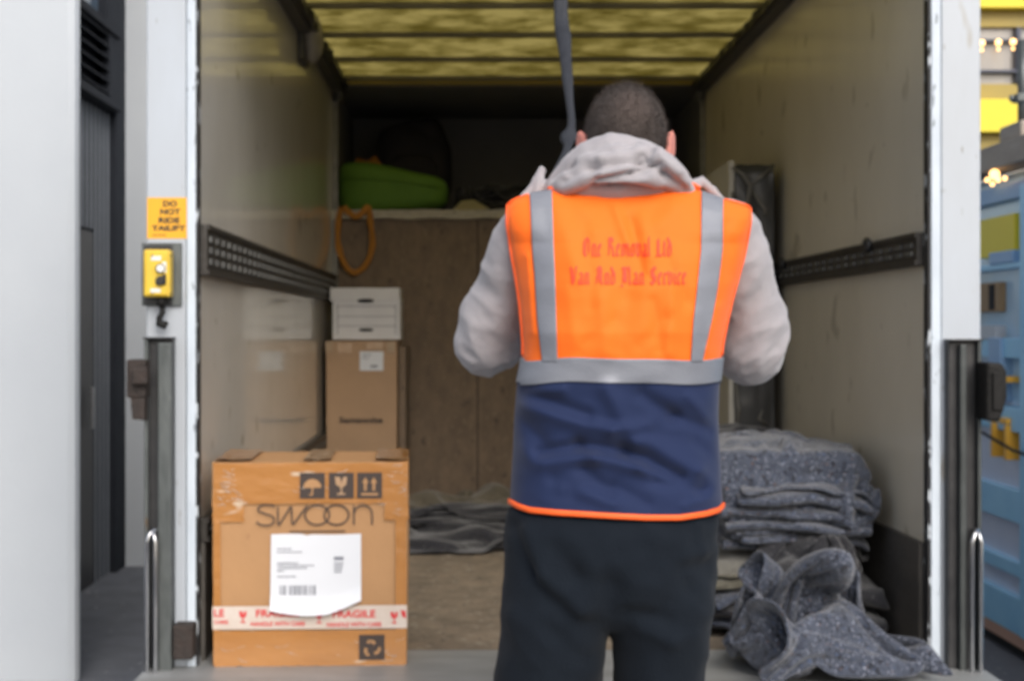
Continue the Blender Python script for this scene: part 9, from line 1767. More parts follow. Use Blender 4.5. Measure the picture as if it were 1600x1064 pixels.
# ---- blankets at the back of the floor, left of the man
cloth('blanket', 'C', 'felt_dark', (.08, 6.42, ZB + .002), (1.15, 1.1, .62), .03, label='flat dark blanket on the van floor in front of the tan one', cat='blanket', group='blankets on the floor by the bulkhead')
cloth('blanket', 'C', 'felt_tan', (.05, 7.15, ZB + .02), (1.15, .95, 1.1), 3.2, label='tan brown blanket on the van floor against the bulkhead', cat='blanket', group='blankets on the floor by the bulkhead')
cloth('blanket', 'A', 'felt_dark', (.06, 6.72, ZB + .04), (1.75, .7, .75), 0, label='dark blanket crumpled between the tan blanket and the flat dark one', cat='blanket', group='blankets on the floor by the bulkhead')

# ---- folded felt blankets piled on the right
def folded(x0, x1, yf, yb, z0, layers, th, seed, mt, label, tilt=0., sag=.0, th2=.006, fz_=.02, group='folded felt blankets piled on the right', droop=.0):
    r_ = random.Random(seed)
    nx = 26; prof = []
    for L_ in range(layers):
        z = z0 + th * (L_ + .5)
        f_ = yf + r_.uniform(-.022, .03); b_ = yb + r_.uniform(-.02, .02)
        fwd = (L_ % 2 == 0)
        k = 9
        row = [(b_ + (f_ - b_) * i / k, z, L_) for i in range(k + 1)]
        if not fwd: row = row[::-1]
        prof += row
        if L_ < layers - 1:
            ye = f_ if fwd else b_; s_ = -1 if fwd else 1
            for a in (.2, .5, .8):
                prof.append((ye + s_ * th * .62 * math.sin(math.pi * a), z + th * a, L_ + a))
    vs = []
    yaw = r_.uniform(-.10, .10); xc, yc_ = (x0 + x1) / 2, (yf + yb) / 2; xs = r_.uniform(-.012, .012)
    for i in range(nx + 1):
        u = i / nx
        for (y, z, l) in prof:
            x = x0 + (x1 - x0) * u + .010 * nz(l * 1.7 + seed, y * 3, 2) + .012 * nz(seed * 3.1 + int(l + .5) * 5.7, 0, u * 0)
            front_ = max(0, 1 - (y - yf) / .12)
            dz = fz_ * nz(x * 5 + seed * .37, y * 3, z * 2.2) + tilt * (u - .5) + .008 * nz(x * 13, l * 1.3 + seed, y * 6) * (1 + front_) - sag * (2 * u - 1) ** 2 - droop * max(0, (u - .55) / .45) ** 2
            dy = .040 * nz(x * 7, l * .9 + seed * 2, 7) * front_ + .012 * nz(x * 23, l * 2.1, seed) * front_
            dz += .006 * (.4 - 1.6 * abs(nz(x * 9 + l * .8, y * 9 + seed, 3)))
            ax_, ay_ = x - xc, y + dy - yc_
            X_ = xc + ax_ - ay_ * yaw + xs
            vs.append((min(X_, XR - .018), yc_ + ay_ + ax_ * yaw, z + dz))
    k = len(prof)
    fs = [(i * k + j, i * k + j + 1, (i + 1) * k + j + 1, (i + 1) * k + j) for i in range(nx) for j in range(k - 1)]
    o = build('folded_blanket', MB().add(vs, fs), mt, None, True, base=((x0 + x1) / 2, (yf + yb) / 2, z0), recalc=False)
    shade(o, [('SOLIDIFY', dict(thickness=th * .42, offset=0)), ('SUBSURF', dict(levels=1, render_levels=1))])
    tag(o, label, 'blanket', group)
    return o
Z = ZB + .004
ORD = ['lowest', 'second', 'third', 'fourth', 'fifth']
lows = ['bottom folded grey blanket of the pile, flat on the van floor', 'folded grey blanket second from the bottom of the pile', 'dark folded blanket third from the bottom of the pile',
        'folded grey blanket just under the olive brown one in the pile', 'olive brown folded blanket halfway up the grey pile']
ups = ['folded grey blanket lying directly on the olive brown one', 'folded grey blanket second above the olive brown one', 'folded grey blanket in the middle of the upper pile',
       'folded grey blanket second below the rumpled top blanket', 'folded grey blanket directly below the rumpled top blanket']
GP = 'folded felt blankets piled on the right'
for k, mt in enumerate(('felt', 'felt', 'felt_dark', 'felt', 'felt_olive')):
    cloth('folded_blanket', 'S', mt, (.935, 4.78, Z), (1.02, 1.0, 1.16), .03, th=.013, label=lows[k], cat='blanket', group=GP, flip=True, rows=(k * 15, k * 15 + 15))
for k in range(5):
    cloth('folded_blanket', 'S', 'felt', (.995, 4.77, Z + .245), (.96, 1.0, 1.22), -.04, th=.014, label=ups[k], cat='blanket', group=GP, rows=(k * 15, k * 15 + 15))
cloth('blanket', 'G', 'felt', (1.0, 4.735, Z + .565 - .41), (.98, 1.0, 1.0), -.05, th=.013, label='thick grey blanket rumpled over the very top of the pile, its front edge hanging down', cat='blanket', group='loose felt blankets on the right')
cloth('blanket', 'E', 'felt', (.955, 4.22, ZB + .006), (.92, .95, 1.32), .0, th=.009, label='crumpled grey blanket spilling over the sill at the right post', cat='blanket', group='loose felt blankets on the right')
# darker piles behind and beside
folded(1.06, 1.285, 4.98, 5.5, Z, 5, .05, 21, 'felt_dark', 'dark folded blanket at the foot of the right wall, behind the grey pile', fz_=.03)
folded(1.05, 1.285, 5.0, 5.5, Z + .255, 4, .045, 22, 'felt_dark', 'dark folded blanket on top of the one by the right wall', fz_=.03)
folded(1.15, 1.275, 4.40, 4.93, Z, 4, .046, 31, 'felt_dark', 'dark folded blanket between the grey pile and the right wall', fz_=.03, tilt=-.03)
cloth('blanket', 'A', 'felt_dark', (1.10, 4.56, Z + .19), (.75, .75, 1.25), 1.35, th=.012, label='dark rumpled blanket slumped between the grey pile and the right wall', cat='blanket', group='loose felt blankets on the right')
folded(.50, .76, 5.05, 5.6, Z, 5, .04, 25, 'felt_dark', 'dark folded blanket on the floor behind the right hip of the man', fz_=.03)
folded(.52, .80, 5.05, 5.6, Z + .205, 5, .045, 26, 'felt_dark', 'dark folded blanket second from the floor behind the right hip of the man', fz_=.04)
folded(.55, .84, 5.08, 5.6, Z + .435, 3, .035, 27, 'felt_dark', 'dark folded blanket topmost behind the right hip of the man', fz_=.03)
cloth('blanket', 'A', 'felt_dark', (.98, 5.35, Z + .46), (.9, .9, 1.1), .5, label='dark rumpled blanket behind the draped grey one by the right wall', cat='blanket', group='loose felt blankets on the right')
folded(.84, 1.04, 5.05, 5.6, Z, 10, .044, 28, 'felt_dark', 'dark folded blanket hidden deep behind the grey pile', fz_=.02)
# kick of rags left of the big carton
# ================================================================ PERSON
YP0 = 2.80
KP = YP0 / 2234
def interp(tab, v):
    if v <= tab[0][0]: return tab[0][1]
    for (a, p), (b, q) in zip(tab, tab[1:]):
        if v <= b:
            t_ = (v - a) / (b - a); return p + (q - p) * t_
    return tab[-1][1]
def smoothtab(tab, v):
    return (interp(tab, v - 9) + 2 * interp(tab, v) + interp(tab, v + 9)) / 4
L_T = [(300, 794), (322, 793), (345, 793), (370, 796), (400, 800), (430, 806), (470, 812), (500, 815), (540, 818), (565, 817), (600, 810), (650, 806), (700, 804), (750, 801), (790, 799), (815, 797)]
R_T = [(300, 1171), (322, 1172), (345, 1171), (370, 1168), (400, 1162), (430, 1154), (470, 1143), (500, 1136), (540, 1128), (565, 1126), (600, 1122), (650, 1120), (700, 1122), (750, 1125), (790, 1127), (815, 1128)]
TOP = [(780, 330), (793, 322), (806, 313), (832, 304), (862, 298), (900, 296), (960, 292), (1010, 286), (1050, 284), (1080, 291), (1094, 300), (1110, 306), (1126, 312), (1150, 318), (1166, 323), (1180, 332)]
HEM = [(797, 782), (812, 791), (830, 797), (870, 801), (950, 806), (1010, 809), (1060, 809), (1100, 803), (1120, 797), (1128, 788)]
DB = [(296, .02), (310, .048), (330, .070), (360, .092), (400, .113), (450, .132), (520, .143), (600, .128), (680, .118), (760, .128), (820, .140)]
DF = [(296, .03), (310, .055), (330, .08), (360, .10), (420, .115), (520, .12), (600, .13), (700, .145), (820, .14)]
# folds: x0, y0, x1, y1, width, height (m, + towards the back surface's outside)
FOLDS = [
    (962, 325, 985, 385, 9, .0045), (985, 345, 1003, 425, 8, -.004), (1004, 340, 1016, 400, 10, .003), (940, 470, 948, 550, 14, .0025), (1040, 400, 1070, 470, 12, -.003),
    (1052, 440, 1046, 550, 12, .003), (825, 400, 834, 520, 6, .003), (1120, 480, 1104, 545, 8, .003), (1135, 350, 1140, 430, 9, -.003), (875, 330, 900, 430, 16, .003), (915, 350, 925, 480, 12, -.002), (905, 545, 960, 500, 12, -.0025), (1000, 540, 1040, 500, 12, -.0025), (1020, 470, 1030, 545, 10, -.0025), (885, 440, 900, 540, 12, .002), (905, 320, 930, 360, 14, .002), (1060, 320, 1030, 350, 16, .003),
    (812, 610, 916, 650, 13, -.008), (822, 636, 955, 672, 13, .008), (955, 672, 1010, 665, 12, .006), (846, 706, 905, 694, 10, -.007), (905, 694, 975, 704, 12, -.010),
    (975, 704, 1058, 745, 13, -.011), (1010, 690, 1088, 735, 14, .006), (852, 722, 930, 716, 12, .006), (930, 716, 1000, 730, 13, .007), (1000, 730, 1075, 768, 11, .006),
    (950, 610, 990, 690, 16, .008), (1002, 618, 1050, 650, 14, -.008), (1050, 650, 1105, 672, 12, -.007), (1075, 620, 1100, 650, 10, .004), (1025, 752, 1094, 768, 10, -.007),
    (912, 733, 950, 765, 12, -.005), (850, 740, 895, 765, 13, -.005), (880, 760, 960, 785, 12, .005), (812, 650, 850, 690, 12, -.005), (818, 700, 850, 740, 13, .005),
    (1085, 690, 1118, 720, 12, -.005), (1070, 790, 1110, 772, 10, .004), (960, 760, 1010, 785, 12, -.004), (830, 612, 880, 610, 9, .004), (1095, 735, 1120, 760, 10, .005)]
def folds(px, py):
    s = 0.
    for x0, y0, x1, y1, w_, h in FOLDS:
        dx, dy = x1 - x0, y1 - y0
        L2 = dx * dx + dy * dy
        t_ = ((px - x0) * dx + (py - y0) * dy) / L2
        tt = min(1, max(0, t_))
        ex, ey = px - x0 - dx * tt, py - y0 - dy * tt
        r2 = (ex * ex + ey * ey) / (w_ * w_)
        if r2 < 9: s += h * math.exp(-r2 * 1.1)
    k = .45 if py < 600 else 1.
    s *= 1.6 if py < 600 else 1.55
    s += k * (.0058 * nz(px * .011 + 3, py * .020, .5) + .0028 * nz(px * .03 + nz(py * .02, 1, 1) * 1.2, py * .045, 2.5))
    return s
def row_to_py(v, px):
    if v < 370:
        return 370 + (v - 370) / (300 - 370) * (interp(TOP, px) - 370)
    if v > 740:
        return 740 + (v - 740) / (790 - 740) * (interp(HEM, px) - 740)
    return v
def torso(px, v, side=-1, grow=0., fold=1.):
    """surface of the clothed torso; px picture column, v row parameter (300 shoulder line .. 790 hem)"""
    l, r = smoothtab(L_T, v), smoothtab(R_T, v)
    c, w_ = (l + r) / 2, (r - l) / 2
    s = max(-1, min(1, (px - c) / w_))
    ex = 2.5 if v > 380 else 2.5 + (380 - v) / 80 * 2.5
    prof = max(0, 1 - abs(s) ** ex) ** (1 / ex)
    py = row_to_py(v, px)
    D = interp(DB if side < 0 else DF, v) + grow
    d = D * prof
    if side < 0:
        if fold: d += fold * folds(px, py) * min(1, prof * 1.6)
        # spine hollow and shoulder blades
        sp = math.exp(-(s / .13) ** 2) * .010 * max(0, 1 - abs(v - 470) / 130)
        d += -sp + .007 * (math.exp(-((s - .42) / .22) ** 2) + math.exp(-((s + .42) / .22) ** 2)) * max(0, 1 - abs(v - 410) / 90)
        Y = YP0 - d
    else: Y = YP0 + d
    Yp = min(Y, YP0 + .02)
    g_ = 1 + grow / (w_ * KP)
    X = ((c + (px - c) * g_) - 740) * Yp / 2234
    return Vector((X, Y, CAMZ - (py - 515) * Yp / 2234 + (grow * .5 if v < 330 else 0)))
def torso_ring(v, n=40, grow=0., nf=30, fold=1., split=None):
    l, r = smoothtab(L_T, v), smoothtab(R_T, v)
    row = []
    for i in range(n + 1):
        a = -math.cos(math.pi * i / n); a = .55 * a + .45 * (2 * i / n - 1)
        row.append(torso((l + r) / 2 + a * (r - l) / 2, v, -1, grow, fold))
    for i in range(1, nf):
        a = math.cos(math.pi * i / nf)
        row.append(torso((l + r) / 2 + a * (r - l) / 2, v, 1, grow, 0))
    return row
def loft(rows, cap0=True, cap1=True):
    n = len(rows[0]); m_ = MB()
    vs = [p for r_ in rows for p in r_]
    fs = [(i * n + j, i * n + (j + 1) % n, (i + 1) * n + (j + 1) % n, (i + 1) * n + j) for i in range(len(rows) - 1) for j in range(n)]
    if cap0: fs.append(tuple(range(n)))
    if cap1: fs.append(tuple((len(rows) - 1) * n + j for j in range(n))[::-1])
    return m_.add(vs, fs)
def lin(a, b, k): return [a + (b - a) * i / k for i in range(k + 1)]

ZF = .202                     # top of the lowered platform
HX, HY = (978 - 740) * 2.88 / 2234, 2.88
# --- body: head, neck, torso core, arms, hands and legs as one surface
b = MB()
tilt = Matrix.Rotation(R(-38), 3, 'X')       # head bowed forward
HC = Vector((HX, HY, 1.988))
def hp(x, y, z): return HC + tilt @ Vector((x, y, z))   # head frame: y forward, z up
b.ball(HC, (.076, .096, .100), 28, 20, tilt)
b.ball(hp(0, -.012, .006), (.0735, .084, .092), 24, 18, tilt)
b.ball(hp(0, .045, -.062), (.056, .052, .068), 20, 14, tilt)      # jaw
b.ball(hp(0, .075, -.020), (.050, .034, .050), 18, 12, tilt)      # mid face
b.tube([hp(0, .090, .012), hp(0, .107, -.012), hp(0, .118, -.034), hp(0, .104, -.042)], [.008, .010, .0145, .010], 10)   # nose
b.tube([hp(-.045, .088, .022), hp(-.02, .101, .024), hp(.02, .101, .024), hp(.045, .088, .022)], .011, 8)   # brow
b.tube([hp(-.024, .098, -.068), hp(0, .106, -.066), hp(.024, .098, -.068)], [.005, .008, .005], 8)
b.tube([hp(-.022, .098, -.077), hp(0, .104, -.078), hp(.022, .098, -.077)], [.004, .008, .004], 8)
b.ball(hp(0, .094, -.104), (.022, .018, .018), 12, 8)
for s in (-1, 1):                                                      # ears
    e0 = Vector((HX + s * .085, HY + .002, 1.966))
    er = Matrix.Rotation(s * R(-28), 3, 'Z') @ Matrix.Rotation(R(-12), 3, 'X')
    b.ball(e0 + Vector((s * .004, -.004, .0)), (.0075, .020, .034), 14, 12, er)
    b.tube([e0 + er @ Vector((s * .002, .012 * math.cos(a) - .006, .030 * math.sin(a))) + Vector((s * .006, -.004, 0)) for a in [R(x) for x in range(-60, 250, 30)]], .006, 8)
    b.ball(hp(s * .034, .082, .004), (.015, .012, .012), 12, 8)
NB = Vector((.285, 2.80, 1.80))
b.tube([NB, NB + Vector((0, .015, .06)), hp(0, -.02, -.03)], [.068, .062, .058], 16)
for v_ in (1,):
    rows = [torso_ring(v, 20, -.034, 16, 0) for v in (790, 740, 680, 620, 560, 500, 440, 400, 370, 345, 330)]
    t_ = loft(rows); b.add(t_.v, t_.f)
SL, SR = P(828, 352, 2.84), P(1142, 352, 2.84)
EL, ER = P(762, 535, 2.95), P(1178, 545, 2.93)
WL, WR = Vector((.165, 3.045, 1.700)), Vector((.400, 3.055, 1.735))
b.tube([SL + Vector((.04, 0, .0)), SL, SL.lerp(EL, .5), EL], [.05, .052, .045, .038], 14)
b.tube([EL, EL.lerp(WL, .35), EL.lerp(WL, .95), WL], [.038, .038, .027, .025], 14)
b.tube([SR - Vector((.04, 0, 0)), SR, SR.lerp(ER, .5), ER], [.05, .052, .045, .038], 14)
b.tube([ER, ER.lerp(WR, .35), ER.lerp(WR, .95), WR], [.038, .038, .027, .025], 14)
b.ball(EL, .038); b.ball(ER, .038)
def hand(W, A, grip_up, curl_dir, thumb_side):
    """W wrist, A unit vector along the palm, grip axis = direction of the strap held, fingers curl towards curl_dir"""
    A = A.normalized(); U = grip_up.normalized(); U = (U - A * U.dot(A)).normalized(); N_ = curl_dir - A * curl_dir.dot(A) - U * curl_dir.dot(U); N_.normalize()
    rot = Matrix((A, U, N_)).transposed()
    b.ball(W + A * .048, (.052, .042, .016), 18, 12, rot)
    b.ball(W + A * .012, (.03, .028, .019), 14, 10, rot)
    for k, (off, l) in enumerate(((.030, .88), (.010, 1.0), (-.010, .94), (-.029, .76))):
        k0 = W + A * .088 + U * off
        p = [k0 - A * .02, k0]
        ang = 0; q = k0
        for seg, da in ((.036, 38 + k * 3), (.024, 62), (.019, 48)):
            ang += R(da); q = q + (A * math.cos(ang) + N_ * math.sin(ang)) * seg * l; p.append(q)
        b.tube(p, [.0095, .0098, .0088, .008, .0068], 10); b.ball(p[-1], .0068, 10, 8)
    t0 = W + A * .03 + U * .028 * thumb_side
    t1 = t0 + A * .028 + U * .020 * thumb_side + N_ * .012; t2 = t1 + A * .022 + N_ * .024 - U * .004 * thumb_side; t3 = t2 + A * .006 + N_ * .02 - U * .012 * thumb_side
    b.tube([t0 - A * .01, t0, t1, t2, t3], [.013, .0125, .0108, .0098, .0075], 10); b.ball(t3, .0075, 10, 8)
hand(WL, Vector((.35, .25, .45)), Vector((-.5, .1, .85)), Vector((.3, .9, -.1)), 1)
hand(WR, Vector((-.75, .25, .42)), Vector((.4, .1, .85)), Vector((-.2, .9, -.1)), 1)
for (hx, kx, ax) in ((.155, .140, .145), (.365, .375, .365)):
    b.tube([(hx, 2.80, 1.20), (hx, 2.80, 1.06), (kx, 2.81, .72), (kx, 2.82, .62), (ax, 2.80, .32), (ax, 2.80, .27)], [.075, .085, .058, .052, .038, .038], 14)
    b.tube([(ax, 2.79, .26), (ax, 2.84, .245), (ax, 2.95, .232)], [.038, .035, .025], 10)
body = fuse(b, .0058, 4, .5)
man = build('person', body, 'skin', None, True, base=(.265, 2.8, ZF))
tag(man, 'person seen from behind in orange and navy vest over grey hoodie, head bowed', 'person')
# eyes
for s in (-1, 1):
    build('eye', MB().ball(hp(s * .031, .0925, .004), .0085, 12, 8), 'white_plastic', man, True)
    build('iris', MB().ball(hp(s * .031, .0975, .001), .0048, 10, 8), 'black_plastic', man, True)
# --- hair: buzz cut following the skull, thinner on the crown
def hairline(q):
    # q in head frame; keep back, sides above the ears and top; leave the face
    return q.y < .055 + .0 * q.z and q.z > -.088 and not (q.y > -.005 and q.z < .008) and not (q.y > .035 and q.z < .055)
ti = tilt.inverted()
h_ = MB().ball(HC, (.0815, .1015, .1065), 64, 44, tilt)
cols = []
keep = []
for f in h_.f:
    c = ti @ (sum((Vector(h_.v[i]) for i in f), Vector()) / len(f) - HC)
    if hairline(c): keep.append(f)
h_.f = keep
h_.v = [tuple(Vector(p) + (Vector(p) - HC).normalized() * (.0022 * nz(p[0] * 130, p[1] * 130, p[2] * 130) + .002 * nz(p[0] * 30, p[1] * 30, p[2] * 30))) for p in h_.v]
hair = build('hair', h_, 'hair', man, True)
# crown thins: second tone driven by distance to the crown
ht = M['hair'].node_tree
pr = ht.nodes['Principled BSDF']
tcn = ht.nodes.new('ShaderNodeTexCoord')
vd = ht.nodes.new('ShaderNodeVectorMath'); vd.operation = 'DISTANCE'
cr0 = hp(.006, -.100, -.012) - world_loc(man)
vd.inputs[1].default_value = cr0
ht.links.new(tcn.outputs['Object'], vd.inputs[0])
mr = ht.nodes.new('ShaderNodeMapRange')
mr.inputs[1].default_value = .008; mr.inputs[2].default_value = .055; mr.inputs[3].default_value = .42; mr.inputs[4].default_value = 0
ht.links.new(vd.outputs['Value'], mr.inputs[0])
mxn = ht.nodes.new('ShaderNodeMix'); mxn.data_type = 'RGBA'
old = pr.inputs['Base Color'].links[0].from_socket
ht.links.new(old, mxn.inputs[6]); mxn.inputs[7].default_value = (.10, .07, .06, 1)
ht.links.new(mr.outputs[0], mxn.inputs[0]); ht.links.new(mxn.outputs[2], pr.inputs['Base Color'])
sp_ = MB(); rh = random.Random(5)
for k in range(10000):
    z = rh.uniform(-1, 1); a = rh.uniform(0, 2 * math.pi); r = math.sqrt(1 - z * z)
    u = Vector((r * math.cos(a), r * math.sin(a), z)); q = Vector((u.x * .081, u.y * .101, u.z * .106))
    if not hairline(q): continue
    if (hp(*q) - world_loc(man) - cr0).length < .04 and rh.random() < .35: continue
    p = hp(*q); nrm = (tilt @ u).normalized()
    d_ = (nrm + Vector((rh.uniform(-.5, .5), rh.uniform(-.5, .5), rh.uniform(-.9, .2)))).normalized()
    sd = nrm.cross(Vector((rh.uniform(-1, 1), rh.uniform(-1, 1), rh.uniform(-1, 1)))).normalized() * .0006
    sp_.add([p - sd, p + sd, p + d_ * rh.uniform(.005, .011) * (1.5 if u.z > .55 else 1)], [(0, 1, 2)])
build('cropped_strands', sp_, 'hair', hair, recalc=False)

# --- hoodie: torso, sleeves, hood in one fleece surface
h = MB()
rows = [torso_ring(v, 34, g_, 24, 0) for v, g_ in ((800, -.026), (770, -.026), (720, -.026), (660, -.026), (600, -.026), (540, -.02), (480, -.014), (430, -.010), (395, -.010), (370, -.010), (350, -.010), (335, -.010), (322, -.010), (312, -.010))]
t_ = loft(rows); h.add(t_.v, t_.f)
def sleeve(pts, rads):
    pts = smoothpath([Vector(p) for p in pts], 5); n = len(pts); k = len(rads) - 1
    rr = [rads[min(k, int(i / 5))] + (rads[min(k, int(i / 5) + 1)] - rads[min(k, int(i / 5))]) * (i % 5) / 5 for i in range(n)]
    h.tube(pts, rr, 22)
sleeve([P(850, 350, 2.83), P(830, 358, 2.84), P(806, 400, 2.86), P(789, 455, 2.90), P(767, 498, 2.93), P(759, 532, 2.95), EL + Vector((.012, .04, -.006)), EL.lerp(WL, .45), EL.lerp(WL, .75), WL - (WL - EL).normalized() * .012],
       [.050, .060, .061, .060, .066, .064, .062, .052, .045, .036])
sleeve([P(1118, 350, 2.83), P(1138, 358, 2.84), P(1156, 405, 2.86), P(1166, 455, 2.89), P(1176, 500, 2.92), P(1176, 538, 2.94), ER + Vector((-.015, .045, -.01)), ER.lerp(WR, .45), ER.lerp(WR, .75), WR - (WR - ER).normalized() * .012],
       [.050, .060, .061, .060, .070, .071, .062, .052, .045, .036])
# hood: thick rolled rim around the back of the neck and the fallen pouch below
def px3(px, py, Y): return P(px, py, Y)
h.tube(smoothpath([px3(866, 312, 2.86), px3(868, 288, 2.82), px3(888, 262, 2.79), px3(918, 238, 2.765), px3(958, 226, 2.75), px3(1000, 234, 2.755), px3(1035, 252, 2.77), px3(1060, 272, 2.80), px3(1072, 300, 2.84)], 4),
       [(.018, .018)] * 4 + [(.023, .017)] * 4 + [(.025, .018)] * 4 + [(.026, .019)] * 12 + [(.024, .017)] * 4 + [(.020, .018)] * 5, 16)
h.tube(smoothpath([px3(862, 300, 2.80), px3(890, 284, 2.745), px3(930, 268, 2.715), px3(975, 262, 2.705), px3(1020, 268, 2.715), px3(1060, 286, 2.75), px3(1080, 304, 2.80)], 4),
       [(.016, .016)] * 3 + [(.024, .018)] * 5 + [(.032, .020)] * 10 + [(.022, .017)] * 7, 16)
h.tube(smoothpath([px3(1000, 226, 2.735), px3(1022, 240, 2.715), px3(1044, 262, 2.71), px3(1066, 284, 2.735), px3(1080, 300, 2.78)], 4), [(.012, .014)] * 4 + [(.019, .016)] * 9 + [(.012, .014)] * 4, 12)
h.ball(P(968, 290, 2.785), (.128, .060, .040), 26, 16)
h.tube(smoothpath([px3(880, 296, 2.77), px3(915, 262, 2.735), px3(960, 240, 2.718), px3(1000, 244, 2.712), px3(1022, 262, 2.705), px3(1012, 282, 2.72)], 4), [(.013, .02)] * 4 + [(.02, .016)] * 13 + [(.010, .012)] * 4, 14)
h.tube(smoothpath([px3(880, 300, 2.83), px3(905, 322, 2.89), px3(965, 348, 2.925), px3(1030, 322, 2.89), px3(1062, 300, 2.83)], 4), .020, 12)   # front of the neckline
# pinched shoulder folds
h.tube(smoothpath([px3(812, 318, 2.835), px3(830, 294, 2.84), px3(846, 268, 2.845)], 4), [.011, .0105, .009, .0085, .0085, .0085, .009, .0095, .009], 10)
h.ball(px3(847, 266, 2.845), .0098, 10, 8)
h.tube(smoothpath([px3(846, 270, 2.845), px3(843, 290, 2.83), px3(838, 312, 2.82)], 3), .0085, 10)
h.tube(smoothpath([px3(1134, 322, 2.835), px3(1114, 300, 2.835), px3(1092, 278, 2.83)], 4), [.0095] * 9, 10)
h.tube(smoothpath([px3(1092, 280, 2.83), px3(1088, 295, 2.82), px3(1092, 312, 2.815)], 3), .0085, 10)
hm = fuse(h, .0056, 4, .5)
HFOLD = [(1000, 268, 1030, 258, 5, -.010), (985, 278, 1010, 272, 5, -.007), (930, 240, 985, 228, 7, -.004), (890, 270, 925, 250, 6, -.004), (920, 262, 1000, 250, 9, -.009), (1000, 250, 1018, 236, 7, -.008), (880, 284, 930, 256, 7, -.005), (930, 285, 985, 272, 8, -.008), (985, 272, 1010, 258, 7, -.008),
         (1006, 244, 1040, 275, 6, -.008), (1040, 275, 1070, 296, 6, -.006), (905, 250, 960, 240, 8, .004), (940, 272, 980, 262, 7, .005), (1025, 240, 1060, 270, 7, .004)]
def hfn(p):
    px, py = p.x * 2234 / p.y + 740, 515 - (p.z - CAMZ) * 2234 / p.y
    s = 0.
    if py < 320 and 850 < px < 1090 and p.y < 2.84:
        for x0, y0, x1, y1, w_, hh in HFOLD:
            dx, dy = x1 - x0, y1 - y0; t_ = min(1, max(0, ((px - x0) * dx + (py - y0) * dy) / (dx * dx + dy * dy)))
            r2 = ((px - x0 - dx * t_) ** 2 + (py - y0 - dy * t_) ** 2) / (w_ * w_)
            if r2 < 8: s += 1.5 * hh * math.exp(-r2 * 1.2)
        s += .003 * nz(p.x * 40, p.y * 20, p.z * 40)
    elif px < 835 or px > 1115:
        # sleeve creases run round the arm, denser at the elbow
        e = EL if px < 900 else ER
        dd = (p - e).length
        amp = .0024 + .0036 * math.exp(-(dd / .09) ** 2)
        w1 = nz(p.x * 11, p.y * 11, p.z * 17 + p.x * 14 * (1 if px < 900 else -1)); w2 = nz(p.x * 22 + 5, p.y * 20, p.z * 34 + p.x * 20 * (1 if px < 900 else -1))
        s += amp * 1.5 * (.55 - abs(w1) * 2.2) + amp * .6 * (.4 - abs(w2) * 1.8) + .0008 * nz(p.x * 60, p.y * 60, p.z * 60)
    return s
displace(hm, hfn)
hood = build('hoodie', hm, 'hoodie', man, True)
# --- vest
def grid_rows(vs_, l, r, n, off=0., keepx=False):
    rows = []
    for v in vs_:
        a, b_ = (l(v), r(v))
        rows.append([torso(a + (b_ - a) * i / n, v, -1, off) for i in range(n + 1)])
    return rows
def grid_mesh(rows):
    n = len(rows[0]); return MB().add([p for r_ in rows for p in r_], [(i * n + j, i * n + j + 1, (i + 1) * n + j + 1, (i + 1) * n + j) for i in range(len(rows) - 1) for j in range(n - 1)])
vrows = [torso_ring(v, 130, .002, 70) for v in lin(300, 596, 96)]
vm = loft(vrows, True, False)
vest = build('high_visibility_vest', vm, 'vest', man, True)
shade(vest, [('SOLIDIFY', dict(thickness=.0025, offset=-1))])
nrows = [torso_ring(v, 130, .0032, 70) for v in lin(582, 788, 82)]
navy = build('navy_panel', loft(nrows, False, False), 'navy', vest, True)
shade(navy, [('SOLIDIFY', dict(thickness=.0025, offset=-1))])
# lower hem binding, all the way round
hm_ = MB()
ring = torso_ring(789.5, 90, .003, 60)
k = len(ring)
hv = []
for p in ring:
    c2 = Vector((.28, 2.8, p.z)); o_ = (p - c2).normalized()
    for dz, dr in ((.006, .0006), (.0045, .0042), (-.004, .0045), (-.0065, .0005)): hv.append(p + Vector((0, 0, dz)) + Vector((o_.x, o_.y, 0)) * dr)
hm_.add(hv, [(i * 4 + a, ((i + 1) % k) * 4 + a, ((i + 1) % k) * 4 + (a + 1) % 4, i * 4 + (a + 1) % 4) for i in range(k) for a in range(4)])
build('hem_binding', hm_, 'hem', vest, True)
# neckline and armhole bindings
TL = [(TOP[i][0], TOP[i][1]) for i in range(len(TOP))]
bpts = [torso(px, 300, -1, .004, 0) + Vector((0, 0, .002)) for px in lin(858, 1092, 30)]
build('neck_binding', MB().tube(bpts, .0045, 8), 'hem', vest, True)
for (a, b_) in ((796, 828), (1130, 1169)):
    build('shoulder_binding', MB().tube([torso(px, 300, -1, .003, 0) for px in lin(a, b_, 8)], .0028, 8), 'hem', vest, True)
for side_t, s in ((L_T, -1), (R_T, 1)):
    pts = [torso(smoothtab(side_t, v) - s * 1.5, v, -1, .003) for v in lin(302, 555, 50)]
    build('armhole_binding', MB().tube(pts, .0030, 8), 'hem', vest, True)
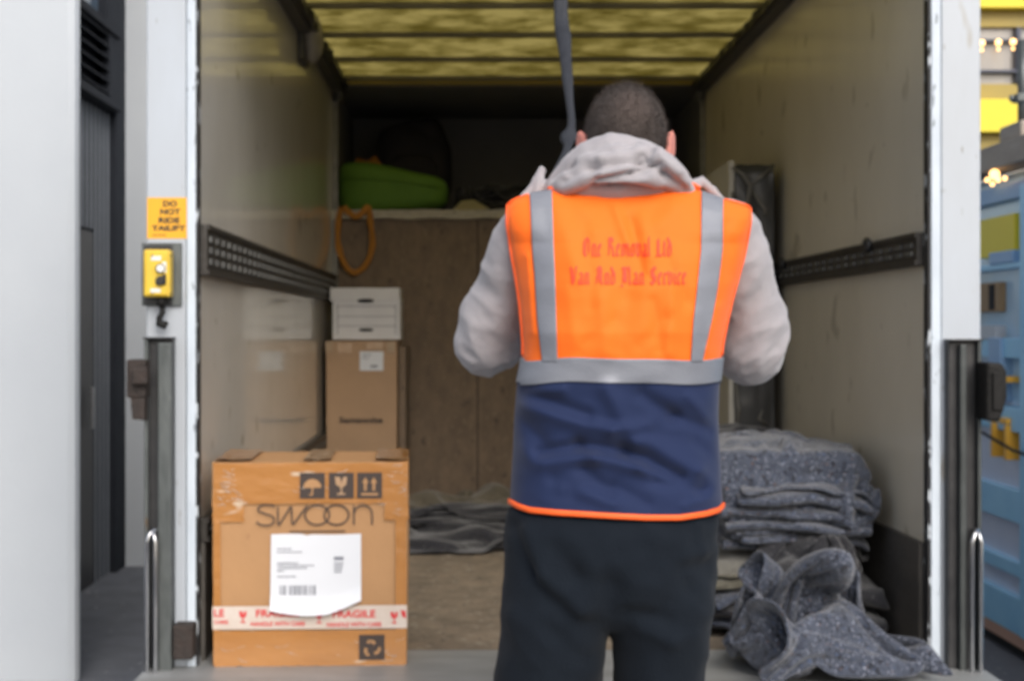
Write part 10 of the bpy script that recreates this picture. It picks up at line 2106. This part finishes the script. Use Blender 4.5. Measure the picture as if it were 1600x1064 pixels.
# reflective strips
S1 = [(296, 831), (390, 835), (430, 839), (500, 843), (560, 850), (570, 851)]; S2 = [(296, 865), (390, 868), (430, 870), (500, 872), (560, 873.5), (570, 874)]
S3 = [(296, 1094), (390, 1093), (450, 1087), (500, 1081), (560, 1077), (570, 1076)]; S4 = [(296, 1127), (390, 1126), (450, 1118), (500, 1109), (560, 1095), (570, 1093)]
for a, b_ in ((S1, S2), (S3, S4)):
    r_ = grid_rows(lin(300, 566, 84), lambda v: smoothtab(a, v), lambda v: smoothtab(b_, v), 14, .0052)
    o_ = build('reflective_strip', grid_mesh(r_), 'reflect', vest, True); shade(o_, [('SOLIDIFY', dict(thickness=.001, offset=1))])
for a, b_ in ((852, 884), (1076, 1108)):
    rw = [[torso(a + (b_ - a) * i / 8, v, 1, .0055, 0) for i in range(9)] for v in lin(306, 566, 50)]
    o_ = build('reflective_strip', grid_mesh(rw), 'reflect', vest, True); shade(o_, [('SOLIDIFY', dict(thickness=.001, offset=0))])
build('front_zip', MB().tube([torso(965, v, 1, .0065, 0) for v in lin(318, 780, 30)], [(.004, .002)] * 31, 6), 'black_plastic', vest, True)
def bandrow(t_):
    # horizontal strip right round the body
    out_ = []
    for p_i, s in [(i, -1) for i in range(131)] + [(i, 1) for i in range(1, 70)]:
        v0 = 561; v1 = 599
        if s < 0:
            u = p_i / 130; wv = 2.0 * math.sin(u * 9.5 + 1) + 1.2 * math.sin(u * 17) - (4 if u < .04 else 0)
            v = v0 + (v1 - v0) * t_ + wv
            l, r = smoothtab(L_T, v), smoothtab(R_T, v); a = -math.cos(math.pi * u); a = .55 * a + .45 * (2 * u - 1)
            out_.append(torso((l + r) / 2 + a * (r - l) / 2, v, -1, .0050))
        else:
            a = math.cos(math.pi * p_i / 70); v = v0 + (v1 - v0) * t_
            l, r = smoothtab(L_T, v), smoothtab(R_T, v)
            out_.append(torso((l + r) / 2 + a * (r - l) / 2, v, 1, .0050))
    return out_
o_ = build('reflective_strip', loft([bandrow(t_) for t_ in lin(0, 1, 16)], False, False), 'reflect', vest, True)
shade(o_, [('SOLIDIFY', dict(thickness=.001, offset=1))])
# broad-nib blackletter on the back
def mn(x, t=1.0, w=.0): return [(x - .07, t - .10), (x + .07, t), (x + .0, t - .14), (x, .14), (x + .07, 0), (x + .15, .10)]
G = {
 'n': (.85, [mn(.15), [(.17, .78), (.42, 1), (.55, .86), (.55, .14), (.62, 0), (.7, .1)]]),
 'm': (1.3, [mn(.15), [(.17, .78), (.42, 1), (.55, .86), (.55, .1)], [(.57, .78), (.82, 1), (.97, .86), (.97, .14), (1.04, 0), (1.12, .1)]]),
 'i': (.45, [mn(.15), [(.12, 1.28), (.2, 1.36)]]),
 'r': (.65, [mn(.15), [(.17, .8), (.38, 1), (.52, .88)]]),
 'e': (.7, [[(.42, .72), (.30, 1), (.12, .86), (.12, .16), (.25, 0), (.5, .14)], [(.30, 1), (.50, .84), (.14, .46)]]),
 'o': (.8, [[(.32, 1), (.12, .86), (.12, .14), (.32, 0), (.55, .14), (.55, .86), (.32, 1)]]),
 'v': (.8, [[(.04, 1.1), (.14, .9), (.14, .14), (.33, 0), (.55, .2), (.55, .86), (.38, 1)]]),
 'a': (.8, [[(.1, .86), (.32, 1), (.52, .86), (.52, .14), (.6, 0), (.68, .1)], [(.5, .55), (.14, .42), (.12, .14), (.28, 0), (.5, .16)]]),
 'l': (.45, [[(.08, 1.5), (.17, 1.58), (.15, 1.4), (.15, .14), (.22, 0), (.3, .1)]]),
 't': (.55, [[(.17, 1.28), (.17, .14), (.27, 0), (.4, .1)], [(.02, .95), (.4, .98)]]),
 'd': (.8, [[(.06, 1.5), (.3, 1.2), (.55, .84), (.55, .14), (.32, 0), (.12, .14), (.12, .84), (.3, .98), (.5, .8)]]),
 'c': (.65, [[(.48, .86), (.3, 1), (.12, .86), (.12, .14), (.28, 0), (.5, .14)]]),
 'O': (1.2, [[(.5, 1.5), (.15, 1.2), (.12, .3), (.45, 0), (.85, .25), (.88, 1.2), (.6, 1.5), (.3, 1.3)], [(.42, 1.25), (.42, .3)]]),
 'R': (1.2, [[(.05, 1.4), (.25, 1.5), (.22, .1), (.05, 0)], [(.22, 1.4), (.6, 1.5), (.8, 1.2), (.5, .85), (.25, .82)], [(.5, .85), (.75, .6), (.8, .15), (1.0, 0)], [(.42, 1.4), (.42, .9)]]),
 'L': (1.0, [[(.5, 1.5), (.25, 1.35), (.25, .2), (.05, 0), (.5, .08), (.8, 0), (.88, .25)], [(.42, 1.3), (.42, .2)]]),
 'V': (1.15, [[(-.05, 1.35), (.15, 1.5), (.22, 1.2), (.36, .2), (.5, 0), (.62, .3), (.85, 1.2), (.78, 1.5), (1.0, 1.4)], [(.36, 1.3), (.5, .35)]]),
 'A': (1.2, [[(.1, 1.2), (.4, 1.5), (.8, 1.4), (.8, .15), (.95, 0)], [(.45, 1.45), (.3, .9), (.15, .1), (0, 0)], [(.12, .62), (.8, .66)], [(.55, 1.4), (.55, .2)]]),
 'M': (1.55, [[(.05, 1.3), (.2, 1.5), (.3, 1.3), (.22, .2), (.0, -.1), (.2, -.2)], [(.3, 1.3), (.55, 1.5), (.65, 1.3), (.65, .1)], [(.68, 1.3), (.95, 1.5), (1.1, 1.3), (1.1, .15), (1.25, 0)], [(.45, 1.3), (.45, .2)]]),
 'S': (1.05, [[(.8, 1.3), (.5, 1.5), (.15, 1.25), (.2, .95), (.7, .65), (.75, .25), (.4, 0), (.05, .2)], [(.45, 1.4), (.45, .1)], [(.15, .8), (.75, .5)]]),
 ' ': (.65, [])}
lt = MB()
def nibword(text, x0, x1, yb, h):
    tot = sum(G[c][0] for c in text) ; k_ = (x1 - x0) / tot; x = x0
    nb = Vector((.10, .085))
    for c in text:
        for st2 in G[c][1]:
            for (a, b2) in zip(st2, st2[1:]):
                a, b2 = Vector(a), Vector(b2); d_ = b2 - a
                cr = abs(d_.x * nb.y - d_.y * nb.x)
                if cr < .008: nb2 = Vector((.03, -.03)) + nb * .6
                else: nb2 = nb
                q = [a - nb2, a + nb2, b2 + nb2, b2 - nb2]
                px_ = [(x + (p.x) * k_, yb - p.y * h) for p in q]
                n_ = 3
                for j in range(n_):
                    e = []
                    for (s_, t_) in ((j / n_, 0), (j / n_, 1), ((j + 1) / n_, 1), ((j + 1) / n_, 0)):
                        p0 = Vector(px_[0]).lerp(Vector(px_[3]), s_); p1 = Vector(px_[1]).lerp(Vector(px_[2]), s_)
                        e.append(p0.lerp(p1, t_))
                    lt.add([torso(p.x, p.y, -1, .0048) for p in e], [(0, 1, 2, 3)])
        x += G[c][0] * k_
nibword('One Removal Ltd', 912, 1050, 400, 19)
nibword('Van And Man Service', 892, 1072, 444, 18)
build('lettering', lt, 'letter', vest, recalc=False)

# --- joggers
t = MB()
TLp = [(760, 803), (790, 790), (830, 785), (860, 787), (900, 790), (950, 785), (1010, 777), (1064, 771), (1120, 768)]
TRp = [(760, 1118), (790, 1124), (850, 1122), (900, 1121), (950, 1117), (1010, 1108), (1064, 1098), (1120, 1092)]
def tro(px, py, side, D):
    l, r = smoothtab(TLp, py), smoothtab(TRp, py); c, w_ = (l + r) / 2, (r - l) / 2
    s = max(-1, min(1, (px - c) / w_)); prof = max(0, 1 - abs(s) ** 2.4) ** (1 / 2.4)
    if side < 0:
        cleft = math.exp(-(s / .12) ** 2) * .022 * max(0, min(1, (py - 850) / 90))
        Y = YP0 - D * prof + cleft * prof
    else: Y = YP0 + D * .95 * prof
    Yp = min(Y, YP0)
    return Vector(((px - 740) * Yp / 2234, Y, CAMZ - (py - 515) * Yp / 2234))
rows = []
for py, D in ((790, .100), (806, .122), (840, .143), (880, .153), (920, .150), (950, .138), (972, .115), (985, .09)):
    l, r = smoothtab(TLp, py), smoothtab(TRp, py)
    row = [tro(l + (r - l) * (.5 - .5 * math.cos(math.pi * i / 30)), py, -1, D) for i in range(31)]
    row += [tro(l + (r - l) * (.5 + .5 * math.cos(math.pi * i / 24)), py, 1, D) for i in range(1, 24)]
    rows.append(row)
q = loft(rows); t.add(q.v, q.f)
def leg(cs):
    rings = []
    for (px, py, hw, dep, yc) in cs:
        c = P(px, py, yc); w_ = hw * yc / 2234
        rings.append([c + Vector((w_ * sq(math.cos(a), .9), dep * sq(math.sin(a), .9), 0)) for a in [2 * math.pi * i / 28 for i in range(28)]])
    q = loft(rings); t.add(q.v, q.f)
leg([(873, 900, 80, .110, 2.79), (868, 950, 82, .120, 2.79), (862, 1000, 83, .118, 2.795), (857, 1064, 85, .108, 2.80), (854, 1140, 80, .098, 2.81), (852, 1240, 68, .085, 2.82), (852, 1340, 62, .078, 2.81), (855, 1460, 58, .070, 2.80), (857, 1530, 48, .060, 2.80), (857, 1560, 40, .052, 2.80)])
leg([(1036, 900, 80, .110, 2.79), (1036, 950, 80, .120, 2.79), (1033, 1000, 76, .118, 2.795), (1029, 1064, 69, .108, 2.80), (1030, 1140, 70, .098, 2.81), (1036, 1240, 66, .085, 2.82), (1036, 1340, 61, .078, 2.81), (1032, 1460, 57, .070, 2.80), (1030, 1530, 48, .060, 2.80), (1030, 1560, 40, .052, 2.80)])
tm = fuse(t, .0085, 6, .5)
TF = [(803, 820, 830, 900, 12, -.008), (830, 900, 880, 955, 13, -.008), (822, 830, 845, 900, 12, .008), (845, 900, 905, 950, 14, .009), (905, 950, 945, 960, 14, .006), (865, 850, 900, 900, 16, -.006), (900, 900, 960, 920, 16, -.006),
      (1075, 870, 1112, 858, 9, .005), (1068, 888, 1108, 880, 9, -.005), (1000, 975, 1050, 1000, 14, .007), (1050, 1000, 1085, 990, 12, .005), (980, 958, 1040, 968, 12, -.007), (800, 960, 850, 1010, 16, .006), (860, 985, 910, 1030, 14, -.006),
      (1010, 820, 1040, 850, 14, .004), (1040, 860, 1080, 920, 14, -.004), (940, 830, 960, 880, 14, .003), (1088, 815, 1100, 870, 8, .004)]
def tfn(p):
    s = .004 * (.5 - 2.2 * abs(nz(p.x * 9 + 2, p.y * 8, p.z * 10 + p.x * 5))) + .005 * nz(p.x * 7, p.y * 7, p.z * 11) + .0025 * nz(p.x * 22, p.y * 20, p.z * 30)
    px, py = p.x * 2234 / p.y + 740, 515 - (p.z - CAMZ) * 2234 / p.y
    if p.y < 2.82:
        for x0, y0, x1, y1, w_, hh in TF:
            dx, dy = x1 - x0, y1 - y0; t_ = min(1, max(0, ((px - x0) * dx + (py - y0) * dy) / (dx * dx + dy * dy)))
            r2 = ((px - x0 - dx * t_) ** 2 + (py - y0 - dy * t_) ** 2) / (w_ * w_)
            if r2 < 8: s += hh * math.exp(-r2)
    return s
displace(tm, tfn)
build('jogging_trousers', tm, 'trouser', man, True)
# --- shoes
for ax in (.146, .363):
    m_ = MB().ball((ax, 2.80, ZF + .055), (.042, .065, .045)).ball((ax, 2.90, ZF + .042), (.046, .105, .036)).ball((ax, 2.76, ZF + .045), (.04, .06, .04))
    sh_ = build('shoe', fuse(m_, .006, 4, .5), 'shoe', man, True)
    build('sole', MB().box(ax - .044, ax + .044, 2.70, 2.995, ZF + .001, ZF + .022, .01), 'sole', sh_)
